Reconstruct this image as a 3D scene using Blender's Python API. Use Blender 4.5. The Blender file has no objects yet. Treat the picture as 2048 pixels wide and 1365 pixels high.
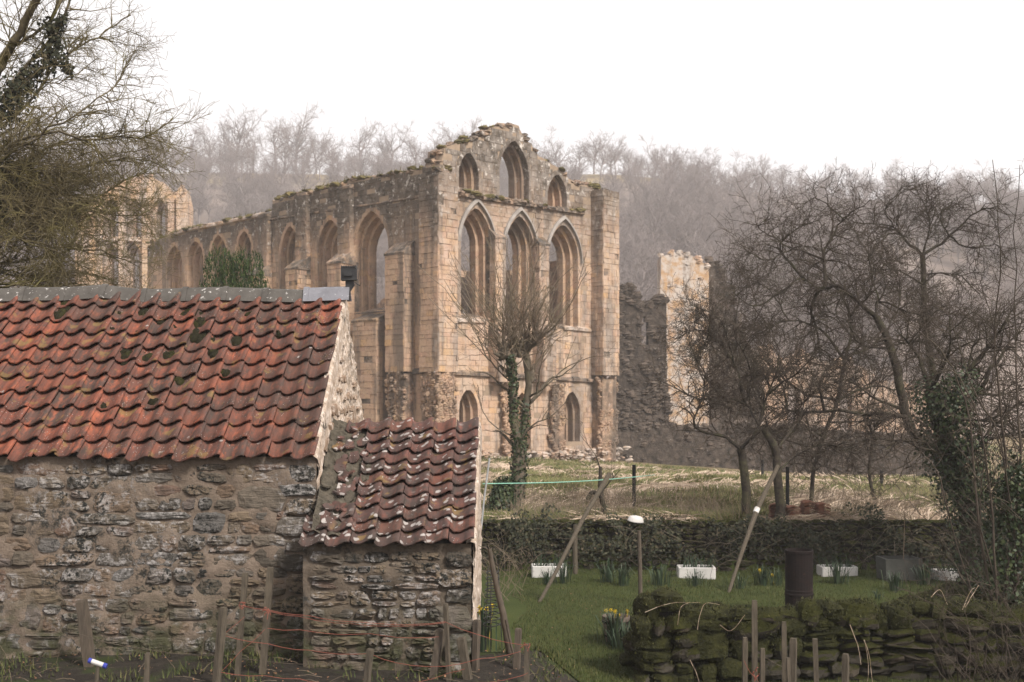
import bpy, math, random
import numpy as np
from mathutils import Vector, Matrix, noise as mnoise
from mathutils.geometry import delaunay_2d_cdt

SC = bpy.context.scene
COL = SC.collection
PI = math.pi
F = 2400.0          # focal length in photograph pixels
HZ = 803.0          # row of the eye level

# ------------------------------------------------------------------ camera
cd = bpy.data.cameras.new('camera')
cam = bpy.data.objects.new('camera', cd)
COL.objects.link(cam)
cam.location = (0, 0, 0)
cam.rotation_euler = (math.radians(90), 0, 0)
cd.sensor_width = 36.0
cd.lens = F / 2048 * 36
cd.shift_y = (HZ - 682.5) / 2048
cd.clip_start = 0.1
cd.clip_end = 4000
cd.dof.use_dof = True
cd.dof.focus_distance = 13.5
cd.dof.aperture_fstop = 3.2
SC.camera = cam

# ------------------------------------------------------------------ sky and sun (bright overcast)
SUN_EL, SUN_AZ = math.radians(42), math.radians(140)   # azimuth clockwise from +Y: behind the camera, to its right
w = bpy.data.worlds.new('World')
SC.world = w
w.use_nodes = True
wt = w.node_tree
bg = wt.nodes['Background']
sky = wt.nodes.new('ShaderNodeTexSky')
sky.sky_type = 'NISHITA'
sky.sun_disc = False
sky.sun_elevation = SUN_EL
sky.sun_rotation = SUN_AZ
sky.air_density = 1.0
sky.dust_density = 4.0
hs = wt.nodes.new('ShaderNodeHueSaturation')
hs.inputs['Saturation'].default_value = 0.10
wt.links.new(sky.outputs[0], hs.inputs['Color'])
ov = wt.nodes.new('ShaderNodeMix')
ov.data_type = 'RGBA'
ov.inputs[0].default_value = 0.6
ov.inputs[7].default_value = (8.9, 8.6, 8.75, 1)       # the even white of the cloud cover
wt.links.new(hs.outputs[0], ov.inputs[6])
wt.links.new(ov.outputs[2], bg.inputs['Color'])
bg.inputs['Strength'].default_value = 0.088

sd = bpy.data.lights.new('sun', 'SUN')
sun = bpy.data.objects.new('sun', sd)
COL.objects.link(sun)
sd.energy = 3.0
sd.angle = math.radians(11)
sd.color = (1.0, 0.93, 0.84)
sdir = Vector((math.sin(SUN_AZ) * math.cos(SUN_EL), math.cos(SUN_AZ) * math.cos(SUN_EL), math.sin(SUN_EL)))
sun.rotation_euler = (-sdir).to_track_quat('-Z', 'Y').to_euler()
sun.location = sdir * 30

SC.view_settings.view_transform = 'Standard'
SC.view_settings.look = 'None'
SC.view_settings.exposure = 0.86
SC.view_settings.gamma = 1.0
SC.view_settings.use_curve_mapping = False
SC.render.engine = 'CYCLES'
SC.cycles.use_denoising = True
SC.cycles.denoiser = 'OPENIMAGEDENOISE'
SC.cycles.max_bounces = 5
SC.cycles.diffuse_bounces = 3
SC.cycles.glossy_bounces = 2
SC.cycles.volume_bounces = 3
SC.cycles.transparent_max_bounces = 4
SC.cycles.caustics_reflective = False
SC.cycles.caustics_refractive = False


def P(px, py, D):
    """World point seen at photograph pixel (px, py) at distance D in front of the camera."""
    return Vector(((px - 1024) / F * D, D, (HZ - py) / F * D))


def sm(a, b, x):
    t = min(1.0, max(0.0, (x - a) / (b - a)))
    return t * t * (3 - 2 * t)


# ------------------------------------------------------------------ materials
class Mat:
    def __init__(s, name, rough=0.9, spec=0.15):
        s.m = bpy.data.materials.new(name)
        s.m.use_nodes = True
        s.t = s.m.node_tree
        s.b = s.t.nodes['Principled BSDF']
        s.b.inputs['Roughness'].default_value = rough
        s.b.inputs['Specular IOR Level'].default_value = spec
        s.geo = s.t.nodes.new('ShaderNodeNewGeometry')

    def n(s, typ, **k):
        nd = s.t.nodes.new(typ)
        for a, v in k.items():
            setattr(nd, a, v)
        return nd

    def put(s, sock, v):
        if isinstance(v, bpy.types.NodeSocket):
            s.t.links.new(v, sock)
        elif isinstance(v, (tuple, list)) and sock.type == 'RGBA' and len(v) == 3:
            sock.default_value = (*v, 1)
        else:
            sock.default_value = v

    def pos(s, sc=(1, 1, 1)):
        nd = s.n('ShaderNodeVectorMath', operation='MULTIPLY')
        s.put(nd.inputs[0], s.geo.outputs['Position'])
        nd.inputs[1].default_value = sc
        return nd.outputs[0]

    def noise(s, scale, detail=4, rough=0.55, vec=None, dist=0.0):
        nd = s.n('ShaderNodeTexNoise')
        s.put(nd.inputs['Vector'], vec or s.geo.outputs['Position'])
        nd.inputs['Scale'].default_value = scale
        nd.inputs['Detail'].default_value = detail
        nd.inputs['Roughness'].default_value = rough
        nd.inputs['Distortion'].default_value = dist
        return nd.outputs['Fac']

    def vor(s, scale, feature='F1', vec=None, out='Distance'):
        nd = s.n('ShaderNodeTexVoronoi', feature=feature)
        s.put(nd.inputs['Vector'], vec or s.geo.outputs['Position'])
        nd.inputs['Scale'].default_value = scale
        return nd.outputs[out]

    def ramp(s, fac, stops, interp='LINEAR'):
        nd = s.n('ShaderNodeValToRGB')
        cr = nd.color_ramp
        cr.interpolation = interp
        while len(cr.elements) < len(stops):
            cr.elements.new(0.5)
        for e, (p, c) in zip(cr.elements, stops):
            e.position = p
            e.color = (c, c, c, 1) if isinstance(c, (int, float)) else (*c, 1)
        s.put(nd.inputs[0], fac)
        return nd.outputs[0]

    def mix(s, fac, a, b, mode='MIX'):
        nd = s.n('ShaderNodeMix', data_type='RGBA', blend_type=mode)
        s.put(nd.inputs[0], fac)
        s.put(nd.inputs[6], a)
        s.put(nd.inputs[7], b)
        return nd.outputs[2]

    def math(s, op, a, b=0.0):
        nd = s.n('ShaderNodeMath', operation=op)
        s.put(nd.inputs[0], a)
        s.put(nd.inputs[1], b)
        return nd.outputs[0]

    def rnd(s):
        oi = s.n('ShaderNodeObjectInfo')
        a = s.math('ADD', oi.outputs['Random'], s.geo.outputs['Random Per Island'])
        return s.math('FRACT', a)

    def rnd2(s):
        return s.math('FRACT', s.math('MULTIPLY', s.rnd(), 17.31))

    def nz(s):
        sp = s.n('ShaderNodeSeparateXYZ')
        s.put(sp.inputs[0], s.geo.outputs['Normal'])
        return sp.outputs[2]

    def pz(s):
        sp = s.n('ShaderNodeSeparateXYZ')
        s.put(sp.inputs[0], s.geo.outputs['Position'])
        return sp.outputs[2]

    def mask(s, v, a, b):
        """0 below a, 1 above b"""
        nd = s.n('ShaderNodeMapRange', interpolation_type='SMOOTHSTEP')
        s.put(nd.inputs[0], v)
        nd.inputs[1].default_value = a
        nd.inputs[2].default_value = b
        return nd.outputs[0]

    def bump(s, h, strength=0.5, dist=0.02):
        nd = s.n('ShaderNodeBump')
        nd.inputs['Strength'].default_value = strength
        nd.inputs['Distance'].default_value = dist
        s.put(nd.inputs['Height'], h)
        s.t.links.new(nd.outputs[0], s.b.inputs['Normal'])

    def col(s, c):
        s.put(s.b.inputs['Base Color'], c)
        return s.m


# ------------------------------------------------------------------ meshes and objects
def new_mesh(name, v, f):
    """v: (n,3) array or list; f: an (m,3|4) array or a list of tuples."""
    me = bpy.data.meshes.new(name)
    v = np.asarray(v, dtype=np.float32).reshape(-1, 3)
    if isinstance(f, np.ndarray):
        k = f.shape[1]
        me.vertices.add(len(v))
        me.vertices.foreach_set('co', v.ravel())
        me.loops.add(f.size)
        me.loops.foreach_set('vertex_index', f.ravel().astype(np.int32))
        me.polygons.add(len(f))
        me.polygons.foreach_set('loop_start', np.arange(0, f.size, k, dtype=np.int32))
        me.polygons.foreach_set('loop_total', np.full(len(f), k, dtype=np.int32))
        me.update(calc_edges=True)
    else:
        me.from_pydata(v.tolist(), [], [list(q) for q in f])
        me.update()
    return me


class G:
    def __init__(s):
        s.v, s.f = [], []

    def add(s, v, f):
        b = len(s.v)
        s.v.extend([tuple(p) for p in v])
        s.f.extend([tuple(i + b for i in q) for q in f])
        return s

    def box(s, a, b, jit=0.0, rng=None):
        x0, y0, z0 = a
        x1, y1, z1 = b
        v = [(x0, y0, z0), (x1, y0, z0), (x1, y1, z0), (x0, y1, z0), (x0, y0, z1), (x1, y0, z1), (x1, y1, z1), (x0, y1, z1)]
        if jit:
            v = [tuple(c + rng.uniform(-jit, jit) for c in p) for p in v]
        return s.add(v, [(3, 2, 1, 0), (4, 5, 6, 7), (0, 1, 5, 4), (1, 2, 6, 5), (2, 3, 7, 6), (3, 0, 4, 7)])

    def tube(s, pts, rad, sides=6, cap=True):
        pts = [Vector(p) for p in pts]
        if not hasattr(rad, '__len__'):
            rad = [rad] * len(pts)
        ref = Vector((0.31, 0.52, 0.79)).normalized()
        rings = []
        for i, p in enumerate(pts):
            t = (pts[min(i + 1, len(pts) - 1)] - pts[max(i - 1, 0)]).normalized()
            a = t.cross(ref)
            if a.length < 1e-3:
                a = t.cross(Vector((1, 0, 0)))
            a.normalize()
            b = t.cross(a)
            rings.append([p + (a * math.cos(k * 2 * PI / sides) + b * math.sin(k * 2 * PI / sides)) * rad[i] for k in range(sides)])
        v = [q for r in rings for q in r]
        f = []
        for i in range(len(pts) - 1):
            for k in range(sides):
                k2 = (k + 1) % sides
                f.append((i * sides + k, i * sides + k2, (i + 1) * sides + k2, (i + 1) * sides + k))
        if cap:
            f.append(tuple(range(sides))[::-1])
            f.append(tuple((len(pts) - 1) * sides + k for k in range(sides)))
        return s.add(v, f)

    def lathe(s, prof, sides=16, c=(0, 0, 0)):
        v, f = [], []
        for r, z in prof:
            for k in range(sides):
                a = 2 * PI * k / sides
                v.append((c[0] + r * math.cos(a), c[1] + r * math.sin(a), c[2] + z))
        for i in range(len(prof) - 1):
            for k in range(sides):
                k2 = (k + 1) % sides
                f.append((i * sides + k, i * sides + k2, (i + 1) * sides + k2, (i + 1) * sides + k))
        return s.add(v, f)

    def mesh(s, name='mesh'):
        return new_mesh(name, s.v, s.f)


def obj(name, me, mat=None, parent=None, loc=None, rot=None, smooth=False, **props):
    if isinstance(me, G):
        me = me.mesh(name)
    o = bpy.data.objects.new(name, me)
    COL.objects.link(o)
    if mat is not None and not me.materials:
        me.materials.append(mat)
    if smooth:
        me.polygons.foreach_set('use_smooth', np.ones(len(me.polygons), dtype=bool))
    if parent is not None:
        o.parent = parent
    if loc is not None:
        o.location = loc
    if rot is not None:
        o.rotation_euler = rot
    for k, v in props.items():
        o[k] = v
    return o


def thing(name, label, cat, loc=(0, 0, 0), rotz=0.0, group=None):
    o = bpy.data.objects.new(name, None)
    COL.objects.link(o)
    o.location = loc
    o.rotation_euler = (0, 0, rotz)
    o.empty_display_size = 0.2
    o['label'] = label
    o['category'] = cat
    if group:
        o['group'] = group
    return o


def tag(o, label, cat, group=None):
    o['label'] = label
    o['category'] = cat
    if group:
        o['group'] = group
    return o


def cells(rng, x0, x1, z0, z1, wr, hr):
    """Split a rectangle into irregular stone-sized cells."""
    w_, h_ = x1 - x0, z1 - z0
    if h_ > hr[1] * rng.uniform(0.6, 1.35) and (h_ / hr[1] > w_ / wr[1] * 0.55 or w_ < wr[1]):
        k = z0 + h_ * rng.uniform(0.36, 0.64)
        return cells(rng, x0, x1, z0, k, wr, hr) + cells(rng, x0, x1, k, z1, wr, hr)
    if w_ > wr[1] * rng.uniform(0.5, 1.3):
        k = x0 + w_ * rng.uniform(0.33, 0.67)
        return cells(rng, x0, k, z0, z1, wr, hr) + cells(rng, k, x1, z0, z1, wr, hr)
    return [(x0, x1, z0, z1)]


def stone_shape(rng, w_, h_, d, n=12, p=None):
    """An irregular rough stone face: local x = along, z = up, -y = out of the wall."""
    v, f = [], []
    p = p or rng.choice((3.0, 4.0, 5.5, 8.0))
    jit = [1 + rng.gauss(0, 0.055) for _ in range(n)]
    sk = rng.uniform(-0.18, 0.18)
    a0 = rng.uniform(0, 1)
    for ring, (sc, out) in enumerate(((1.0, -0.03), (0.96, d * 0.55), (0.70, d))):
        for k in range(n):
            a = 2 * PI * (k + a0 * 0.6) / n
            c, s_ = math.cos(a), math.sin(a)
            r = (abs(c) ** p + abs(s_) ** p) ** (-1 / p) * jit[k]
            o_ = out * (1 if ring < 2 else rng.uniform(0.55, 1.35)) + (rng.uniform(-0.2, 0.2) * d if ring == 1 else 0)
            v.append(((c * r + sk * s_ * r) * sc * w_ / 2, -o_, s_ * r * sc * h_ / 2))
    v.append((rng.uniform(-.1, .1) * w_, -d * rng.uniform(0.7, 1.3), rng.uniform(-.1, .1) * h_))
    for i in range(2):
        for k in range(n):
            k2 = (k + 1) % n
            f.append((i * n + k, i * n + k2, (i + 1) * n + k2, (i + 1) * n + k))
    for k in range(n):
        f.append((2 * n + k, 2 * n + (k + 1) % n, 3 * n))
    return v, f


def fbm(x, y=0.0, z=0.0, o=4):
    return mnoise.fractal(Vector((x, y, z)), 1.0, 2.0, o)
# ------------------------------------------------------------------ material library
def m_barn_stone():
    m = Mat('barn_stone', 0.95)
    c = m.ramp(m.rnd(), [(0.0, (0.055, 0.048, 0.040)), (0.18, (0.115, 0.095, 0.075)), (0.36, (0.155, 0.115, 0.078)), (0.5, (0.10, 0.094, 0.088)),
                         (0.64, (0.185, 0.142, 0.10)), (0.78, (0.135, 0.085, 0.062)), (0.9, (0.125, 0.118, 0.112)), (1.0, (0.17, 0.12, 0.088))])
    n1 = m.noise(9, 8, 0.65)
    c = m.mix(m.mask(n1, 0.40, 0.75), c, m.mix(0.5, c, (0.035, 0.035, 0.03)))
    # bedding layers of the sandstone
    lay = m.noise(5, 5, 0.6, m.pos((1.2, 1.2, 9)))
    c = m.mix(m.mask(lay, 0.5, 0.68), c, m.mix(0.4, c, (0.05, 0.04, 0.03)))
    # grey-white lichen crusts on some stones
    li = m.math('MULTIPLY', m.mask(m.noise(13, 9, 0.8), 0.46, 0.58), m.mask(m.noise(1.9, 4, 0.6), 0.45, 0.55))
    c = m.mix(m.math('MULTIPLY', li, 0.75), c, (0.34, 0.32, 0.31))
    bl = m.math('MULTIPLY', m.mask(m.noise(22, 6, 0.7), 0.48, 0.58), m.mask(m.noise(1.4, 2, 0.5, m.pos((1, 1, 0.6))), 0.50, 0.58))
    c = m.mix(bl, c, (0.022, 0.023, 0.021))
    # greenish algae near the damp foot of the wall, with some of the shade there painted in
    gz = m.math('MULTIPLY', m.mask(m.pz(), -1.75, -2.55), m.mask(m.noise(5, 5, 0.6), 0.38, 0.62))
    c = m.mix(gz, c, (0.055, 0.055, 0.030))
    m.bump(m.math('ADD', m.noise(24, 9, 0.7), m.math('MULTIPLY', lay, 0.8)), 0.9, 0.03)
    return m.col(c)


def m_mortar(name, a, b, lich=0.0, grey=False):
    m = Mat(name, 0.95)
    c = m.ramp(m.noise(3.5, 8, 0.65), [(0.3, a), (0.7, b)])
    c = m.mix(m.mask(m.noise(30, 6, 0.7), 0.52, 0.75), c, m.mix(0.5, c, (0.05, 0.045, 0.04)))
    c = m.mix(m.math('MULTIPLY', m.mask(m.noise(1.6, 6, 0.7), 0.53, 0.62), m.mask(m.noise(13, 6, 0.7), 0.42, 0.6)), c, (0.035, 0.034, 0.03))
    if grey:
        li = m.math('MULTIPLY', m.mask(m.noise(16, 8, 0.75), 0.50, 0.66), m.mask(m.noise(1.9, 3, 0.5), 0.47, 0.62))
        c = m.mix(m.math('MULTIPLY', li, 0.8), c, (0.23, 0.215, 0.205))
        gg_ = m.math('MULTIPLY', m.mask(m.pz(), -1.75, -2.55), m.mask(m.noise(5, 5, 0.6), 0.38, 0.62))  # algae tone at the wall foot, part of the shade painted into it
        c = m.mix(gg_, c, (0.055, 0.055, 0.030))
    if lich:
        c = m.mix(m.math('MULTIPLY', m.mask(m.noise(12, 8, 0.7), 0.48, 0.60), lich), c, (0.66, 0.57, 0.50))
        c = m.mix(m.mask(m.noise(7, 7, 0.7, m.pos((1, 1, 0.4))), 0.58, 0.70), c, (0.27, 0.19, 0.13))
    m.bump(m.noise(38, 9, 0.75), 0.9, 0.03)
    return m.col(c)


def m_tile(name, old):
    m = Mat(name, 0.75, 0.25)
    if old:
        c = m.ramp(m.rnd(), [(0.0, (0.105, 0.050, 0.042)), (0.35, (0.085, 0.050, 0.044)), (0.6, (0.12, 0.053, 0.043)), (0.85, (0.075, 0.050, 0.044)), (1.0, (0.155, 0.06, 0.040))])
    else:
        c = m.ramp(m.rnd(), [(0.0, (0.19, 0.062, 0.040)), (0.2, (0.12, 0.055, 0.042)), (0.42, (0.225, 0.072, 0.044)), (0.58, (0.095, 0.055, 0.045)),
                             (0.75, (0.175, 0.062, 0.042)), (0.88, (0.13, 0.053, 0.041)), (1.0, (0.28, 0.085, 0.046))])
    # fresh clay where the face has worn, soot and algae elsewhere
    n1 = m.noise(6, 6, 0.65, m.pos((2.2, 1, 1)))
    c = m.mix(m.mask(n1, 0.47, 0.70), c, (0.33, 0.098, 0.052) if not old else (0.17, 0.066, 0.048))
    n2 = m.noise(8, 7, 0.7, m.pos((2.0, 0.8, 0.8)))
    c = m.mix(m.math('MULTIPLY', m.mask(n2, 0.47, 0.68), 0.8), c, (0.052, 0.044, 0.037))
    c = m.mix(m.math('MULTIPLY', m.mask(m.noise(45, 5, 0.7), 0.55, 0.7), 0.5), c, (0.05, 0.045, 0.035))
    # rain streaks down the slope and broad sooty areas
    stk = m.noise(1.0, 6, 0.65, m.pos((17, 1.1, 1.1)))
    c = m.mix(m.math('MULTIPLY', m.mask(stk, 0.45, 0.64), 0.65), c, m.mix(0.75, c, (0.03, 0.027, 0.025)))
    c = m.mix(m.math('MULTIPLY', m.mask(m.noise(0.75, 4, 0.6), 0.42, 0.60), 0.6), c, (0.054, 0.042, 0.036))
    # ochre and white lichen
    c = m.mix(m.math('MULTIPLY', m.mask(m.noise(5, 3, 0.5), 0.60, 0.68), 0.55), c, (0.21, 0.14, 0.05))
    v = m.vor(9.5 if old else 4.5, 'F1')
    wob = m.math('ADD', v, m.math('MULTIPLY', m.noise(20, 7, 0.7), 0.62))
    area = m.mask(m.noise(1.5 if old else 1.1, 2, 0.5), 0.36 if old else 0.53, 0.50 if old else 0.63)
    li = m.math('MULTIPLY', m.math('SUBTRACT', 1.0, m.mask(wob, 0.55 if old else 0.40, 0.63 if old else 0.43)), area)
    c = m.mix(m.math('MULTIPLY', li, 0.8), c, (0.38, 0.35, 0.33))
    sp = m.math('MULTIPLY', m.math('SUBTRACT', 1.0, m.mask(m.vor(31, 'F1'), 0.10, 0.17)), m.mask(m.noise(2.3, 2, 0.5), 0.50, 0.6))
    c = m.mix(m.math('MULTIPLY', sp, 0.7), c, (0.50, 0.46, 0.43))
    m.bump(m.math('ADD', m.noise(70, 6, 0.7), m.math('MULTIPLY', n1, 0.6)), 0.6, 0.008)
    return m.col(c)


def m_plain(name, a, b, scale=8, rough=0.9, bump=0.4, dist=0.01, spec=0.15, speck=None, st=(1, 1, 1)):
    m = Mat(name, rough, spec)
    c = m.ramp(m.noise(scale, 7, 0.65, m.pos(st)), [(0.3, a), (0.7, b)])
    if speck:
        c = m.mix(m.mask(m.noise(scale * 3, 6, 0.7), 0.6, 0.68), c, speck)
    if bump:
        m.bump(m.noise(scale * 3, 7, 0.7, m.pos(st)), bump, dist)
    return m.col(c)


def m_abbey(name, dark=0.0, zd=(99, 100), grey=0.0, joints=False):
    m = Mat(name, 0.95, 0.1)
    c = m.ramp(m.rnd(), [(0.0, (0.44, 0.295, 0.195)), (0.25, (0.39, 0.275, 0.192)), (0.5, (0.47, 0.325, 0.22)), (0.68, (0.41, 0.262, 0.185)),
                         (0.85, (0.43, 0.305, 0.215)), (0.95, (0.48, 0.30, 0.155)), (1.0, (0.34, 0.25, 0.18))])
    c = m.mix(m.mask(m.noise(0.9, 6, 0.6), 0.42, 0.68), c, m.mix(0.6, c, (0.44, 0.29, 0.21)))
    # rain streaks and grey weathering
    st = m.noise(0.8, 6, 0.65, m.pos((1.3, 1.3, 0.16)))
    c = m.mix(m.math('MULTIPLY', m.mask(st, 0.46, 0.60), 0.85), c, (0.16, 0.125, 0.10))
    c = m.mix(m.math('MULTIPLY', m.mask(m.noise(5, 7, 0.7), 0.50, 0.68), 0.6), c, (0.14, 0.105, 0.08))
    if zd[0] < 90:
        zz = m.math('ADD', m.pz(), m.math('MULTIPLY', m.noise(0.35, 6, 0.7, m.pos((1, 1, 0.35))), 7.0))
        t = m.mask(zz, zd[0] + 3.5, zd[1] + 3.5)
        c = m.mix(m.math('MULTIPLY', t, 0.95), c, m.ramp(m.noise(2.2, 7, 0.75), [(0.3, (0.03, 0.026, 0.022)), (0.5, (0.085, 0.07, 0.057)), (0.75, (0.20, 0.165, 0.135))]))
        wl = m.math('MULTIPLY', m.mask(m.noise(2.6, 7, 0.75), 0.55, 0.64), t)
        c = m.mix(wl, c, (0.50, 0.46, 0.42))
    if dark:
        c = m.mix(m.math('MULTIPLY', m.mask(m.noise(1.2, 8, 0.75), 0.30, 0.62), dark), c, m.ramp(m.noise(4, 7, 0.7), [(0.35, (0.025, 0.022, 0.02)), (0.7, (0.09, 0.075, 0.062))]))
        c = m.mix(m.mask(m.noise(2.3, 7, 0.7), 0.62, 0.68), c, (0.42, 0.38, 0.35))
    if grey:
        c = m.mix(m.math('MULTIPLY', m.mask(m.noise(1.4, 7, 0.7), 0.40, 0.60), grey), c, (0.50, 0.45, 0.41))
    h = m.noise(7, 8, 0.7)
    if joints:
        sp = m.n('ShaderNodeSeparateXYZ'); m.put(sp.inputs[0], m.geo.outputs['Position'])
        cb = m.n('ShaderNodeCombineXYZ')
        m.put(cb.inputs[0], m.math('ADD', sp.outputs[0], m.math('MULTIPLY', sp.outputs[1], 0.35)))
        m.put(cb.inputs[1], sp.outputs[2])
        br = m.n('ShaderNodeTexBrick')
        m.put(br.inputs['Vector'], cb.outputs[0])
        br.inputs['Scale'].default_value = 1.0
        br.inputs['Brick Width'].default_value = 0.62
        br.inputs['Row Height'].default_value = 0.31
        br.inputs['Mortar Size'].default_value = 0.02
        c = m.mix(m.math('MULTIPLY', br.outputs['Fac'], 0.6), c, (0.13, 0.10, 0.075))
    m.bump(h, 0.7, 0.06)
    return m.col(c)


def m_bark(name, a, b, moss=(0.09, 0.10, 0.03), amt=0.5, sc=20):
    m = Mat(name, 0.95, 0.1)
    c = m.ramp(m.noise(sc, 6, 0.65), [(0.3, a), (0.7, b)])
    c = m.mix(m.math('MULTIPLY', m.mask(m.noise(sc * 0.25, 4, 0.6), 0.45, 0.65), amt), c, moss)
    return m.col(c)


def m_leaf(name, stops, rough=0.55, trans=0.0):
    m = Mat(name, rough, 0.3)
    return m.col(m.ramp(m.rnd(), stops))


def m_mossstone():
    m = Mat('moss_stone', 0.95, 0.1)
    c = m.ramp(m.rnd(), [(0.0, (0.035, 0.031, 0.025)), (0.35, (0.06, 0.052, 0.042)), (0.6, (0.045, 0.038, 0.030)), (0.85, (0.07, 0.058, 0.044)), (1.0, (0.055, 0.042, 0.032))])
    c = m.mix(m.mask(m.noise(14, 7, 0.7), 0.5, 0.7), c, m.mix(0.6, c, (0.03, 0.03, 0.025)))
    up = m.math('ADD', m.math('MULTIPLY', m.nz(), 0.42), m.noise(2.6, 5, 0.65))
    pz = m.math('MULTIPLY', m.math('ADD', m.pz(), 2.9), 0.38)
    mk = m.mask(m.math('ADD', up, pz), 0.55, 0.70)
    mossc = m.ramp(m.noise(30, 5, 0.7), [(0.3, (0.016, 0.018, 0.006)), (0.7, (0.050, 0.050, 0.012))])
    c = m.mix(mk, c, mossc)
    m.bump(m.math('ADD', m.noise(30, 8, 0.75), m.math('MULTIPLY', m.noise(110, 3, 0.6), mk)), 0.9, 0.03)
    return m.col(c)


MT = {}
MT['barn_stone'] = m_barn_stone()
MT['mortar'] = m_mortar('barn_mortar', (0.145, 0.113, 0.088), (0.235, 0.182, 0.142), 0.0, True)
MT['gable_stone'] = m_mortar('gable_stone', (0.24, 0.165, 0.115), (0.36, 0.26, 0.19), 0.5)
MT['mortar_dark'] = m_mortar('leanto_mortar', (0.092, 0.074, 0.057), (0.155, 0.122, 0.094), 0.0, True)
MT['gable'] = m_mortar('gable_render', (0.36, 0.275, 0.21), (0.52, 0.42, 0.34), 0.9)
MT['tile'] = m_tile('pantile_red', False)
MT['tile_old'] = m_tile('pantile_lichened', True)
MT['ridge'] = m_plain('ridge_concrete', (0.058, 0.053, 0.048), (0.10, 0.092, 0.083), 6, speck=(0.5, 0.48, 0.46))
MT['ridge_new'] = m_plain('ridge_slate_grey', (0.135, 0.135, 0.15), (0.19, 0.19, 0.21), 8, speck=(0.45, 0.45, 0.46))
MT['bedding'] = m_plain('ridge_bedding', (0.05, 0.045, 0.035), (0.13, 0.11, 0.085), 14, bump=0.9, dist=0.03)
MT['dark'] = m_plain('roof_void', (0.02, 0.018, 0.016), (0.04, 0.035, 0.03), 5)
MT['moss'] = m_plain('moss', (0.016, 0.016, 0.007), (0.048, 0.044, 0.013), 60, bump=1.0, dist=0.02)
MT['moss_dark'] = m_plain('moss_dark', (0.010, 0.010, 0.006), (0.032, 0.028, 0.012), 60, bump=1.0, dist=0.02)
MT['wood'] = m_plain('stake_wood', (0.045, 0.038, 0.029), (0.115, 0.094, 0.07), 9, st=(6, 6, 0.8), bump=0.6)
MT['wood_dark'] = m_plain('post_wood_dark', (0.05, 0.042, 0.034), (0.115, 0.09, 0.068), 9, st=(6, 6, 0.8), bump=0.6)
MT['black_post'] = m_plain('tarred_post', (0.012, 0.012, 0.012), (0.03, 0.03, 0.03), 9)
MT['twine'] = m_plain('orange_twine', (0.17, 0.058, 0.042), (0.24, 0.085, 0.062), 9, bump=0)
MT['line'] = m_plain('green_line', (0.20, 0.42, 0.33), (0.26, 0.5, 0.4), 9, bump=0)
MT['ceramic'] = m_plain('white_glaze', (0.42, 0.40, 0.38), (0.56, 0.54, 0.52), 3, rough=0.4, bump=0.1, spec=0.35, speck=(0.30, 0.27, 0.23))
MT['tank'] = m_plain('grey_tank', (0.055, 0.056, 0.05), (0.09, 0.088, 0.08), 4, bump=0.2)
MT['rust'] = m_plain('rusty_iron', (0.008, 0.006, 0.006), (0.016, 0.010, 0.009), 5, rough=0.85, st=(1, 1, 2.5), speck=(0.05, 0.022, 0.015))
MT['black_metal'] = m_plain('black_metal', (0.012, 0.012, 0.013), (0.03, 0.03, 0.032), 9, rough=0.5, bump=0.1, spec=0.4)
MT['grey_metal'] = m_plain('galvanised', (0.22, 0.22, 0.22), (0.33, 0.33, 0.33), 9, rough=0.5, bump=0.1, spec=0.4)
MT['glass'] = m_plain('lamp_glass', (0.03, 0.03, 0.035), (0.05, 0.05, 0.055), 3, rough=0.12, bump=0, spec=0.5)
# ------------------------------------------------------------------ the lie of the land
def ridge_z(x):
    return 64 - 0.045 * x + 2.2 * math.sin(x * 0.021 + 1) + 1.2 * math.sin(x * 0.06)


def zt(x, y):
    if y < 25.2:
        return -2.62 - 0.73 * max(sm(12.4, 15.2, y), sm(0.0, 1.25, x)) - 0.16 * max(0.0, min(1.0, (y - 15.2) / 9.4)) + 0.03 * math.sin(x * 1.3 + y)
    z = -2.50 - 0.62 * min(1.0, (y - 25.2) / 37)
    z -= 0.075 * max(-4.0, min(22.0, x)) * sm(38, 70, y) * (1 - sm(120, 200, y))
    z += 0.06 * math.sin(x * 0.7 + 1) * math.sin(y * 0.5) * (1 - sm(100, 150, y))
    z -= 0.4 * sm(62, 110, y)
    if y > 125:
        t = (y - 125) / 225.0
        zr = ridge_z(x)
        if t <= 1:
            z = z + (zr - z) * (0.75 * t + 0.25 * t * t)
        else:
            z = zr + 0.02 * (y - 350) - 6 * sm(350, 420, y)
        z += 1.5 * fbm(x * 0.02, y * 0.02)
    return z


def sheet(name, xs, ys, mat, lift=0.0, edge=None):
    v = [(x, y, zt(x, y) + lift) for y in ys for x in xs]
    nx = len(xs)
    f = [(j * nx + i, j * nx + i + 1, (j + 1) * nx + i + 1, (j + 1) * nx + i) for j in range(len(ys) - 1) for i in range(nx - 1)]
    if edge:
        f = [q for q in f if edge(*(np.mean([v[k] for k in q], axis=0)))]
    return obj(name, new_mesh(name, v, f), mat, kind='structure', smooth=True)


def m_soil():
    m = Mat('soil', 0.95)
    c = m.ramp(m.noise(7, 8, 0.7), [(0.3, (0.022, 0.019, 0.016)), (0.7, (0.06, 0.05, 0.04))])
    c = m.mix(m.mask(m.noise(1.6, 5, 0.6), 0.52, 0.68), c, (0.045, 0.058, 0.020))
    m.bump(m.noise(20, 8, 0.75), 1.0, 0.06)
    return m.col(c)


def m_lawn():
    m = Mat('lawn_turf', 0.95)
    c = m.ramp(m.noise(1.1, 7, 0.65), [(0.3, (0.031, 0.042, 0.010)), (0.55, (0.044, 0.057, 0.013)), (0.75, (0.066, 0.068, 0.019))])
    m.bump(m.noise(60, 4, 0.7), 0.7, 0.03)
    return m.col(c)


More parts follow.
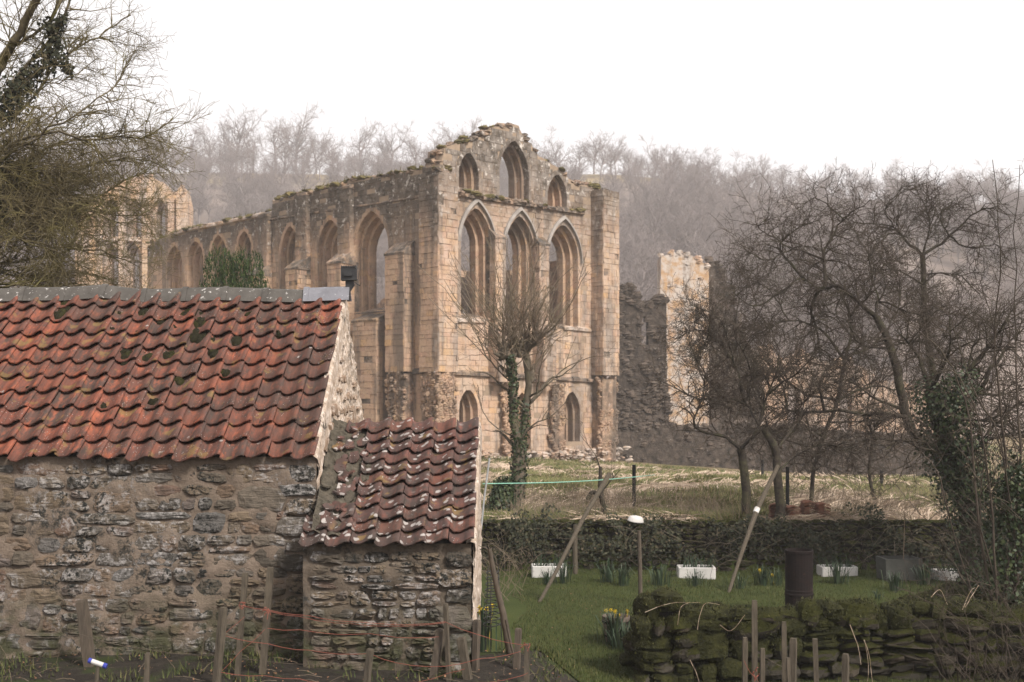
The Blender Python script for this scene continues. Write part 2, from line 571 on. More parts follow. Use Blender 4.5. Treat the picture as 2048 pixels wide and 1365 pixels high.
def m_field():
    m = Mat('rough_pasture', 0.95)
    n = m.noise(0.55, 8, 0.7, m.pos((1, 0.5, 1)))
    c = m.ramp(n, [(0.30, (0.085, 0.095, 0.03)), (0.44, (0.15, 0.125, 0.06)), (0.56, (0.22, 0.16, 0.10)), (0.75, (0.27, 0.195, 0.13))])
    c = m.mix(m.mask(m.noise(6, 6, 0.7), 0.5, 0.72), c, (0.16, 0.12, 0.075))
    m.bump(m.noise(9, 8, 0.75), 0.9, 0.12)
    return m.col(c)


def m_hill():
    m = Mat('hill_ground', 0.95)
    c = m.ramp(m.noise(0.035, 6, 0.6), [(0.3, (0.155, 0.123, 0.105)), (0.55, (0.20, 0.158, 0.135)), (0.75, (0.245, 0.19, 0.145))])  # kept pale: part of the distant haze is put into these colours
    g = m.mask(m.math('ADD', m.pz(), m.math('MULTIPLY', m.noise(0.02, 4, 0.6), 26)), 73.0, 77.0)
    c = m.mix(g, c, m.ramp(m.noise(0.05, 4, 0.6), [(0.35, (0.19, 0.155, 0.075)), (0.7, (0.25, 0.18, 0.10))]))
    m.bump(m.noise(0.4, 6, 0.7), 0.8, 1.0)
    return m.col(c)


def lin(a, b, n):
    return [a + (b - a) * i / (n - 1) for i in range(n)]


soil = sheet('soil', lin(-14, -2, 20) + lin(-1.9, 2.0, 60) + lin(2.2, 14, 20), lin(3, 11, 12) + lin(11.1, 15.6, 50), m_soil(), -0.012)
lawn = sheet('lawn', lin(-9, -0.5, 12) + lin(-0.4, 2.0, 60) + lin(2.2, 16, 30), lin(12.2, 16.5, 70) + lin(16.8, 25.2, 30), m_lawn(), 0.005,
             lambda x, y, z: (x > 0.10 + 0.12 * math.sin(y * 2.0) and y > 13.0) or y > 15.5)
field = sheet('field', lin(-70, 70, 120), lin(25.21, 70, 60) + lin(72, 128, 24), m_field())
hill = sheet('hillside', lin(-420, 420, 110), lin(126, 360, 60) + lin(370, 900, 26), m_hill(), 0.01)
outer = sheet('valley_ground', lin(-420, -70, 12), lin(3, 128, 16), field.data.materials[0], -0.05)
outer2 = sheet('valley_ground', lin(70, 420, 12), lin(3, 128, 16), field.data.materials[0], -0.05)
side1 = sheet('valley_ground', lin(-70, -9, 12), lin(3, 25.3, 6), field.data.materials[0], -0.06)
side2 = sheet('valley_ground', lin(14, 70, 12), lin(3, 25.3, 6), field.data.materials[0], -0.06)
back = sheet('valley_ground', lin(-420, 420, 12), lin(-300, 3, 12), field.data.materials[0], -0.08)
# ------------------------------------------------------------------ the barn in the foreground
RG = random.Random(7)


def tile_mesh(rng, wdt, length, amp=0.056, th=0.014):
    """A clay pantile. local x across, y down the slope, z out of the roof."""
    n = 17
    v = []
    us = [0.06 + 1.02 * i / (n - 1) for i in range(n)]
    bend = rng.uniform(-0.004, 0.004)
    for lay in (0, 1):
        for j, yy in enumerate((0.0, length)):
            for u in us:
                if u < 0.24:
                    z = 0.5 + 0.5 * math.cos(PI * u / 0.24)
                elif u < 0.40:
                    z = 0.0
                elif u < 1.0:
                    z = 0.5 - 0.5 * math.cos(PI * (u - 0.40) / 0.60)
                else:
                    z = 1.0 - 2.2 * (u - 1.0)
                z = amp * z + th * 1.3 * u
                z += (0.058 if j else 0.0) + (bend * math.sin(u * 3) if j else 0)
                yj = yy + (rng.uniform(-0.003, 0.003) if j else 0)
                v.append((u * wdt, yj, z - lay * th))
    f = []
    for i in range(n - 1):
        f.append((i, n + i, n + i + 1, i + 1))                       # top
        f.append((2 * n + i, 2 * n + i + 1, 3 * n + i + 1, 3 * n + i))   # underside
        f.append((n + i, 3 * n + i, 3 * n + i + 1, n + i + 1))       # lower edge
    f.append((0, 2 * n, 3 * n, n))
    f.append((n - 1, 2 * n - 1, 4 * n - 1, 3 * n - 1))
    me = new_mesh('pantile', v, f)
    me.polygons.foreach_set('use_smooth', np.array([k % 3 != 2 for k in range(3 * (n - 1))] + [False, False]))
    return me


def roof(parent, x_right, ncol, wdt, top, low, rows, mat, rng, lean=0.0, skip=lambda r, c: False, sag=lambda x: 0.0):
    """Pantiles on the slope from top=(y,z) down to low=(y,z)."""
    ty, tz = top
    ly, lz = low
    L = math.hypot(ty - ly, tz - lz)
    pitch = math.atan2(tz - lz, ty - ly)
    gauge = L / rows
    meshes = [tile_mesh(rng, wdt, gauge + 0.075) for _ in range(7)]
    for me in meshes:
        me.materials.append(mat)
    rot = Matrix(((1, 0, 0), (0, -math.cos(pitch), -math.sin(pitch)), (0, -math.sin(pitch), math.cos(pitch)))).transposed()
    # columns: x, down-slope, normal
    ex, ed, en = Vector((1, 0, 0)), Vector((0, -math.cos(pitch), -math.sin(pitch))), Vector((0, -math.sin(pitch), math.cos(pitch)))
    M = Matrix((ex, ed, en)).transposed()
    for r in range(rows):
        drift = rng.uniform(-0.012, 0.012)
        for c in range(ncol):
            if skip(r, c):
                continue
            d = r * gauge - 0.065 + rng.uniform(-0.010, 0.010) + (rng.uniform(-0.02, 0.05) if r == rows - 1 else 0)
            x = x_right - (c + 1) * wdt - 0.02 + drift + rng.uniform(-0.006, 0.006) + lean * r
            p = Vector((x, ty, tz)) + ed * d + en * (0.03 + rng.uniform(-0.004, 0.006) + sag(x) * (1 - r / rows))
            slip = rng.random() < 0.07
            if slip:
                p = p + ed * rng.uniform(0.015, 0.045)
            o = obj('pantile', meshes[rng.randrange(7)], None, parent)
            R = M @ Matrix.Rotation(rng.uniform(-0.03, 0.03) * (2.2 if slip else 1), 3, 'Z') @ Matrix.Rotation(rng.uniform(-0.022, 0.022), 3, 'Y')
            # the mesh winds for a right-handed frame; (x, down, out) is left-handed, so mirror nothing but keep scale positive
            o.matrix_local = Matrix.Translation(p) @ R.to_4x4()
    return pitch, gauge, ed, en


def rubble(parent, rng, rects, place, mat, wr, hr, dep, gap, name='stone', skip=None):
    n = 0
    for rc in rects:
        for (a, b, c, d) in cells(rng, *rc, wr, hr):
            w_, h_ = b - a - gap * rng.uniform(0.5, 1.6), d - c - gap * rng.uniform(0.5, 1.6)
            if w_ < 0.05 or h_ < 0.04:
                continue
            cx, cz = (a + b) / 2, (c + d) / 2
            if skip and skip(cx, cz):
                continue
            v, f = stone_shape(rng, w_, h_, dep * rng.uniform(0.4, 1.3))
            ca = math.sin(rng.uniform(-0.07, 0.07))
            v = [(x + ca * z, y, z - ca * x) for x, y, z in v]
            o = obj(name, new_mesh(name, v, f), mat, parent)
            place(o, cx, cz)
            n += 1
    return n


def rough_panel(pts_fn, nu, nv, amp, freq, seed, keep=None):
    """A grid whose surface is roughened by noise; pts_fn(u, v) -> (point, normal)."""
    v, f = [], []
    for j in range(nv + 1):
        for i in range(nu + 1):
            p, n_ = pts_fn(i / nu, j / nv)
            p = Vector(p) + Vector(n_) * amp * fbm(p[0] * freq + seed, p[1] * freq, p[2] * freq, 5)
            v.append(p)
    for j in range(nv):
        for i in range(nu):
            f.append((j * (nu + 1) + i, j * (nu + 1) + i + 1, (j + 1) * (nu + 1) + i + 1, (j + 1) * (nu + 1) + i))
    return v, f


BX = -2.01                 # gable plane of the barn
EY, EZ = 12.32, -0.64      # front eave
RY, RZ = 14.45, 1.20       # ridge
WY = 12.34                 # front wall face
BXL = -8.2

barn = thing('stone_barn', 'stone barn with red pantile roof and pale rendered gable end', 'barn', (BX, WY, -2.62))
OB = Vector((BX, WY, -2.62))


def LB(p):
    return Vector(p) - OB


# front wall: mortared core and rubble stones standing proud of it
v, f = rough_panel(lambda u, t: ((BXL + (BX - BXL) * u, WY + 0.04 * (1 - t), -3.2 + (EZ + 0.07 + 3.2) * t), (0, -1, 0)), 260, 90, 0.034, 4.5, 3)
g = G().add([LB(p) for p in v], f)
wall = obj('front_wall', g, MT['mortar'], barn, smooth=True)
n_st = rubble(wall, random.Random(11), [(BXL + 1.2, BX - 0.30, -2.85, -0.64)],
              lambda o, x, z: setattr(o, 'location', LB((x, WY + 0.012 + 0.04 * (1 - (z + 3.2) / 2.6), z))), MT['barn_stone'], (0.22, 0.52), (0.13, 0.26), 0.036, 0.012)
# quoins on the corner under the eave
zq = -0.64
rq = random.Random(5)
for k in range(11):
    h_ = rq.uniform(0.13, 0.24)
    L_ = 0.42 if k % 2 else 0.27
    L_ *= rq.uniform(0.85, 1.15)
    vv, ff = stone_shape(rq, L_, h_ - 0.02, 0.03, p=6)
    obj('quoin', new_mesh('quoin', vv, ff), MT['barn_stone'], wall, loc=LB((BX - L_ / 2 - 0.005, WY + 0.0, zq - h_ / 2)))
    zq -= h_

# gable wall, one rough rendered face up to the ridge, and a thin verge
BY2 = RY + (RY - EY)


def gable_pt(u, t):
    y = WY + (BY2 - 0.2 - WY) * u
    top = RZ - abs(y - RY) * (RZ - EZ) / (RY - EY) + 0.05
    return (BX + 0.01, y, -3.3 + (top + 3.3) * t), (1, 0, 0)


v, f = rough_panel(gable_pt, 90, 120, 0.028, 9, 9)
gb = G().add([LB(p) for p in v], f)
gable = obj('gable_wall', gb, MT['gable'], barn)
rubble(gable, random.Random(3), [(WY + 0.35, RY, -1.0, 0.55), (RY, BY2 - 0.9, -0.6, 0.3)],
       lambda o, y, z: (setattr(o, 'location', LB((BX + 0.02, y, z))), setattr(o, 'rotation_euler', (0, 0, PI / 2))),
       MT['gable_stone'], (0.25, 0.5), (0.14, 0.26), 0.02, 0.08, skip=lambda y, z: z > RZ - abs(y - RY) * 0.88 - 0.25)
# thickness behind the gable face, up to the verge
g = G()
prof = [(WY + 0.06, -3.3), (WY + 0.06, EZ + 0.02), (RY, RZ - 0.02), (BY2 - 0.25, EZ + 0.02), (BY2 - 0.25, -3.3)]
a = [LB((BX - 0.45, y, z)) for y, z in prof]
b = [LB((BX - 0.04, y, z)) for y, z in prof]
g.add(a + b, [(0, 1, 2, 3, 4), (9, 8, 7, 6, 5)] + [(i, i + 5, (i + 1) % 5 + 5, (i + 1) % 5) for i in range(5)])
obj('gable_core', g, MT['mortar'], barn)
g = G()
g.add([LB(p) for p in ((BXL, EY + 0.06, EZ - 0.0), (BX - 0.03, EY + 0.06, EZ - 0.0), (BX - 0.03, RY, RZ - 0.03), (BXL, RY, RZ - 0.03),
                       (BXL, BY2, EZ), (BX - 0.03, BY2, EZ))], [(0, 1, 2, 3), (3, 2, 5, 4)])
g.add([LB(p) for p in ((BXL, BY2 - 0.25, EZ), (BX - .1, BY2 - 0.25, EZ), (BX - .1, BY2 - 0.25, -3.3), (BXL, BY2 - 0.25, -3.3))], [(0, 1, 2, 3)])
obj('roof_boarding', g, MT['dark'], barn)
sagf = lambda x: 0.045 * math.exp(-((x + 4.95) / 0.7) ** 2) - 0.012 * math.sin(x * 2)
roofp = bpy.data.objects.new('roof', None); COL.objects.link(roofp); roofp.parent = barn
roofp.location = -OB
pt, gg, ed, en = roof(roofp, BX - 0.01, 22, 0.2405, (RY, RZ), (EY, EZ), 11, MT['tile'], random.Random(21), lean=0.0, sag=sagf)

# lime verge along the rake, closing the tile ends against the gable
def verge(parent, bx_, ty, tz, ed_, en_, L_, seed):
    v, f = rough_panel(lambda u, t: (Vector((bx_ - 0.085 + 0.115 * u, ty, tz)) + ed_ * (L_ * t - 0.02) + en_ * (0.055 + 0.04 * math.sin(PI * min(1, u * 1.15)) - (0.16 if u > .99 else 0)), en_), 8, 110, 0.03, 11, seed)
    obj('verge', G().add(v, f), MT['gable'], parent)


verge(roofp, BX, RY, RZ, ed, en, math.hypot(RY - EY, RZ - EZ), 41)

# moss cushions sitting in the pans
def moss_lump(rng, w_, h_, d):
    n, v, f = 11, [], []
    for ring, (sc, out) in enumerate(((1, 0), (0.8, d * 0.6), (0.45, d))):
        for k in range(n):
            a_ = 2 * PI * k / n
            r = sc * (1 + rng.uniform(-0.22, 0.22))
            v.append((math.cos(a_) * r * w_ / 2, math.sin(a_) * r * h_ / 2, out * rng.uniform(0.7, 1.2)))
    v.append((0, 0, d * 1.05))
    for i in range(2):
        for k in range(n):
            f.append((i * n + k, i * n + (k + 1) % n, (i + 1) * n + (k + 1) % n, (i + 1) * n + k))
    f += [(2 * n + k, 2 * n + (k + 1) % n, 3 * n) for k in range(n)]
    return v, f


MOSSPX = [(140, 622, 1.0), (125, 640, .7), (290, 640, .7), (290, 675, .6), (385, 640, .9), (400, 655, .7), (395, 680, 1.1), (405, 690, .8), (330, 655, .6), (345, 668, .6),
          (255, 725, 1.0), (265, 735, .7), (295, 730, .7), (475, 692, .7), (430, 720, .6), (340, 722, .5), (450, 760, .5), (360, 772, .4), (62, 790, .4), (205, 828, .4), (312, 820, .5),
          (230, 675, .4), (240, 640, .4), (500, 640, .3), (560, 680, .3)]
rm = random.Random(4)
Mr = Matrix((Vector((1, 0, 0)), ed, en)).transposed()
for (px, py, s_) in MOSSPX:
    # where the sight line meets the roof plane
    d = Vector(((px - 1024) / F, 1, (HZ - py) / F))
    q0 = Vector((0, RY, RZ))
    t = q0.dot(en) / d.dot(en)
    for k in range(4):
        vv, ff = moss_lump(rm, 0.30 * s_ * rm.uniform(.6, 1.1), 0.30 * s_ * rm.uniform(.6, 1.2), 0.05 * rm.uniform(.6, 1.2))
        o = obj('moss_cushion', new_mesh('moss_cushion', vv, ff), MT['moss_dark'] if rm.random() < .6 else MT['moss'], roofp, smooth=True)
        q = d * t + en * 0.062 + Vector((rm.uniform(-.06, .06) * s_, 0, 0)) + ed * rm.uniform(-.06, .06) * s_
        o.matrix_local = Matrix.Translation(q) @ Mr.to_4x4()

# mortar bedding under the ridge, then the ridge tiles
def ridge_rise(x):
    return 0.05 * math.exp(-((x + 4.9) / 0.28) ** 2) + 0.012 * math.sin(x * 3.1) - 0.02 * (1 if x > -2.55 else 0) * 0


v, f = rough_panel(lambda u, t: ((BXL + (BX - 0.02 - BXL) * u, RY - 0.16 + 0.10 * t, RZ - 0.10 + 0.20 * t), (0, -0.7, 0.5)), 130, 5, 0.03, 12, 2)
obj('ridge_bedding', G().add(v, f), MT['bedding'], roofp)
x = BX + 0.04
rr = random.Random(8)
k = 0
while x > BXL:
    Lr = 0.485 if k else 0.52
    xm = x - Lr / 2
    rise = ridge_rise(xm)
    g = G()
    for (xa, xb, ex_) in ((-Lr / 2 + 0.055, Lr / 2 + 0.02, 0.0), (-Lr / 2 - 0.005, -Lr / 2 + 0.055, 0.012)):
        pr = [(-0.155 - ex_, -0.125), (-0.05 - ex_, 0.025 + ex_), (0, 0.045 + ex_), (0.05 + ex_, 0.025 + ex_), (0.155 + ex_, -0.125)]
        inn = [(-0.128, -0.130), (-0.035, 0.0), (0, 0.015), (0.035, 0.0), (0.128, -0.130)]
        loop = pr + inn[::-1]
        va = [(xa, y, z) for y, z in loop]
        vb = [(xb, y, z) for y, z in loop]
        nn = len(loop)
        g.add(va + vb, [tuple(range(nn))[::-1], tuple(range(nn, 2 * nn))] + [(i, (i + 1) % nn, (i + 1) % nn + nn, i + nn) for i in range(nn)])
    sl = math.atan2(ridge_rise(xm + 0.2) - ridge_rise(xm - 0.2), 0.4)
    obj('ridge_tile', g, MT['ridge_new'] if k == 0 else MT['ridge'], roofp, loc=(xm, RY - 0.02 + rr.uniform(-.006, .006), RZ + 0.115 + rise + (0.02 if k == 0 else 0)),
        rot=(rr.uniform(-.03, .03), -sl + rr.uniform(-.008, .008), rr.uniform(-.01, .01)))
    x -= Lr - 0.0
    k += 1

# ------------------------------------------------------------------ the lean-to against its gable
LX = -0.40
LEY, LEZ = 11.78, -1.46
LTY, LTZ = 13.42, -0.30
LWY = 11.82
lean = thing('lean_to', 'low stone lean-to with lichened old pantiles against the barn gable', 'outhouse', (LX, LWY, -2.62))
OL = Vector((LX, LWY, -2.62))
LL = lambda p: Vector(p) - OL
v, f = rough_panel(lambda u, t: ((BX - 0.05 + (LX - BX + 0.05) * u, LWY + 0.03 * (1 - t), -3.3 + (LEZ + 0.06 + 3.3) * t), (0, -1, 0)), 90, 80, 0.036, 5, 31)
lw = obj('front_wall', G().add([LL(p) for p in v], f), MT['mortar_dark'], lean, smooth=True)
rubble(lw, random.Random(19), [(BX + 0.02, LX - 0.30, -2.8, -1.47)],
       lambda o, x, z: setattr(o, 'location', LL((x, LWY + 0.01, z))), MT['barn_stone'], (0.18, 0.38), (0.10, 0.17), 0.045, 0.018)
zq = -1.48
rq = random.Random(15)
for k in range(7):
    h_ = rq.choice((0.16, 0.2, 0.28))
    L_ = 0.36 if k % 2 else 0.26
    vv, ff = stone_shape(rq, L_, h_ - 0.02, 0.045, p=6)
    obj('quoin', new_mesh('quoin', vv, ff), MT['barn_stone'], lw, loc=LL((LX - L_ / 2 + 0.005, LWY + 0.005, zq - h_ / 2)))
    zq -= h_
LBY = LTY + 1.3


def lgable(u, t):
    y = LWY + (LBY - LWY) * u
    top = LTZ - abs(y - LTY) * (LTZ - LEZ) / (LTY - LEY) + 0.035
    return (LX + 0.02, y, -3.4 + (top + 3.4) * t), (1, 0, 0)


v, f = rough_panel(lgable, 40, 80, 0.025, 9, 5)
obj('gable_wall', G().add([LL(p) for p in v], f), MT['gable'], lean)
g = G()
g.add([LL(p) for p in ((BX + .02, LEY + .06, LEZ - .01), (LX - .02, LEY + .06, LEZ - .01), (LX - .02, LTY, LTZ - .02), (BX + .02, LTY, LTZ - .02), (BX + .02, LBY, LTZ - .9), (LX - .02, LBY, LTZ - .9))],
      [(0, 1, 2, 3), (3, 2, 5, 4)])
g.add([LL(p) for p in ((BX + .02, LBY - .1, LTZ - .85), (LX - .02, LBY - .1, LTZ - .85), (LX - .02, LBY - .1, -3.4), (BX + .02, LBY - .1, -3.4))], [(0, 1, 2, 3)])
obj('roof_boarding', g, MT['dark'], lean)
lroof = bpy.data.objects.new('roof', None); COL.objects.link(lroof); lroof.parent = lean
lroof.location = -OL
pt2, gg2, ed2, en2 = roof(lroof, LX + 0.03, 7, 0.2415, (LTY, LTZ), (LEY, LEZ), 11, MT['tile_old'], random.Random(33), lean=0.0,
                          skip=lambda r, c: (c == 6 and r < 9) or (c == 5 and 1 <= r <= 7))
verge(lroof, LX + 0.035, LTY, LTZ, ed2, en2, math.hypot(LTY - LEY, LTZ - LEZ), 43)
# rear slope row of tile ends seen over the top, and the broken valley filled with debris beside the gable
rb = random.Random(12)
M2 = Matrix((Vector((1, 0, 0)), ed2, en2)).transposed()
v, f = rough_panel(lambda u, t: (Vector((BX + 0.03 + 0.48 * u, LTY, LTZ)) + ed2 * (t * 1.9) + en2 * (0.045 + 0.10 * (1 - u) ** 2), en2), 14, 60, 0.06, 9, 14)
obj('valley_debris', G().add(v, f), MT['bedding'], lroof)
for k in range(34):
    t = rb.uniform(0.03, 0.93)
    u = rb.uniform(0.05, 0.42)
    g = G()
    n = rb.choice((5, 6))
    r = rb.uniform(0.04, 0.09)
    out = [(r * rb.uniform(.7, 1.2) * math.cos(i * 2 * PI / n), r * rb.uniform(.6, 1.1) * math.sin(i * 2 * PI / n)) for i in range(n)]
    g.add([(x_, y_, 0) for x_, y_ in out] + [(x_, y_, 0.018) for x_, y_ in out], [tuple(range(n))[::-1], tuple(range(n, 2 * n))] + [(i, (i + 1) % n, (i + 1) % n + n, i + n) for i in range(n)])
    o = obj('broken_tile', g, MT['tile_old'] if rb.random() < .85 else MT['bedding'], lroof)
    p = Vector((BX + 0.03 + u, LTY, LTZ)) + ed2 * (t * 2.0) + en2 * (0.075 + 0.10 * (1 - u / .48) ** 2)
    o.matrix_local = Matrix.Translation(p) @ (M2 @ Matrix.Rotation(rb.uniform(-.5, .5), 3, 'X') @ Matrix.Rotation(rb.uniform(-.5, .5), 3, 'Y') @ Matrix.Rotation(rb.uniform(0, 6), 3, 'Z')).to_4x4()

# ------------------------------------------------------------------ security floodlight on the ridge end
fl = thing('floodlight', 'black security floodlight on a bracket at the barn ridge end', 'floodlight', (BX + 0.06, RY - 0.02, RZ + 0.10))
g = G().box((-0.10, -0.07, 0.15), (0.085, 0.06, 0.30))
for k in range(9):
    g.box((-0.095 + k * 0.021, -0.08, 0.30), (-0.087 + k * 0.021, 0.06, 0.325))
obj('housing', g, MT['black_metal'], fl)
obj('lamp_glass', G().box((0.087, -0.055, 0.165), (0.092, 0.05, 0.285)), MT['glass'], fl)
obj('junction_box', G().box((-0.06, -0.10, 0.20), (0.045, -0.072, 0.26)), MT['grey_metal'] if False else MT['black_metal'], fl)
g = G()
tri = [(-0.06, -0.04), (0.045, 0.10), (-0.06, 0.15)]
tri = [(-0.045, -0.06), (0.06, 0.10), (0.04, 0.15), (-0.05, 0.15)]
g.add([(x_, -0.03, z_) for x_, z_ in tri] + [(x_, 0.02, z_) for x_, z_ in tri], [(0, 1, 2, 3), (7, 6, 5, 4), (0, 4, 5, 1), (1, 5, 6, 2), (2, 6, 7, 3), (3, 7, 4, 0)])
obj('bracket', g, MT['black_metal'], fl)
obj('cable', G().tube([(0.03, -0.05, 0.17), (0.06, -0.06, 0.13), (0.10, -0.06, 0.10), (0.13, -0.05, 0.085)], 0.006, 5), MT['black_metal'], fl)
# ------------------------------------------------------------------ the ruined abbey range
AF = Vector((0.702, 0.712, 0)).normalized()      # along the gable front
AS = Vector((-AF.y, AF.x, 0))                    # along the long side wall, away from the camera
AD = 62.0
AW = Vector(((878 - 1024) / F * AD, AD, -3.3))
abbey = thing('ruined_abbey', 'roofless sandstone abbey range with lancet windows and broken gable', 'ruin', AW, math.atan2(AF.y, AF.x))
MT['ab_f'] = m_abbey('abbey_front', zd=(7.5, 13.5), grey=0.25)
MT['ab_s'] = m_abbey('abbey_side', zd=(7.2, 11.2))
MT['ab_in'] = m_abbey('abbey_reveal', dark=0.2)
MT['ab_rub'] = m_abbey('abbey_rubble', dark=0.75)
MT['ab_cap'] = m_abbey('abbey_capping', dark=1.0, grey=0.1)
MT['ab_pale'] = m_abbey('abbey_pale_lichen', grey=0.65, dark=0.25)
MT['ab_core'] = m_abbey('abbey_broken_core', dark=0.45)
MT['hood'] = m_plain('hood_mould', (0.20, 0.18, 0.165), (0.32, 0.29, 0.265), 2, bump=0.3, dist=0.03)
MT['joint'] = m_plain('abbey_joint', (0.20, 0.15, 0.11), (0.31, 0.235, 0.17), 3)
MT['moss_top'] = m_plain('wall_top_moss', (0.045, 0.043, 0.016), (0.17, 0.135, 0.055), 1.3, bump=0.9, dist=0.05)


def fac(px, py, Y=0.0):
    """photograph pixel -> (X, Z) on the plane local Y of the gable front"""
    k = (px - 1024) / F
    o = AW + AS * Y
    X = (k * o.y - o.x) / (AF.x - k * AF.y)
    d = o.y + AF.y * X
    return X, (HZ - py) / F * d - AW.z


def sid(px, py, X=0.0):
    """photograph pixel -> (Y, Z) on the plane local X of the side wall"""
    k = (px - 1024) / F
    o = AW + AF * X
    Y = (k * o.y - o.x) / (AS.x - k * AS.y)
    d = o.y + AS.y * Y
    return Y, (HZ - py) / F * d - AW.z


def lancet(c, w_, sill, spring, apex, n=9):
    """pointed-arch outline, counter-clockwise from the lower left"""
    h_ = max(apex - spring, w_ * 0.51)
    R = (h_ * h_ + w_ * w_ / 4) / w_
    pts = [(c - w_ / 2, sill), (c + w_ / 2, sill)]
    a1 = math.asin(min(1, h_ / R))
    right = [(c + w_ / 2 - R + R * math.cos(a1 * i / n), spring + R * math.sin(a1 * i / n)) for i in range(n + 1)]
    left = [(2 * c - x, z) for x, z in right[:-1]][::-1]
    return pts + right + left


def inside(poly, x, y):
    r = False
    j = len(poly) - 1
    for i in range(len(poly)):
        xi, yi = poly[i]
        xj, yj = poly[j]
        if (yi > y) != (yj > y) and x < (xj - xi) * (y - yi) / (yj - yi) + xi:
            r = not r
        j = i
    return r


def plate(outer, holes, d0, d1, mp, hole_sides=True):
    """A wall slab with openings: (u, z) polygons, from depth d0 to d1; mp(u, z, d) -> local point."""
    vs = [Vector(p) for p in outer]
    es = [(i, (i + 1) % len(outer)) for i in range(len(outer))]
    loops = [list(range(len(outer)))]
    for h_ in holes:
        b = len(vs)
        vs += [Vector(p) for p in h_]
        es += [(b + i, b + (i + 1) % len(h_)) for i in range(len(h_))]
        loops.append(list(range(b, b + len(h_))))
    ov_, oe, of, *_ = delaunay_2d_cdt(vs, es, [], 0, 1e-5)
    keep = []
    for t in of:
        cx = sum(ov_[i][0] for i in t) / 3
        cz = sum(ov_[i][1] for i in t) / 3
        if inside(outer, cx, cz) and not any(inside(h_, cx, cz) for h_ in holes):
            keep.append(tuple(t))
    n = len(ov_)
    v = [mp(p[0], p[1], d0) for p in ov_] + [mp(p[0], p[1], d1) for p in ov_]
    f = keep + [tuple(i + n for i in t[::-1]) for t in keep]
    g = G().add(v, f)
    for li, lp in enumerate([outer] + (list(holes) if hole_sides else [])):
        m = len(lp)
        g.add([mp(p[0], p[1], d0) for p in lp] + [mp(p[0], p[1], d1) for p in lp], [(i, (i + 1) % m, (i + 1) % m + m, i + m) for i in range(m)])
    return g


STONES = []     # (area, verts, faces, material key): every cut stone of the range


def slab(q, out, dep, bev=0.012):
    """one ashlar block: q = 4 corners (local Vectors) on the wall face, out = unit normal"""
    c = (q[0] + q[1] + q[2] + q[3]) / 4
    base = [p - out * 0.05 for p in q]
    face = [p + (c - p).normalized() * bev + out * dep for p in q]
    mid = [p + out * (dep - bev * 0.8) for p in q]
    v = base + mid + face
    f = []
    for r in range(2):
        f += [(r * 4 + i, r * 4 + (i + 1) % 4, r * 4 + 4 + (i + 1) % 4, r * 4 + 4 + i) for i in range(4)]
    f.append((8, 9, 10, 11))
    return v, f


def ashlar(rng, mp, out, u0, u1, z0, z1, ok, mat, ch=0.30, lr=(0.38, 0.85), gap=0.012, rough=0.02, drop=0.006):
    z = z0
    while z < z1 - 0.08:
        h_ = min(ch * rng.choice((.72, .85, .95, 1.0, 1.1, 1.32)), z1 - z)
        u = u0 - rng.uniform(0, 0.4)
        while u < u1:
            L_ = rng.uniform(*lr)
            a, b = max(u, u0), min(u + L_, u1)
            u += L_
            if b - a < 0.07:
                continue
            # keep the part of the course that lies on the wall, trimmed at openings
            n = max(2, int((b - a) / 0.07))
            run = [ok(a + (b - a) * (i + .5) / n, z + h_ / 2) for i in range(n)]
            i = 0
            while i < n:
                if not run[i]:
                    i += 1
                    continue
                j = i
                while j < n and run[j]:
                    j += 1
                aa, bb = a + (b - a) * i / n, a + (b - a) * j / n
                i = j
                if bb - aa < 0.09 or rng.random() < drop:
                    continue
                g_ = gap / 2
                jt = lambda: rng.uniform(-0.008, 0.008)
                q = [mp(aa + g_ + jt(), z + g_ + jt()), mp(bb - g_ + jt(), z + g_ + jt()), mp(bb - g_ + jt(), z + h_ - g_ + jt()), mp(aa + g_ + jt(), z + h_ - g_ + jt())]
                v, f = slab(q, out, 0.02 + rng.uniform(-rough, rough * 1.2) - (0.03 if rng.random() < .08 else 0))
                STONES.append(((bb - aa) * h_, v, f, mat))
        z += h_


def jag(pts, rng, step=0.45, amp=0.16):
    """a broken wall-top: subdivide the polyline and step it like dislodged stones"""
    o = []
    for (a, b) in zip(pts[:-1], pts[1:]):
        L_ = math.hypot(b[0] - a[0], b[1] - a[1])
        n = max(1, int(L_ / step))
        for i in range(n):
            t = i / n
            x, z = a[0] + (b[0] - a[0]) * t, a[1] + (b[1] - a[1]) * t
            dz = rng.uniform(-amp, amp)
            o.append((x, z + dz))
            t2 = (i + 0.86) / n
            o.append((a[0] + (b[0] - a[0]) * t2, a[1] + (b[1] - a[1]) * t2 + dz * 0.8))
    o.append(pts[-1])
    return o


def lump(rng, c, r, squash=(1, 1, 1), n=6, amp=0.38):
    """a rough broken stone"""
    v, f = [(c[0], c[1], c[2] - r * squash[2])], []
    for j, ph in enumerate((-0.62, 0.12, 0.72)):
        rr_ = math.cos(ph * 1.25)
        for k in range(n):
            a = 2 * PI * (k + j * .5) / n
            s_ = 1 + rng.uniform(-amp, amp)
            v.append((c[0] + math.cos(a) * rr_ * r * s_ * squash[0], c[1] + math.sin(a) * rr_ * r * s_ * squash[1], c[2] + math.sin(ph * 1.25) * r * s_ * squash[2]))
    v.append((c[0], c[1], c[2] + r * squash[2] * rng.uniform(.7, 1)))
    for k in range(n):
        k2 = (k + 1) % n
        f.append((0, 1 + k2, 1 + k))
        for j in range(2):
            f.append((1 + j * n + k, 1 + j * n + k2, 1 + (j + 1) * n + k2, 1 + (j + 1) * n + k))
        f.append((1 + 2 * n + k, 1 + 2 * n + k2, 1 + 3 * n))
    return v, f


RA = random.Random(101)
mpF = lambda u, z, d=0.0: Vector((u, d, z))      # gable front, d into the wall
mpS = lambda u, z, d=0.0: Vector((d, u, z))      # side wall

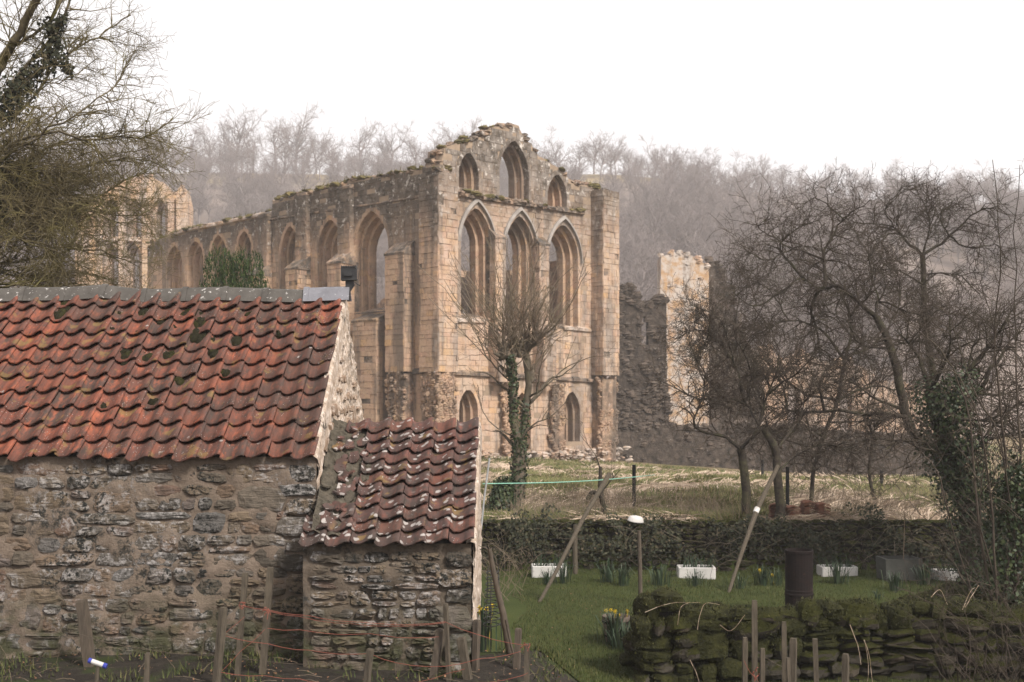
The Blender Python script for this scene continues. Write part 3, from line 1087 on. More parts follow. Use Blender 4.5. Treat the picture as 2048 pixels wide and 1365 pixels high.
# ---- gable front -------------------------------------------------
def win(pl, pr, pa, pyapex, pyspring, pysill, fn):
    a, _ = fn(pl, 600)
    b, _ = fn(pr, 600)
    c = (a + b) / 2
    pc = pa
    _, za = fn(pc, pyapex)
    _, zs = fn(pc, pyspring)
    _, zl = fn(pc, pysill)
    return [c, abs(b - a), zl, zs, za]


W_F = [win(921, 983, 951, 414, 484, 637, fac), win(1010, 1068, 1038, 431, 498, 646, fac), win(1096, 1156, 1120, 447, 514, 655, fac)]
W_U = [win(917, 958, 940, 303, 352, 381, fac), win(998, 1058, 1024, 279, 350, 398, fac), win(1095, 1134, 1113, 347, 392, 415, fac)]
W_L = [win(917, 956, 936, 776, 822, 905, fac), win(1026, 1062, 1040, 784, 830, 900, fac), win(1126, 1160, 1143, 781, 824, 884, fac)]
FWD = fac(1237, 600, -0.9)[0]
TOPF = [fac(*p) for p in ((874, 338), (888, 302), (929, 284), (968, 269), (985, 257), (1021, 251), (1040, 256), (1050, 276), (1066, 292), (1081, 316), (1121, 338), (1143, 366), (1175, 369), (1213, 380), (1222, 386))]
TOPF[0] = (0.0, TOPF[0][1])
TOPF[-1] = (FWD, TOPF[-1][1])
topF = jag(TOPF, RA, 0.5, 0.13)
outerF = [(0.0, -1.2), (FWD, -1.2)] + topF[::-1]
LAY = [(0.0, 0.40, 0.0), (0.40, 0.78, 0.22), (0.78, 1.25, 0.44)]
allwin = W_F + W_U + W_L


def shrink(w_, k, upper):
    c, wd, zl, zs, za = w_
    s_ = k * (0.8 if upper else 1.0)
    wd2 = max(0.5, wd - 2 * s_)
    return lancet(c, wd2, zl + (0.25 * k if not upper else 0), zs, max(zs + wd2 * 0.55, za - s_ * 1.25))


fw = bpy.data.objects.new('gable_front', None); COL.objects.link(fw); fw.parent = abbey
sw = bpy.data.objects.new('side_wall', None); COL.objects.link(sw); sw.parent = abbey
for i, (d0, d1, k) in enumerate(LAY):
    hs_ = [shrink(w_, k, q >= 3) for q, w_ in enumerate(allwin)]
    obj('wall_core' if i == 0 else 'window_order', plate(outerF, hs_, d0, d1 - 0.002, mpF), MT['joint'] if i == 0 else MT['ab_in'], fw)


def arch_ring(g, w_, dep0, dep1, thick, mp, rng, blk=0.32, gap=0.012, sill=None):
    """jamb stones and voussoirs round an opening (face at dep0 running to dep1)"""
    c, wd, zl, zs, za = w_
    inn = lancet(c, wd, zl, zs, za, 24)[1:] + [(c - wd / 2, zl)]
    out_ = lancet(c, wd + 2 * thick, zl, zs, za + thick * 1.25, 24)[1:] + [(c - wd / 2 - thick, zl)]
    # walk by arc length
    cum = [0.0]
    for a, b in zip(inn[:-1], inn[1:]):
        cum.append(cum[-1] + math.hypot(b[0] - a[0], b[1] - a[1]))
    tot = cum[-1]

    def at(path, s_):
        for i in range(len(cum) - 1):
            if s_ <= cum[i + 1] or i == len(cum) - 2:
                t = (s_ - cum[i]) / max(1e-6, cum[i + 1] - cum[i])
                return (path[i][0] + (path[i + 1][0] - path[i][0]) * t, path[i][1] + (path[i + 1][1] - path[i][1]) * t)
    s_ = 0.0
    while s_ < tot - 0.05:
        e = min(tot, s_ + blk * rng.uniform(.8, 1.2))
        j = rng.uniform(-0.006, 0.010)
        q = [at(inn, s_ + gap / 2), at(inn, e - gap / 2), at(out_, e - gap / 2), at(out_, s_ + gap / 2)]
        ins = j + 0.006
        # pull the inner edge a little into the opening so that the blocks, not the core, show
        v = [mp(p[0], p[1], dep0 - 0.014 - j) for p in q] + [mp(p[0], p[1], dep1) for p in q]
        cen = ((q[0][0] + q[1][0]) / 2 - (q[2][0] + q[3][0]) / 2, (q[0][1] + q[1][1]) / 2 - (q[2][1] + q[3][1]) / 2)
        ln = math.hypot(*cen) or 1
        for k in (0, 1, 4, 5):
            p = q[k % 4]
            p2 = (p[0] + cen[0] / ln * (0.012 + ins), p[1] + cen[1] / ln * (0.012 + ins))
            v[k] = mp(p2[0], p2[1], (dep0 - 0.014 - j) if k < 4 else dep1)
        g.add(v, [(0, 1, 2, 3), (7, 6, 5, 4), (0, 4, 5, 1), (1, 5, 6, 2), (2, 6, 7, 3), (3, 7, 4, 0)])
        s_ = e


def dress_window(w_, upper, mp, parent, rng, hood=False, lay=LAY, sill=True, mat='ab_f'):
    g, g2 = G(), G()
    for i, (d0, d1, k) in enumerate(lay):
        c, wd, zl, zs, za = w_
        s_ = k * (0.8 if upper else 1.0)
        wd2 = max(0.5, wd - 2 * s_)
        arch_ring(g if i == 0 else g2, (c, wd2, zl + (0.25 * k if not upper else 0), zs, max(zs + wd2 * .55, za - s_ * 1.25)), d0, d1 - 0.01, 0.20, mp, rng)
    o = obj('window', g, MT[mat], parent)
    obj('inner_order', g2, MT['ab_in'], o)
    c, wd, zl, zs, za = w_
    if sill:
        gs = G()
        gs.add([mp(c - wd / 2 - .05, zl - .05, -.05), mp(c + wd / 2 + .05, zl - .05, -.05), mp(c + wd / 2 + .05, zl + .02, -.04), mp(c - wd / 2 - .05, zl + .02, -.04),
                mp(c + wd / 2, zl + .30, 1.0), mp(c - wd / 2, zl + .30, 1.0), mp(c + wd / 2, zl - .05, 1.0), mp(c - wd / 2, zl - .05, 1.0)],
               [(0, 1, 2, 3), (3, 2, 4, 5), (0, 3, 5, 7), (1, 6, 4, 2)])
        obj('sill', gs, MT['ab_cap'], o)
    if hood:
        gh = G()
        inn = lancet(c, wd + 0.36, zl, zs - .25, za + 0.26, 20)[2:-1]
        ou = lancet(c, wd + 0.62, zl, zs - .25, za + 0.46, 20)[2:-1]
        n = len(inn)
        ga = [mp(p[0], p[1], -0.20) for p in inn] + [mp(p[0], p[1], -0.14) for p in ou] + [mp(p[0], p[1], 0.02) for p in ou] + [mp(p[0], p[1], 0.02) for p in inn]
        gh.add(ga, [(r * n + i, r * n + i + 1, ((r + 1) % 4) * n + i + 1, ((r + 1) % 4) * n + i) for r in range(4) for i in range(n - 1)])
        obj('hood_mould', gh, MT['hood'], o)
    return o


for q, w_ in enumerate(allwin):
    dress_window(w_, q >= 3, mpF, fw, RA, hood=q < 3, sill=q < 3)


def okF(x, z):
    if not inside(outerF, x, z + 0.12):
        return False
    for q, w_ in enumerate(allwin):
        c, wd, zl, zs, za = w_
        if abs(x - c) < wd / 2 + 0.22 and zl - 0.05 < z < za + 0.35:
            if inside(lancet(c, wd + 0.42, zl - .1, zs, za + .26), x, z):
                return False
    return True


outF = Vector((0, -1, 0))
outS = Vector((-1, 0, 0))
ashlar(RA, mpF, outF, 0.05, FWD - 0.05, -0.6, 19.6, okF, 'ab_f')
# rows of string courses and the ledge between the tiers
def string(pts, mp, proj, hgt, parent, rng, mat, name='string_course'):
    for a, b in zip(pts[:-1], pts[1:]):
        g = G()
        L_ = b[0] - a[0]
        n = max(1, int(abs(L_) / 0.55))
        for i in range(n):
            if rng.random() < 0.05:
                continue
            u0, u1 = a[0] + L_ * i / n, a[0] + L_ * (i + 0.98) / n
            z0, z1 = a[1] + (b[1] - a[1]) * i / n, a[1] + (b[1] - a[1]) * (i + 1) / n
            pj = proj * rng.uniform(0.75, 1.1)
            hh = hgt * rng.uniform(.85, 1.15)
            sec = [(-pj, 0), (-pj, hh * .55), (0.03, hh), (0.03, -hh * .25)]
            va = [mp(u0, z0 + z, d) for d, z in sec]
            vb = [mp(u1, z1 + z, d) for d, z in sec]
            g.add(va + vb, [(3, 2, 1, 0), (4, 5, 6, 7)] + [(k, (k + 1) % 4, (k + 1) % 4 + 4, k + 4) for k in range(4)])
        obj(name, g, MT[mat], parent, kind='stuff')


string([fac(907, 644), fac(985, 647), ], mpF, 0.16, 0.24, fw, RA, 'ab_pale')
string([fac(1098, 657), fac(1180, 664)], mpF, 0.16, 0.24, fw, RA, 'ab_pale')
string([fac(907, 750), fac(985, 754), fac(1098, 760), fac(1185, 765)], mpF, 0.18, 0.30, fw, RA, 'ab_cap')
string([fac(908, 392), fac(1165, 430)], mpF, 0.20, 0.26, fw, RA, 'ab_cap', 'ledge')


def buttress(x0, x1, z0, z1, proj, mp, out, left_dir, parent, mat, rng, cap=0.0, taper=0.0):
    """A pier on a wall: front face clad in ashlar plus the two returns; sloped weathering of height cap"""
    core = G()
    sec = [(x0 + .02, 0.3), (x0 + .02, -proj + .02), (x1 - .02, -proj + .02), (x1 - .02, 0.3)]
    core.add([mp(u, z0, d) for u, d in sec] + [mp(u, z1 - .02, d) for u, d in sec], [(0, 1, 5, 4), (1, 2, 6, 5), (2, 3, 7, 6), (4, 5, 6, 7)])
    if cap:
        core.add([mp(x0 - .06, z1 - .05, -proj - .06), mp(x1 + .06, z1 - .05, -proj - .06), mp(x1 + .04, z1 + cap, 0.05), mp(x0 - .04, z1 + cap, 0.05),
                  mp(x0 - .06, z1 - .16, -proj - .05), mp(x1 + .06, z1 - .16, -proj - .05), mp(x0 - .04, z1 - .2, .05), mp(x1 + .04, z1 - .2, .05)],
                 [(0, 1, 2, 3), (4, 5, 1, 0), (6, 4, 0, 3), (5, 7, 2, 1)])
    b = obj('buttress', core, MT['ab_cap'], parent)
    ashlar(rng, lambda u, z: mp(u, z, -proj), out, x0, x1, z0, z1, lambda u, z: True, mat)
    ashlar(rng, lambda u, z: mp(x0, z, -u), -left_dir, 0.0, proj, z0, z1, lambda u, z: True, mat)
    ashlar(rng, lambda u, z: mp(x1, z, -u), left_dir, 0.0, proj, z0, z1, lambda u, z: True, mat)
    return b


XD, YD = Vector((1, 0, 0)), Vector((0, 1, 0))
Z = lambda px, py: fac(px, py)[1]
# corner piers of the front
bx = fac(907, 600)[0]
buttress(-0.36, bx - .02, Z(890, 745), Z(880, 352), 0.36, mpF, outF, XD, fw, 'ab_f', RA)
rx0 = FWD - 1.45
buttress(rx0, FWD, Z(1210, 752), Z(1210, 388), 0.95, mpF, outF, XD, fw, 'ab_f', RA)
# slim piers between the lancets
for (pl, pr, pt_) in ((986, 1006, 474), (1074, 1093, 487)):
    a, b = fac(pl, 560, -.25)[0], fac(pr, 560, -.25)[0]
    buttress(a, b, Z(pl, 660), Z(pl, pt_), 0.45, mpF, outF, XD, fw, 'ab_f', RA, cap=0.45)
    buttress(a - .1, b + .15, Z(pl, 765), Z(pl, 668), 0.85, mpF, outF, XD, fw, 'ab_f', RA, cap=0.5)


def rubble_mass(name, rng, n, region, mp, rr_, mat, parent, sq=(1, 1, 1)):
    g = G()
    for _ in range(n):
        u, z, d = region(rng)
        p = mp(u, z, d)
        vv, ff = lump(rng, p, rng.uniform(*rr_), sq)
        g.add(vv, ff)
    return obj(name, g, MT[mat], parent, kind='stuff')


# robbed-out lower faces: broken core work
def core_pt(r, u0, u1, z0, z1, dd):
    z_ = r.uniform(z0, z1)
    return (r.uniform(u0 - .3 * abs(fbm(z_ * .9, u0)), u1 + .4 * fbm(z_ * .8, u1 + 3)), z_, -dd * (.75 + .5 * fbm(z_ * .7, u0 + 9)) + r.uniform(-.04, .06))


def core_box(u0, u1, z0, z1, d, mp, parent):
    g = G()
    sec = [(u0, 0.2), (u0, -d), (u1, -d), (u1, 0.2)]
    g.add([mp(u, z0, q) for u, q in sec] + [mp(u, z1, q) for u, q in sec], [(0, 1, 5, 4), (1, 2, 6, 5), (2, 3, 7, 6), (4, 5, 6, 7)])
    obj('broken_core', g, MT['ab_rub'], parent)


for (u0, u1, pt_, pb, dd, n) in ((-0.3, bx - .1, 746, 930, 0.30, 620), (fac(1098, 700)[0], fac(1122, 700)[0], 768, 925, 0.42, 420), (fac(1000, 700)[0], fac(1024, 700)[0], 768, 925, 0.42, 380), (rx0, FWD, 752, 935, 0.85, 900)):
    z0, z1 = Z(1000, pb), Z(1000, pt_)
    core_box(u0 + .1, u1 - .1, z0 - .5, z1 - .1, dd - .05, mpF, fw)
    rubble_mass('rubble_core', RA, n, lambda r, u0=u0, u1=u1, z0=z0, z1=z1, dd=dd: core_pt(r, u0, u1, z0, z1, dd), mpF, (0.06, 0.15), 'ab_core', fw)
rubble_mass('rubble_core', RA, 420, lambda r: ((lambda u: (u, r.uniform(-0.75, 0.62) * (0.5 + 0.5 * abs(math.sin(u * 1.7))), -r.uniform(0.1, 1.0)))(r.uniform(0.3, FWD + 1.3))), mpF, (0.08, 0.24), 'ab_pale', fw, (1.3, 1, .6))

# ---- long side wall ----------------------------------------------
Ys = lambda px: sid(px, 600)[0]
YC = Ys(543)
YE = Ys(292)
TOP1 = [sid(*p) for p in ((545, 400), (600, 388), (640, 379), (690, 369), (700, 361), (760, 355), (800, 347), (860, 333), (878, 338))]
TOP1[-1] = (0.0, TOP1[-1][1])
top1 = jag(TOP1[::-1], RA, 0.6, 0.10)
outer1 = [(0.0, -1.2)] + top1 + [(YC, -1.2)]
W_S = [win(778, 708, 751, 420, 500, 624, sid), win(686, 634, 666, 436, 505, 622, sid), win(599, 561, 582, 449, 512, 620, sid)]
W_S2 = [win(500, 470, 484, 461, 503, 640, sid), win(450, 417, 433, 469, 513, 640, sid), win(404, 371, 387, 481, 523, 640, sid), win(362, 329, 345, 491, 533, 640, sid)]
WL_S = [win(782, 742, 762, 775, 815, 905, sid), win(660, 620, 640, 775, 815, 905, sid)]
TOP2 = [sid(*p) for p in ((543, 424), (500, 434), (440, 447), (380, 458), (340, 470), (305, 482), (292, 490))]
TOP2[0] = (YC, TOP2[0][1])
TOP2[-1] = (YE, TOP2[-1][1])
top2 = jag(TOP2, RA, 0.7, 0.10)
outer2_ = [(YC, -1.2)] + top2 + [(YE, -1.2)]
for i, (d0, d1, k) in enumerate(LAY):
    obj('wall_core' if i == 0 else 'window_order', plate(outer1, [shrink(w_, k, False) for w_ in W_S + WL_S], d0, d1 - .002, mpS), MT['joint'] if i == 0 else MT['ab_in'], sw)
    obj('wall_core' if i == 0 else 'window_order', plate(outer2_, [shrink(w_, k, False) for w_ in W_S2], d0 + .12, d1 - .002 + .12, mpS), MT['joint'] if i == 0 else MT['ab_in'], sw)
for w_ in W_S + WL_S:
    dress_window(w_, False, mpS, sw, RA, sill=True, mat='ab_in')
for w_ in W_S2:
    dress_window(w_, False, lambda u, z, d=0.0: mpS(u, z, d + .12), sw, RA, sill=False, mat='ab_in')


def okwin(wins, outer):
    def f_(x, z):
        if not inside(outer, x, z + .12):
            return False
        for (c, wd, zl, zs, za) in wins:
            if abs(x - c) < wd / 2 + .22 and zl - .05 < z < za + .35 and inside(lancet(c, wd + .42, zl - .1, zs, za + .26), x, z):
                return False
        return True
    return f_


ashlar(RA, mpS, outS, 0.05, YC, -0.6, 16.5, okwin(W_S + WL_S, outer1), 'ab_s')
ashlar(RA, lambda u, z: mpS(u, z, .12), outS, YC, YE, -0.6, 16.5, okwin(W_S2, outer2_), 'ab_s', ch=0.33, lr=(.5, 1.0))
ZS = lambda px, py: sid(px, py)[1]
# pilaster buttresses between the bays, stepping out lower down
for (pl, pr, ptop, pcap) in ((708, 684, 372, 520), (621, 600, 386, 532), (543, 526, 428, 545)):
    a, b = Ys(pl), Ys(pr)
    buttress(a, b, ZS(pl, pcap), ZS(pl, ptop), 0.32, mpS, outS, YD, sw, 'ab_s', RA, cap=0.15)
    buttress(a - .05, b + .1, -0.8, ZS(pl, pcap) - .1, 0.95, mpS, outS, YD, sw, 'ab_s', RA, cap=0.75)
# the big corner pier
a, b = Ys(876), Ys(806)
buttress(-.34, 1.15, ZS(840, 745), ZS(870, 352), 0.36, mpS, outS, YD, sw, 'ab_s', RA)
buttress(Ys(832) + .1, Ys(792), ZS(800, 745), ZS(800, 508), 0.75, mpS, outS, YD, sw, 'ab_s', RA, cap=0.65)
buttress(Ys(776), Ys(728), -0.8, ZS(750, 640), 0.80, mpS, outS, YD, sw, 'ab_s', RA, cap=0.35)
for (u0, u1, dd, n) in ((-.2, 1.0, 0.32, 320), (Ys(832) + .1, Ys(792), 0.7, 460)):
    z0, z1 = ZS(800, 925), ZS(800, 744)
    core_box(u0 + .1, u1 - .1, z0 - .5, z1 - .1, dd - .05, mpS, sw)
    rubble_mass('rubble_core', RA, n, lambda r, u0=u0, u1=u1, z0=z0, z1=z1, dd=dd: (r.uniform(u0, u1), r.uniform(z0, z1), -r.choice((dd, r.uniform(0, dd))) + r.uniform(-.05, .1)), mpS, (0.06, 0.15), 'ab_core', sw)
string([(0.9, ZS(830, 747)), (Ys(700), ZS(700, 752))], mpS, 0.22, 0.30, sw, RA, 'ab_cap')
string([(0.1, ZS(850, 395)), (Ys(540), ZS(560, 437))], mpS, 0.10, 0.12, sw, RA, 'ab_cap')
string([(a_[0], a_[1] - .10) for a_ in TOP2[:5]], lambda u, z, d=0.0: mpS(u, z, d + .12), 0.22, 0.24, sw, RA, 'ab_pale', 'coping')

# moss and turf along the broken wall tops, loose capping stones under it
def top_dress(line, mp, thick, parent, rng, moss, stones):
    gm, gs = G(), G()
    for a, b in zip(line[:-1], line[1:]):
        L_ = math.hypot(b[0] - a[0], b[1] - a[1])
        for _ in range(int(L_ * stones) + 1):
            t = rng.random()
            vv, ff = lump(rng, mp(a[0] + (b[0] - a[0]) * t, a[1] + (b[1] - a[1]) * t + rng.uniform(-.08, .1), rng.uniform(-.06, thick)), rng.uniform(.12, .26), (1.3, 1.1, .6))
            gs.add(vv, ff)
        for _ in range(int(L_ * moss)):
            t = rng.random()
            c0 = mp(a[0] + (b[0] - a[0]) * t, a[1] + (b[1] - a[1]) * t + rng.uniform(0, .12), rng.uniform(-.08, thick))
            vv, ff = lump(rng, c0, rng.uniform(.10, .28), (1.4, 1.2, .55))
            gm.add(vv, ff)
            for _ in range(3):
                p = c0 + Vector((rng.uniform(-.2, .2), rng.uniform(-.2, .2), 0.05))
                q = p + Vector((rng.uniform(-.12, .12), rng.uniform(-.12, .12), rng.uniform(.12, .32)))
                s_ = Vector((rng.uniform(-.03, .03), rng.uniform(-.03, .03), 0))
                gm.add([p - s_, p + s_, q], [(0, 1, 2)])
    obj('capping_stone', gs, MT['ab_cap'], parent, kind='stuff')
    if gm.f:
        obj('moss_capping', gm, MT['moss_top'], parent, kind='stuff')


top_dress(TOP1[::-1], mpS, 1.1, sw, RA, 10, 5)
top_dress(TOP2, mpS, 1.2, sw, RA, 7, 3)
top_dress(TOPF[:6], mpF, 1.1, fw, RA, 1.6, 6)
top_dress(TOPF[6:], mpF, 1.1, fw, RA, 1.8, 6)
top_dress([fac(908, 385), fac(1160, 424)], lambda u, z, d=0.0: mpF(u, z, -.16 + .1 * d), 1.0, fw, RA, 1.2, 3)

# ---- the far long wall and the back end, seen through the openings
wl = [(6 + 5.6 * i, 1.9, 4.6, 8.2, 10.1) for i in range(5)]
topE = jag([(0.0, 12.5), (6, 11.5), (14, 11.8), (22, 9.5), (30, 10.5), (YE, 8.5)], RA, .8, .4)
g = plate([(1.26, -1.2)] + [(max(1.26, u), z) for u, z in topE] + [(YE, -1.2)], [lancet(*w_) for w_ in wl], 0, 1.1, lambda u, z, d: Vector((FWD - 1.4 + d, u, z)))
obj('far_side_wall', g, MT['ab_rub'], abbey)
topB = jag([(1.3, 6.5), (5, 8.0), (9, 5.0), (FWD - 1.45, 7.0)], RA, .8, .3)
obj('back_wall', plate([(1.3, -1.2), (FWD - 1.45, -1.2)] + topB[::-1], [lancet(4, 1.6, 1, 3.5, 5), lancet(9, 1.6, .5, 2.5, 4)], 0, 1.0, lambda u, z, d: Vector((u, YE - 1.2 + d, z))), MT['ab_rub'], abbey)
g = G()
g.add([(1.3, 1.3, -.35), (FWD - 1.45, 1.3, -.35), (FWD - 1.45, YE - 1.3, -.35), (1.3, YE - 1.3, -.35)], [(0, 1, 2, 3)])
obj('earth_floor', g, MT['moss_top'], abbey)

# ---- all cut stones: the largest as single blocks, the rest joined by material
STONES.sort(key=lambda s_: -s_[0])
for (_, v, f, mk) in STONES[:300]:
    obj('ashlar_block', new_mesh('ashlar_block', v, f), MT[mk], fw if mk == 'ab_f' else sw)
for mk in ('ab_f', 'ab_s'):
    g = G()
    for (_, v, f, k) in STONES[300:]:
        if k == mk:
            g.add(v, f)
    obj('ashlar_facing', g, MT[mk], fw if mk == 'ab_f' else sw, kind='stuff')
print('ashlar blocks', len(STONES), 'front width', FWD, 'side length', YE, 'stack', [tuple(round(q, 2) for q in w_) for w_ in W_F + W_S])
# ------------------------------------------------------------------ bare trees
class Tree:
    """Collects branch segments as arrays; mesh() turns them into tapered tubes."""
    def __init__(s, seed, snap=False):
        s.rng = random.Random(seed)
        s.snap = snap
        s.seg = []          # p0 p1 r0 r1 t0 t1
        s.tips = []
        s.lev = 0
        s.main = []

    def path(s, pts, rad):
        n = len(pts)
        tan = [(pts[min(i + 1, n - 1)] - pts[max(i - 1, 0)]).normalized() for i in range(n)]
        for i in range(n - 1):
            s.seg.append((*pts[i], *pts[i + 1], rad[i], rad[i + 1], *tan[i], *tan[i + 1], s.lev))

    def limb(s, pts, r0, r1, lev, prm, kink=0.03, sub=4, lv=0):
        """a limb through given points, smoothed and roughened, carrying branches of level lev and beyond"""
        R = s.rng
        pts = [Vector(p) for p in pts]
        if s.main and s.snap:                                   # start on the wood that is already there
            q = min(s.main, key=lambda m: (m - pts[0]).length_squared)
            if (q - pts[0]).length < 0.9:
                pts[0] = q.copy()
        if len(pts) < 3:
            pts.insert(1, (pts[0] + pts[1]) / 2)
        sp = []
        ext = [pts[0] * 2 - pts[1]] + pts + [pts[-1] * 2 - pts[-2]]
        for i in range(1, len(ext) - 2):
            a, b, c, d = ext[i - 1:i + 3]
            for k in range(sub):
                t = k / sub
                q = 0.5 * ((2 * b) + (c - a) * t + (2 * a - 5 * b + 4 * c - d) * t * t + (3 * b - a - 3 * c + d) * t ** 3)
                L_ = (c - b).length
                sp.append(q + Vector((R.gauss(0, 1), R.gauss(0, 1), R.gauss(0, 1))) * kink * L_ / sub if (i > 1 or k) else q)
        sp.append(pts[-1])
        n = len(sp)
        rad = [r0 + (r1 - r0) * (i / (n - 1)) ** 0.8 for i in range(n)]
        s.lev = lv
        s.path(sp, rad)
        if not lv:
            s.main.extend(sp)
        s.lev = 1
        s.spawn(sp, rad, lev, prm)
        s.lev = 0

    def spawn(s, pts, rad, lev, prm):
        if lev >= len(prm):
            return
        R = s.rng
        q = prm[lev]
        L_ = sum((b - a).length for a, b in zip(pts[:-1], pts[1:]))
        n = int(q['dens'] * L_ * R.uniform(.8, 1.2) + R.random())
        m = len(pts) - 1
        for _ in range(n):
            t = R.uniform(q.get('t0', 0.15), 1.0)
            i = min(m - 1, int(t * m))
            fr = t * m - i
            p = pts[i].lerp(pts[i + 1], fr)
            tan = (pts[i + 1] - pts[i]).normalized()
            ax = Vector((R.gauss(0, 1), R.gauss(0, 1), R.gauss(0, 1)))
            ax = (ax - tan * ax.dot(tan)).normalized()
            an = math.radians(R.uniform(*q['ang']))
            d = (tan * math.cos(an) + ax * math.sin(an))
            d = (d + Vector(q.get('bias', (0, 0, 0)))).normalized()
            ln = R.uniform(*q['len']) * (1.15 - 0.55 * t)
            r = min(rad[i] * 0.72, q['rad'] * R.uniform(.75, 1.15))
            st = q.get('steps', 4)
            pp, rr_ = [p], [r]
            g = Vector(q.get('trop', (0, 0, 0)))
            for k in range(st):
                d = (d + Vector((R.gauss(0, 1), R.gauss(0, 1), R.gauss(0, 1))) * q.get('wig', .15) + g * ((k + 1) / st)).normalized()
                pp.append(pp[-1] + d * ln / st)
                rr_.append(max(q.get('rmin', 0.0015), r * (1 - 0.7 * (k + 1) / st)))
            s.path(pp, rr_)
            s.tips.append(pp[-1])
            s.spawn(pp, rr_, lev + 1, prm)

    def mesh(s, name, rsplit=0.02, origin=(0, 0, 0), sel=None):
        A = np.array(s.seg, dtype=np.float64)
        if sel == 'thick':
            A = A[A[:, 14] == 0]
        elif sel == 'thin':
            A = A[A[:, 14] > 0]
        vs, fs, b = [], [], 0
        for part, k in ((A[A[:, 6] >= rsplit], 7), (A[A[:, 6] < rsplit], 3)):
            if not len(part):
                continue
            p0, p1, r0, r1, t0, t1 = part[:, 0:3], part[:, 3:6], part[:, 6], part[:, 7], part[:, 8:11], part[:, 11:14]
            V = []
            for p, r, t in ((p0, r0, t0), (p1, r1, t1)):
                a = np.cross(t, np.array((0.31, 0.52, 0.79)))
                a /= np.maximum(1e-6, np.linalg.norm(a, axis=1))[:, None]
                c = np.cross(t, a)
                for j in range(k):
                    V.append(p + (a * math.cos(2 * PI * j / k) + c * math.sin(2 * PI * j / k)) * r[:, None])
            V = np.stack(V, axis=1)          # n, 2k, 3
            n = len(part)
            q = np.array([(j, (j + 1) % k, k + (j + 1) % k, k + j) for j in range(k)])
            Q = (np.arange(n) * 2 * k)[:, None, None] + q[None] + b
            vs.append(V.reshape(-1, 3))
            fs.append(Q.reshape(-1, 4))
            b += n * 2 * k
        return new_mesh(name, np.concatenate(vs) - np.array(origin), np.concatenate(fs))


def leaf_mesh(name, pts, nrm, size, seed, origin=(0, 0, 0), tilt=0.5, ratio=0.75):
    """leaf-sized quads at points, roughly facing nrm"""
    R = np.random.default_rng(seed)
    pts = np.asarray(pts, float)
    n = len(pts)
    nr = np.asarray(nrm, float)
    if nr.ndim == 1:
        nr = np.repeat(nr[None], n, 0)
    nr = nr + R.normal(0, tilt, (n, 3))
    nr /= np.linalg.norm(nr, axis=1)[:, None]
    a = np.cross(nr, R.normal(0, 1, (n, 3)))
    a /= np.maximum(1e-6, np.linalg.norm(a, axis=1))[:, None]
    b = np.cross(nr, a)
    sz = (size * R.uniform(.6, 1.3, n))[:, None]
    pts = pts - np.array(origin)
    V = np.stack([pts - a * sz, pts - b * sz * ratio + nr * sz * .15, pts + a * sz, pts + b * sz * ratio + nr * sz * .15], 1).reshape(-1, 3)
    Q = np.arange(4 * n).reshape(-1, 4)
    return new_mesh(name, V, Q)


def blades(name, base, hgt, wid, lean, seed, origin=(0, 0, 0)):
    """grass blades: single bent triangles"""
    R = np.random.default_rng(seed)
    base = np.asarray(base, float)
    n = len(base)
    h_ = hgt * R.uniform(.5, 1.25, n)
    az = R.uniform(0, 2 * PI, n)
    ln = np.abs(R.normal(0, lean, n)) * h_
    side = np.stack([np.cos(az + 1.57), np.sin(az + 1.57), np.zeros(n)], 1) * (wid * R.uniform(.6, 1.3, n))[:, None]
    tip = base + np.stack([np.cos(az) * ln, np.sin(az) * ln, h_], 1)
    V = np.stack([base - side, base + side, tip], 1).reshape(-1, 3) - np.array(origin)
    return new_mesh(name, V, np.arange(3 * n).reshape(-1, 3))


MT['bark_moss'] = m_bark('bark_mossy', (0.075, 0.062, 0.042), (0.16, 0.13, 0.085), (0.13, 0.12, 0.035), 0.75, 9)
MT['twig_moss'] = m_bark('twig_lichened', (0.085, 0.070, 0.040), (0.19, 0.155, 0.088), (0.15, 0.132, 0.045), 0.6, 6)
MT['bark_dark'] = m_bark('bark_dark', (0.022, 0.019, 0.016), (0.06, 0.048, 0.039), (0.07, 0.068, 0.035), 0.5, 12)
MT['twig_dark'] = m_bark('twig_dark', (0.034, 0.027, 0.022), (0.085, 0.066, 0.053), (0.07, 0.063, 0.042), 0.4, 6)
MT['twig_pale'] = m_bark('twig_pale', (0.12, 0.092, 0.068), (0.22, 0.172, 0.128), (0.13, 0.11, 0.06), 0.4, 6)
MT['far_bark'] = m_bark('far_bark', (0.10, 0.082, 0.075), (0.16, 0.13, 0.12), (0.12, 0.10, 0.08), 0.3, 1)
MT['bark_pol'] = m_bark('bark_pollard', (0.075, 0.062, 0.047), (0.16, 0.13, 0.10), (0.085, 0.08, 0.04), 0.5, 9)
MT['ivy'] = m_leaf('ivy_leaf', [(0.0, (0.012, 0.020, 0.008)), (0.4, (0.022, 0.036, 0.013)), (0.75, (0.035, 0.052, 0.018)), (1.0, (0.06, 0.072, 0.028))])
MT['ivy_dull'] = m_leaf('ivy_leaf_dull', [(0.0, (0.013, 0.016, 0.009)), (0.5, (0.027, 0.030, 0.015)), (0.8, (0.040, 0.040, 0.021)), (1.0, (0.075, 0.058, 0.034))], 0.8)
MT['conifer'] = m_leaf('conifer_spray', [(0.0, (0.010, 0.022, 0.007)), (0.5, (0.024, 0.044, 0.012)), (1.0, (0.055, 0.075, 0.02))], 0.8)


def tree_thing(name, label, T, base, bark, twig, rs=0.02, group=None):
    t = thing(name, label, 'tree', base, 0, group)
    obj('trunk', T.mesh('trunk', rs, base, 'thick'), MT[bark], t, smooth=True)
    obj('crown', T.mesh('crown', rs, base, 'thin'), MT[twig], t)
    return t


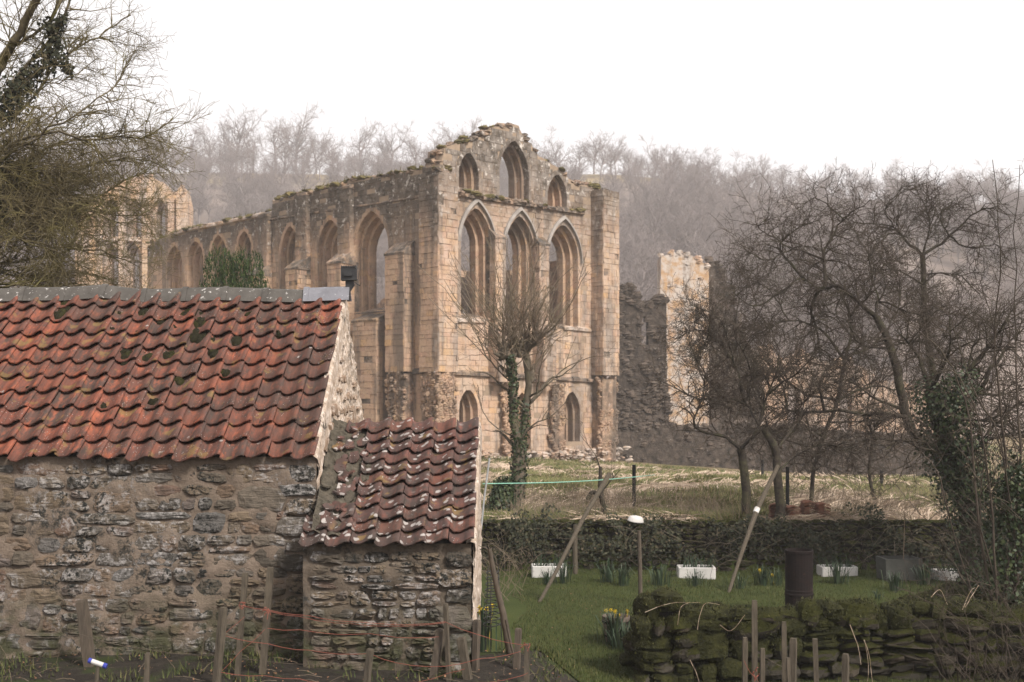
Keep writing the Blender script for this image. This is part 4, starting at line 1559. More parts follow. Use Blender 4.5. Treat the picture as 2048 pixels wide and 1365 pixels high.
def near_pts(R, path, n, spread, along=(0, 1)):
    """random points in a fat sleeve round a path"""
    out = []
    for _ in range(n):
        t = R.uniform(*along) * (len(path) - 1)
        i = min(len(path) - 2, int(t))
        p = Vector(path[i]).lerp(Vector(path[i + 1]), t - i)
        s_ = spread(t / (len(path) - 1)) if callable(spread) else spread
        d = Vector((R.gauss(0, 1), R.gauss(0, 1), R.gauss(0, 1))).normalized() * s_ * R.uniform(.55, 1.0)
        out.append((p + d, d.normalized()))
    return out


def J(R, pts, D, dz=0.0, slope=0.0):
    """photograph pixels to points near distance D (each point drifts a little in depth)"""
    o = []
    d = D
    for (px, py) in pts:
        o.append(P(px, py, d))
        d += R.uniform(-dz, dz) + slope
    return o


# ---- the mossy tree leaning in from the left, behind the barn
T = Tree(3, True)
R = T.rng
PR = [dict(dens=8.0, len=(0.4, 1.3), ang=(22, 65), rad=0.013, wig=.16, trop=(0.05, 0, -.10), steps=6, rmin=.003, t0=.1),
      dict(dens=6.5, len=(0.2, 0.65), ang=(25, 70), rad=0.007, wig=.20, trop=(0, 0, .02), steps=4, rmin=.0028, t0=.1),
      dict(dens=8.0, len=(0.07, 0.28), ang=(25, 75), rad=0.0045, wig=.2, steps=2, rmin=.0026, t0=.1)]
base_l = P(-170, 1200, 18)
base_l.z = zt(base_l.x, base_l.y)
trunk = [base_l, P(-165, 900, 18), P(-150, 600, 18), P(-130, 430, 18)]
T.limb(trunk, .26, .19, 99, PR)
LIMBS = [([(-130, 430), (-40, 250), (0, 130), (30, 85), (70, 0), (95, -70)], .13, .045), ([(-130, 430), (-60, 300), (60, 205), (130, 112), (200, 72), (262, 30)], .06, .012),
         ([(-130, 430), (40, 290), (150, 232), (230, 172), (252, 110)], .05, .008), ([(-130, 430), (30, 283), (200, 280), (300, 268), (347, 236)], .06, .008),
         ([(-140, 470), (60, 392), (150, 342), (250, 316), (318, 330)], .06, .008), ([(-140, 460), (50, 372), (170, 398), (270, 352), (332, 345)], .05, .008),
         ([(-145, 520), (60, 452), (160, 418), (240, 446), (300, 420)], .05, .008), ([(-150, 560), (50, 522), (170, 500), (280, 535)], .05, .008),
         ([(-150, 590), (60, 560), (150, 545), (235, 565)], .05, .008), ([(-150, 600), (40, 600), (120, 480), (135, 430)], .03, .006),
         ([(-60, 300), (20, 330), (100, 330), (180, 360), (215, 430)], .04, .007), ([(0, 130), (80, 60), (120, 10), (150, -50)], .05, .02), ([(-40, 250), (60, 130), (105, 70), (135, 20), (140, -40)], .055, .02),
         ([(-130, 430), (-30, 300), (40, 170), (120, 165), (190, 120)], .04, .008), ([(-140, 500), (20, 420), (90, 470), (130, 560)], .04, .008), ([(-140, 500), (0, 350), (40, 420), (60, 520)], .04, .008),
         ([(-120, 640), (30, 560), (60, 480), (75, 390)], .03, .006), ([(0, 420), (90, 440), (170, 470), (240, 490)], .03, .007), ([(0, 240), (70, 250), (140, 290), (190, 330)], .03, .007)]
for (pp, r0, r1) in LIMBS:
    T.limb(J(R, pp, 18 + R.uniform(-.4, .4), .55), r0 * (.8 if r0 > .1 else .5), r1, 0, PR, .08)
for k in range(20):
    y0 = R.uniform(330, 620)
    x1 = R.uniform(110, 320)
    y1 = y0 + R.uniform(-140, 30)
    T.limb(J(R, [(-150, y0 + 20), (R.uniform(-40, 40), y0 - R.uniform(20, 90)), ((x1 - 20) * .6, (y0 + y1) / 2 - R.uniform(0, 60)), (x1, min(575, y1))], 18.4 + R.uniform(-.9, .9), .5), .026, .006, 0, PR, .10)
lt = tree_thing('mossy_tree', 'large bare mossy tree with drooping twigs behind the barn at left', T, base_l, 'bark_moss', 'twig_moss', .022)
ivp = []
for path, n, sp in (([(95, 40), (110, 90), (95, 130), (60, 150)], 700, .26), ([(60, 150), (30, 190), (10, 230)], 900, .32), ([(10, 230), (-30, 260), (-60, 330)], 500, .4), ([(130, 30), (118, 60)], 120, .12), ([(0, 300), (20, 400), (-20, 520)], 900, .5), ([(120, 110), (140, 150)], 120, .14)):
    ivp += near_pts(R, J(R, path, 18, .2), n, lambda t, sp=sp: sp * R.uniform(.3, 1))
obj('ivy', leaf_mesh('ivy', [p for p, _ in ivp], [d for _, d in ivp], .034, 5, base_l), MT['ivy_dull'], lt, kind='stuff')

# ---- pollarded tree at the edge of the field
T = Tree(12, True)
R = T.rng
D = 27.0
bp = P(1010, 1062, D)
bp.z = zt(bp.x, bp.y) - .1
PRP = [dict(dens=2.0, len=(0.3, 1.0), ang=(25, 60), rad=.012, wig=.12, trop=(0, 0, .14), steps=5, rmin=.004, t0=.25),
       dict(dens=2.5, len=(0.15, 0.5), ang=(25, 60), rad=.007, wig=.12, trop=(0, 0, .08), steps=3, rmin=.0035)]
main_p = [bp, P(1018, 1030, D), P(1032, 985, D), P(1038, 930, D), P(1040, 880, D)]
T.limb(main_p, .21, .15, 99, PRP, .02)
st1 = [P(1034, 900, D), P(1026, 830, D - .1), P(1027, 770, D - .15), P(1022, 725, D - .15), P(1012, 704, D - .2)]
st2 = [P(1042, 900, D), P(1050, 830, D + .2), P(1057, 770, D + .2), P(1052, 715, D + .2), P(1051, 682, D + .2)]
T.limb(st1, .095, .085, 99, PRP, .02)
T.limb(st2, .085, .08, 99, PRP, .02)
for path, r in (([(1055, 820), (1014, 782), (975, 748), (948, 745)], .05), ([(1052, 815), (1075, 790), (1100, 758), (1125, 750), (1165, 715)], .055), ([(1030, 900), (1002, 866), (985, 862)], .05),
                ([(1058, 800), (1095, 770), (1130, 735), (1190, 712)], .03), ([(1044, 880), (1066, 850), (1105, 830), (1135, 800)], .03), ([(1034, 880), (985, 850), (962, 815), (955, 770)], .025),
                ([(1060, 780), (1080, 740), (1090, 700)], .03), ([(1025, 770), (990, 735), (965, 700), (955, 660)], .025), ([(1048, 860), (1080, 850), (1120, 860)], .02)):
    T.limb(J(R, path, D, .25), r, .008, 0, PRP, .06)
for (hx, hy, dd, n, rr_) in ((1053, 685, .2, 64, .24), (1008, 702, -.2, 42, .20), (1034, 700, 0, 16, .2), (1022, 735, -.1, 12, .15), (1062, 745, .2, 10, .12)):
    h0 = P(hx, hy, D + dd)
    for _ in range(12):
        e = h0 + Vector((R.gauss(0, rr_ * .7), R.gauss(0, rr_ * .7), R.uniform(-.2, .3)))
        T.limb([h0 + Vector((0, 0, -.2)), (h0 + e) / 2 + Vector((0, 0, -.08)), e], .07, .028, 99, PRP, .1)
    for _ in range(n):
        s_ = h0 + Vector((R.gauss(0, rr_), R.gauss(0, rr_), R.uniform(-.25, .2)))
        d = Vector((R.gauss(0, .26 if R.random() < .7 else .8) + (s_.x - h0.x) * 1.3, R.gauss(0, .45), 1)).normalized()
        L_ = R.choice((.4, .6, .9, 1.2, 1.5, 1.9, 2.2)) * R.uniform(.8, 1.1) * (1 if n > 40 else .65)
        bend = Vector((R.gauss(0, .10), R.gauss(0, .10), .10)) * L_
        T.limb([s_, s_ + d * L_ * .5, s_ + d * L_ + bend], .015, .0075, 0, PRP, .06, 4, 1)
pol = tree_thing('pollard_tree', 'bare pollarded tree with ivy covered trunk in front of the abbey', T, bp, 'bark_pol', 'twig_pale', .03)
ip = near_pts(R, main_p, 2600, lambda t: .27 - .05 * t, (0, 1)) + near_pts(R, st1, 1300, .14, (0, .85)) + near_pts(R, st2, 350, .15, (0, .35))
foot = [P(1000, 1060, D - .5), P(1003, 1015, D - .5), P(1008, 970, D - .4)]
ip += near_pts(R, foot, 5200, lambda t: .50 - .26 * t)
obj('ivy', leaf_mesh('ivy', [p for p, _ in ip], [d for _, d in ip], .036, 6, bp), MT['ivy'], pol, kind='stuff')

# ---- orchard trees on the right
PRO = [dict(dens=8.0, len=(0.5, 1.35), ang=(25, 80), rad=.018, wig=.22, trop=(0, 0, -.10), steps=6, rmin=.0045, t0=.15),
       dict(dens=7.5, len=(0.25, 0.95), ang=(30, 80), rad=.009, wig=.24, trop=(0, 0, .05), steps=4, rmin=.004, t0=.1),
       dict(dens=7.0, len=(0.08, 0.36), ang=(30, 80), rad=.006, wig=.22, trop=(0, 0, .05), steps=2, rmin=.0036, t0=.1)]
# twin-stemmed apple
T = Tree(21, True); R = T.rng; D = 25.6
b1 = P(1500, 1135, D); b1.z = zt(b1.x, 26) - .1
T.limb([b1, P(1494, 1050, D), P(1490, 960, D), P(1481, 898, D)], .13, .085, 0, PRO[1:], .03)
T.limb([b1 + Vector((.1, 0, 0)), P(1530, 1085, D - .2), P(1560, 1030, D - .3), P(1555, 965, D - .3), P(1550, 900, D - .3), P(1528, 857, D - .3)], .14, .075, 0, PRO[2:], .03)
for path, r in (([(1481, 898), (1452, 877), (1389, 853), (1403, 803), (1410, 775), (1433, 752)], .06), ([(1403, 803), (1361, 782), (1318, 760)], .035), ([(1481, 898), (1512, 864), (1530, 800), (1500, 740)], .055),
                ([(1528, 857), (1492, 808), (1440, 790), (1400, 740), (1380, 690)], .05), ([(1550, 900), (1590, 850), (1610, 790), (1570, 720)], .05), ([(1528, 857), (1535, 790), (1560, 720), (1540, 650)], .045),
                ([(1410, 775), (1395, 720), (1420, 660), (1400, 610)], .03), ([(1492, 808), (1470, 730), (1430, 680), (1390, 660), (1355, 680)], .04), ([(1500, 740), (1470, 660), (1480, 590)], .03),
                ([(1550, 940), (1600, 905), (1660, 890), (1700, 905)], .04), ([(1535, 790), (1600, 740), (1640, 690)], .035), ([(1470, 730), (1440, 640), (1380, 610)], .03)):
    T.limb(J(R, path, D - .1, .4), r * .75, .009, 0, PRO, .08)
tree_thing('apple_tree', 'twin stemmed bare apple tree growing through the ivy wall', T, b1, 'bark_dark', 'twig_dark', .026)

# broad tangled apple in the middle of the orchard
T = Tree(22, True); R = T.rng; D = 26.4
b2 = P(1925, 1050, D); b2.z = zt(b2.x, D) - .1
T.limb([b2, P(1905, 960, D), P(1868, 900, D), P(1822, 860, D), P(1800, 780, D), P(1784, 700, D), P(1753, 634, D)], .15, .08, 1, PRO, .05)
for path, r in (([(1753, 634), (1722, 608), (1678, 572), (1640, 577), (1600, 560), (1560, 590)], .085), ([(1640, 577), (1621, 616), (1634, 660), (1640, 722), (1620, 780)], .06), ([(1800, 850), (1797, 832), (1648, 823), (1577, 818), (1516, 744)], .09),
                ([(1678, 572), (1650, 500), (1690, 440), (1740, 400)], .06), ([(1600, 560), (1560, 500), (1590, 460), (1640, 440)], .05), ([(1753, 634), (1760, 600), (1840, 630), (1900, 610)], .05),
                ([(1560, 590), (1520, 610), (1480, 600), (1460, 560)], .04), ([(1577, 818), (1560, 760), (1500, 700), (1460, 690)], .045), ([(1648, 823), (1640, 760), (1700, 700), (1740, 720)], .05),
                ([(1604, 827), (1570, 880), (1530, 850), (1500, 890)], .04), ([(1784, 700), (1720, 690), (1690, 640), (1640, 640)], .045), ([(1650, 500), (1590, 500), (1530, 520), (1490, 500)], .04),
                ([(1690, 440), (1640, 400), (1600, 410)], .03), ([(1560, 500), (1520, 460), (1540, 430)], .028), ([(1797, 832), (1740, 790), (1690, 760), (1650, 780)], .05), ([(1516, 744), (1470, 760), (1440, 740)], .03), ([(1700, 700), (1670, 620), (1710, 560)], .035), ([(1822, 900), (1740, 880), (1680, 900), (1620, 880)], .04),
                ([(1760, 600), (1740, 520), (1780, 470), (1830, 480)], .035)):
    T.limb(J(R, path, D, .55), r * .72, .009, 0, PRO, .08)
tree_thing('apple_tree', 'broad tangled bare apple tree in the middle of the orchard', T, b2, 'bark_dark', 'twig_dark', .026)

T = Tree(27, True); R = T.rng; D = 29.5
b2b = P(1622, 1000, D); b2b.z = zt(b2b.x, D) - .1
T.limb([b2b, P(1630, 930, D), P(1652, 860, D), P(1675, 800, D), P(1690, 720, D)], .055, .045, 0, PRO, .06)
for path, r in (([(1690, 720), (1640, 660), (1580, 640), (1520, 660), (1470, 640)], .05), ([(1690, 720), (1700, 640), (1660, 560), (1600, 520), (1540, 540)], .05), ([(1690, 720), (1760, 680), (1800, 600), (1790, 520)], .05),
                ([(1675, 800), (1600, 780), (1540, 740), (1490, 770), (1440, 800)], .05), ([(1675, 800), (1750, 770), (1820, 780), (1880, 740)], .05), ([(1580, 640), (1540, 580), (1500, 560), (1480, 520)], .03), ([(1690, 900), (1620, 860), (1560, 870), (1510, 840)], .04),
                ([(1690, 860), (1760, 840), (1810, 800)], .035), ([(1700, 640), (1750, 560), (1720, 480), (1690, 440)], .035), ([(1520, 660), (1470, 690), (1420, 680), (1390, 720)], .03), ([(1760, 680), (1840, 680), (1900, 650)], .03)):
    T.limb(J(R, path, D, .5), r * .8, .009, 0, PRO, .08)
tree_thing('apple_tree', 'bushy bare apple tree behind the twin stemmed one', T, b2b, 'bark_dark', 'twig_dark', .026)

# upright tree behind, with the spreading top
T = Tree(23, True); R = T.rng; D = 31
b3 = P(1890, 985, D); b3.z = zt(b3.x, D) - .1
T.limb([b3, P(1872, 800, D), P(1850, 640, D), P(1848, 588, D), P(1845, 511, D)], .11, .07, 0, PRO, .04)
for path, r in (([(1845, 511), (1800, 468), (1779, 453), (1710, 448), (1650, 468)], .055), ([(1845, 511), (1898, 475), (1955, 424), (2000, 413)], .06), ([(1845, 511), (1860, 448), (1850, 408), (1880, 388)], .04), ([(1898, 475), (1940, 498), (1990, 488), (2010, 518)], .04),
                ([(1848, 548), (1910, 548), (1960, 588)], .04), ([(1848, 568), (1790, 538), (1740, 548)], .04), ([(1779, 453), (1770, 418), (1800, 388), (1830, 378)], .03), ([(1898, 475), (1880, 428), (1910, 398)], .03), ([(1850, 648), (1920, 628), (1970, 668)], .045), ([(1850, 688), (1900, 728), (1960, 738)], .045)):
    T.limb(J(R, path, D, .5), r * .75, .010, 0, PRO, .08)
tree_thing('apple_tree', 'tall bare tree spreading its forked top above the tangled apple', T, b3, 'bark_dark', 'twig_dark', .03)

# dark ivy-hung trunk at the right edge
T = Tree(24, True); R = T.rng; D = 22.5
b4 = P(1945, 1090, D); b4.z = zt(b4.x, D) - .1
m4 = [b4, P(1935, 1010, D), P(1905, 930, D), P(1880, 860, D), P(1860, 780, D)]
T.limb(m4, .24, .12, 1, PRO, .03)
for path, r in (([(1880, 860), (1950, 790), (2010, 700), (2060, 640)], .09), ([(1860, 780), (1830, 700), (1790, 660)], .07), ([(1905, 930), (1980, 880), (2060, 860)], .08), ([(1880, 830), (1940, 720), (1960, 640)], .06), ([(1935, 1010), (2000, 960), (2070, 940)], .06),
                ([(1860, 780), (1900, 700), (1900, 620)], .05), ([(1905, 930), (1850, 900), (1800, 880), (1770, 900)], .05), ([(1950, 790), (2000, 790), (2060, 760)], .05), ([(1980, 880), (2020, 820), (2060, 800)], .05), ([(1940, 720), (2000, 660), (2040, 600)], .05),
                ([(1905, 950), (1960, 1000), (2030, 1010)], .05), ([(1880, 860), (1930, 840), (2000, 850), (2050, 900)], .05)):
    T.limb(J(R, path, D - .3, .7), r * .8, .010, 0, PRO, .07)
rt = tree_thing('ivy_tree', 'leaning tree with dark ivy on its trunk at the right edge', T, b4, 'bark_dark', 'twig_dark', .026)
ip = near_pts(R, m4, 4200, lambda t: .42 + .2 * math.sin(t * 3.1)) + near_pts(R, J(R, [(1930, 760), (1900, 820), (1950, 900), (1930, 980)], D - .3, .2), 2200, .42)
obj('ivy', leaf_mesh('ivy', [p for p, _ in ip], [d for _, d in ip], .038, 7, b4), MT['ivy'], rt, kind='stuff')

# thin young tree in the field
T = Tree(25, True); R = T.rng; D = 30
b5 = P(1752, 1022, D); b5.z = zt(b5.x, D) - .1
T.limb([b5, P(1750, 1000, D), P(1738, 945, D), P(1745, 880, D), P(1735, 820, D), P(1745, 760, D)], .06, .02, 0, PRO[0:2], .03)
tree_thing('young_tree', 'thin young bare tree standing in the pasture under the orchard boughs', T, b5, 'bark_dark', 'twig_dark', .03)

# near shrub with straight shoots at the right edge
T = Tree(26); R = T.rng; D = 15.5
b6 = P(2010, 1330, D); b6.z = zt(b6.x, D) - .05
PRS = [dict(dens=3.4, len=(0.2, 0.9), ang=(25, 60), rad=.008, wig=.14, trop=(0, 0, .06), steps=5, rmin=.0028, t0=.1),
       dict(dens=5, len=(0.08, 0.35), ang=(30, 75), rad=.005, wig=.18, steps=3, rmin=.0025, t0=.1), dict(dens=6, len=(.04, .14), ang=(30, 75), rad=.0035, wig=.18, steps=2, rmin=.0022, t0=.1)]
for path, r in (([(2005, 1330), (2010, 1000), (1990, 700), (2000, 500), (1985, 320)], .022), ([(2020, 1330), (2040, 900), (2030, 600), (2040, 330)], .022), ([(2015, 1330), (2050, 1000), (2060, 700), (2055, 420)], .022),
                ([(2000, 1330), (1960, 1050), (1930, 800), (1880, 700), (1820, 650)], .022), ([(2000, 1330), (1990, 1100), (1960, 850), (1900, 740), (1830, 790)], .020), ([(1995, 1330), (1930, 1150), (1880, 960), (1840, 900)], .018),
                ([(2010, 1330), (2030, 1100), (2000, 880), (1940, 760), (1880, 560)], .02), ([(2030, 1330), (2060, 1150), (2040, 950), (2010, 820)], .02), ([(2000, 1330), (1950, 1200), (1900, 1120), (1850, 1080)], .016), ([(2010, 1300), (1990, 1100), (2020, 950), (1980, 900)], .018),
                ([(2040, 1330), (2010, 1180), (2050, 1060), (2000, 1000)], .018), ([(1990, 1330), (1960, 1240), (1925, 1200), (1870, 1190)], .014), ([(2030, 1330), (2000, 1200), (1960, 1000), (1990, 700), (1960, 560)], .018)):
    T.limb(J(R, path, D, .35), r, .005, 0, PRS, .04)
sh = thing('twiggy_shrub', 'near bare shrub with straight thorny shoots at the far right edge', 'shrub', b6)
obj('stems', T.mesh('stems', .014, b6), MT['twig_dark'], sh, kind='stuff')

# bramble thicket in front of it
def thicket(name, label, box, n, seed, mat, ln=(0.4, 1.4), rad=.006, dens=3):
    T = Tree(seed); R = T.rng
    (x0, x1, y0, y1) = box
    c = Vector(((x0 + x1) / 2, (y0 + y1) / 2, 0)); c.z = zt(c.x, c.y)
    pr = [dict(dens=dens, len=(0.1, 0.5), ang=(25, 80), rad=rad * .6, wig=.22, steps=3, rmin=.0022, t0=.1), dict(dens=4, len=(0.05, 0.2), ang=(25, 80), rad=rad * .4, wig=.2, steps=2, rmin=.002, t0=.1)]
    for _ in range(n):
        p = Vector((R.uniform(x0, x1), R.uniform(y0, y1), 0)); p.z = zt(p.x, p.y)
        d = Vector((R.gauss(0, .6), R.gauss(0, .4), 1)).normalized()
        L_ = R.uniform(*ln)
        e = p + d * L_ + Vector((R.gauss(0, .25), R.gauss(0, .2), -R.random() * L_ * .35))
        T.limb([p, p + d * L_ * .55, e], rad, .0025, 0, pr, .06)
    t = thing(name, label, 'shrub', c)
    obj('stems', T.mesh('stems', .02, c), MT[mat], t, kind='stuff')
    return t


thicket('bramble_thicket', 'dark dead bramble thicket at the lower right corner', (5.0, 7.4, 13.2, 15.6), 230, 31, 'twig_dark', (.5, 1.9))
thicket('dry_shrub', 'thin leafless shrub on the bank beside the knotty dark stump', (1.5, 3.0, 25.4, 26.2), 46, 32, 'twig_pale', (.5, 1.5), .007, 2)
thicket('dry_shrub', 'grey leafless brushwood heap on the bank left of the ivy tree', (7.6, 9.6, 25.2, 26.6), 50, 33, 'twig_pale', (.4, 1.1), .006, 2)
thicket('dry_shrub', 'leafless shrub against the lean-to and ivy bush', (-.6, .25, 20, 24.5), 30, 34, 'twig_pale', (.6, 1.5), .006, 2)

for k, (x0, x1, lab) in enumerate(((.3, 1.4, 'pinkish dry brush on the bank right of the ivy bush'), (3.2, 4.7, 'dry brush along the bank left of the apple trunks'), (7.0, 8.0, 'dry brush on the bank behind the grey tank'))):
    thicket('dry_shrub', lab, (x0, x1, 25.3, 27.0), 46, 50 + k, 'twig_pale', (.25, .8), .006, 2.2)

thicket('hawthorn_thicket', 'tall dark leafless thicket filling the right edge behind the ivy tree', (8.5, 11.4, 19.8, 23.0), 90, 35, 'twig_dark', (1.4, 3.8), .013, 4)
ib = P(2015, 1300, 14.6); ib.z = zt(ib.x, ib.y)
ibt = thing('ivy_bush', 'dark evergreen bush behind the brambles in the lower right corner', 'bush', ib)
pq = near_pts(R, J(R, [(2030, 1350), (2010, 1200), (2030, 1050), (2050, 950)], 15.8, .2), 5200, lambda t: .62 - .2 * t)
obj('leaves', leaf_mesh('leaves', [p for p, _ in pq], [d for _, d in pq], .032, 9, ib), MT['ivy'], ibt, kind='stuff')

# knotty stump on the bank
T = Tree(40, True); R = T.rng; D = 25.6
b7 = P(1212, 1050, D); b7.z = zt(b7.x, D) - .1
T.limb([b7, P(1208, 1020, D), P(1202, 985, D), P(1200, 960, D), P(1201, 934, D)], .075, .035, 0, PRS, .05)
T.limb([P(1200, 990, D), P(1185, 985, D), P(1175, 1000, D)], .05, .05, 99, PRS)
T.limb([P(1202, 985, D), P(1215, 970, D), P(1240, 940, D)], .03, .008, 0, PRS)
T.limb([P(1201, 940, D), P(1190, 910, D), P(1160, 870, D)], .02, .005, 0, PRS)
tree_thing('stunted_tree', 'short knotty dark tree stump on the bank near the leaning pole', T, b7, 'bark_dark', 'twig_dark', .02)

# ---- conifer between barn and abbey
T = Tree(41); R = T.rng; D = 24
b8 = P(466, 0, D); b8.z = zt(b8.x, 24)
ct = thing('conifer_tree', 'dense dark green rounded conifer behind the barn ridge', 'tree', b8)
obj('trunk', G().tube([(0, 0, 0), (0, 0, 2), (0, 0, 5)], [.12, .1, .05], 8), MT['bark_dark'], ct)
tip, dirs = [], []
for lobe, (px, top, rad) in enumerate(((441, 503, .36), (494, 505, .38), (468, 516, .44))):
    for _ in range(12000):
        h_ = R.random() ** .8
        zt_ = (HZ - top) / F * D
        z = zt_ - h_ * 5.0
        r = rad * (0.30 + 0.95 * min(1, h_ * 5.0 / .8) ** .5) * math.sqrt(R.uniform(.35, 1.0)) * (1 + .12 * math.sin(h_ * 40 + lobe))
        if h_ > .35 and R.random() < .5:
            continue
        a = R.uniform(0, 2 * PI)
        tip.append(((px - 1024) / F * D + math.cos(a) * r, D + math.sin(a) * r, z + R.gauss(0, .05)))
tip = np.array(tip)
obj('crown', blades('crown', tip, .085, .011, .32, 3, b8), MT['conifer'], ct, kind='stuff')
# ------------------------------------------------------------------ the wooded hill
def far_tree(seed, H, spread):
    T = Tree(seed); R = T.rng
    pr = [dict(dens=.85 * 16 / H, len=(H * .16, H * .36), ang=(25, 62), rad=.12, wig=.16, trop=(0, 0, .12), steps=5, rmin=.035, t0=.14),
          dict(dens=1.3, len=(1.0, 3.2), ang=(25, 60), rad=.055, wig=.2, trop=(0, 0, .10), steps=4, rmin=.028, t0=.15),
          dict(dens=1.9, len=(.6, 1.7), ang=(25, 65), rad=.028, wig=.2, trop=(0, 0, .06), steps=3, rmin=.018, t0=.1)]
    lean = Vector((R.gauss(0, .05), R.gauss(0, .05), 0))
    top = [Vector((0, 0, -.5)), Vector((lean.x, lean.y, .25)) * 0 + Vector((R.gauss(0, .15), R.gauss(0, .15), H * .25)), Vector((R.gauss(0, .4), R.gauss(0, .4), H * .5)), Vector((R.gauss(0, .8), R.gauss(0, .8), H * .72))]
    T.limb(top, H * .022, .09, 0, pr, .03)
    for _ in range(R.randrange(5, 9)):
        a = R.uniform(0, 2 * PI)
        b = top[2].lerp(top[1], R.uniform(0, .95))
        e = b + Vector((math.cos(a) * spread * H, math.sin(a) * spread * H, H * R.uniform(.22, .50)))
        m = b.lerp(e, .45) + Vector((math.cos(a), math.sin(a), -.3)) * H * .05
        T.limb([b, m, e], H * .010, .04, 0, pr, .08)
    return T


MT['far_bark2'] = m_bark('far_bark_grey', (0.17, 0.143, 0.136), (0.25, 0.212, 0.202), (0.215, 0.182, 0.16), .3, .5)  # bark lightened so its colour carries some of the haze
RH = random.Random(77)
PROTO = []
for k in range(6):
    T = far_tree(200 + k, 14 + 2.0 * (k % 3), (.15, .24, .20, .28, .18, .25)[k])
    tr, cr, full = T.mesh('trunk', .075, sel='thick'), T.mesh('crown', .075, sel='thin'), T.mesh('tree', .075)
    for me in (tr, cr, full):
        me.materials.append(MT['far_bark2'])
    PROTO.append((tr, cr, full))

ORD = 'first second third fourth fifth sixth seventh eighth ninth tenth eleventh twelfth thirteenth fourteenth fifteenth sixteenth seventeenth eighteenth nineteenth twentieth twenty-first twenty-second twenty-third twenty-fourth twenty-fifth twenty-sixth twenty-seventh twenty-eighth'.split()
zones = [(-60, 380, 'above the mossy tree at left'), (380, 560, 'above the far ruined wall'), (560, 870, 'above the long mossy side wall'), (870, 1240, 'behind the abbey gable'),
         (1240, 1480, 'right of the abbey gable'), (1480, 1760, 'above the broad tangled apple'), (1760, 2120, 'in the mist at upper right')]
cnt = {}
px = -50.0
while px < 2110:
    D = RH.uniform(338, 368)
    x = (px - 1024) / F * D
    z = zt(x, D)
    for (a, b, txt) in zones:
        if a <= px < b:
            i = cnt.get(txt, 0)
            cnt[txt] = i + 1
            t = thing('crest_tree', '%s bare tree from the left on the hill crest %s' % (ORD[i], txt), 'tree', (x, D, z - .3), RH.uniform(0, 6.28), 'bare trees along the hill crest')
            s_ = RH.choice((.6, .68, .75, .8, .88, .95, 1.05)) * (1.28 - .48 * sm(350, 1500, px))
            t.scale = (s_ * 1.05, s_ * 1.05, s_)
            tr, cr, _ = PROTO[RH.randrange(6)]
            obj('trunk', tr, None, t)
            obj('crown', cr, None, t)
    px += RH.choice((10, 15, 20, 26, 32, 40)) * RH.uniform(.8, 1.2)


def scatter(name, sources, pts, rots, scales, label=None):
    """one object whose vertices carry whole-tree copies (geometry nodes)"""
    me = bpy.data.meshes.new(name)
    me.from_pydata([tuple(p) for p in pts], [], [])
    for nm, typ, data in (('rz', 'FLOAT', rots), ('sc', 'FLOAT', scales)):
        at = me.attributes.new(nm, typ, 'POINT')
        at.data.foreach_set('value', np.asarray(data, np.float32))
    at = me.attributes.new('pick', 'INT', 'POINT')
    at.data.foreach_set('value', np.asarray([k % len(sources) for k in range(len(pts))], np.int32))
    o = obj(name, me, None)
    o['kind'] = 'stuff'
    if label:
        o['label'] = label
        o['category'] = 'woodland'
    ng = bpy.data.node_groups.new(name, 'GeometryNodeTree')
    ng.interface.new_socket('Geometry', in_out='INPUT', socket_type='NodeSocketGeometry')
    ng.interface.new_socket('Geometry', in_out='OUTPUT', socket_type='NodeSocketGeometry')
    N = ng.nodes
    gi, go = N.new('NodeGroupInput'), N.new('NodeGroupOutput')
    jn = N.new('GeometryNodeJoinGeometry')
    for k, src in enumerate(sources):
        ds = N.new('GeometryNodeObjectInfo')
        ds.inputs['Object'].default_value = src
        ds.inputs['As Instance'].default_value = True
        cmp_ = N.new('FunctionNodeCompare'); cmp_.data_type = 'INT'; cmp_.operation = 'EQUAL'
        na = N.new('GeometryNodeInputNamedAttribute'); na.data_type = 'INT'; na.inputs['Name'].default_value = 'pick'
        ng.links.new(na.outputs['Attribute'], cmp_.inputs[2])
        cmp_.inputs[3].default_value = k
        ip_ = N.new('GeometryNodeInstanceOnPoints')
        ng.links.new(gi.outputs[0], ip_.inputs['Points'])
        ng.links.new(cmp_.outputs[0], ip_.inputs['Selection'])
        ng.links.new(ds.outputs['Geometry'], ip_.inputs['Instance'])
        nr = N.new('GeometryNodeInputNamedAttribute'); nr.data_type = 'FLOAT'; nr.inputs['Name'].default_value = 'rz'
        cx = N.new('ShaderNodeCombineXYZ')
        ng.links.new(nr.outputs['Attribute'], cx.inputs[2])
        ng.links.new(cx.outputs[0], ip_.inputs['Rotation'])
        ns = N.new('GeometryNodeInputNamedAttribute'); ns.data_type = 'FLOAT'; ns.inputs['Name'].default_value = 'sc'
        ng.links.new(ns.outputs['Attribute'], ip_.inputs['Scale'])
        ng.links.new(ip_.outputs[0], jn.inputs[0])
    ng.links.new(jn.outputs[0], go.inputs[0])
    md = o.modifiers.new('copies', 'NODES')
    md.node_group = ng
    return o


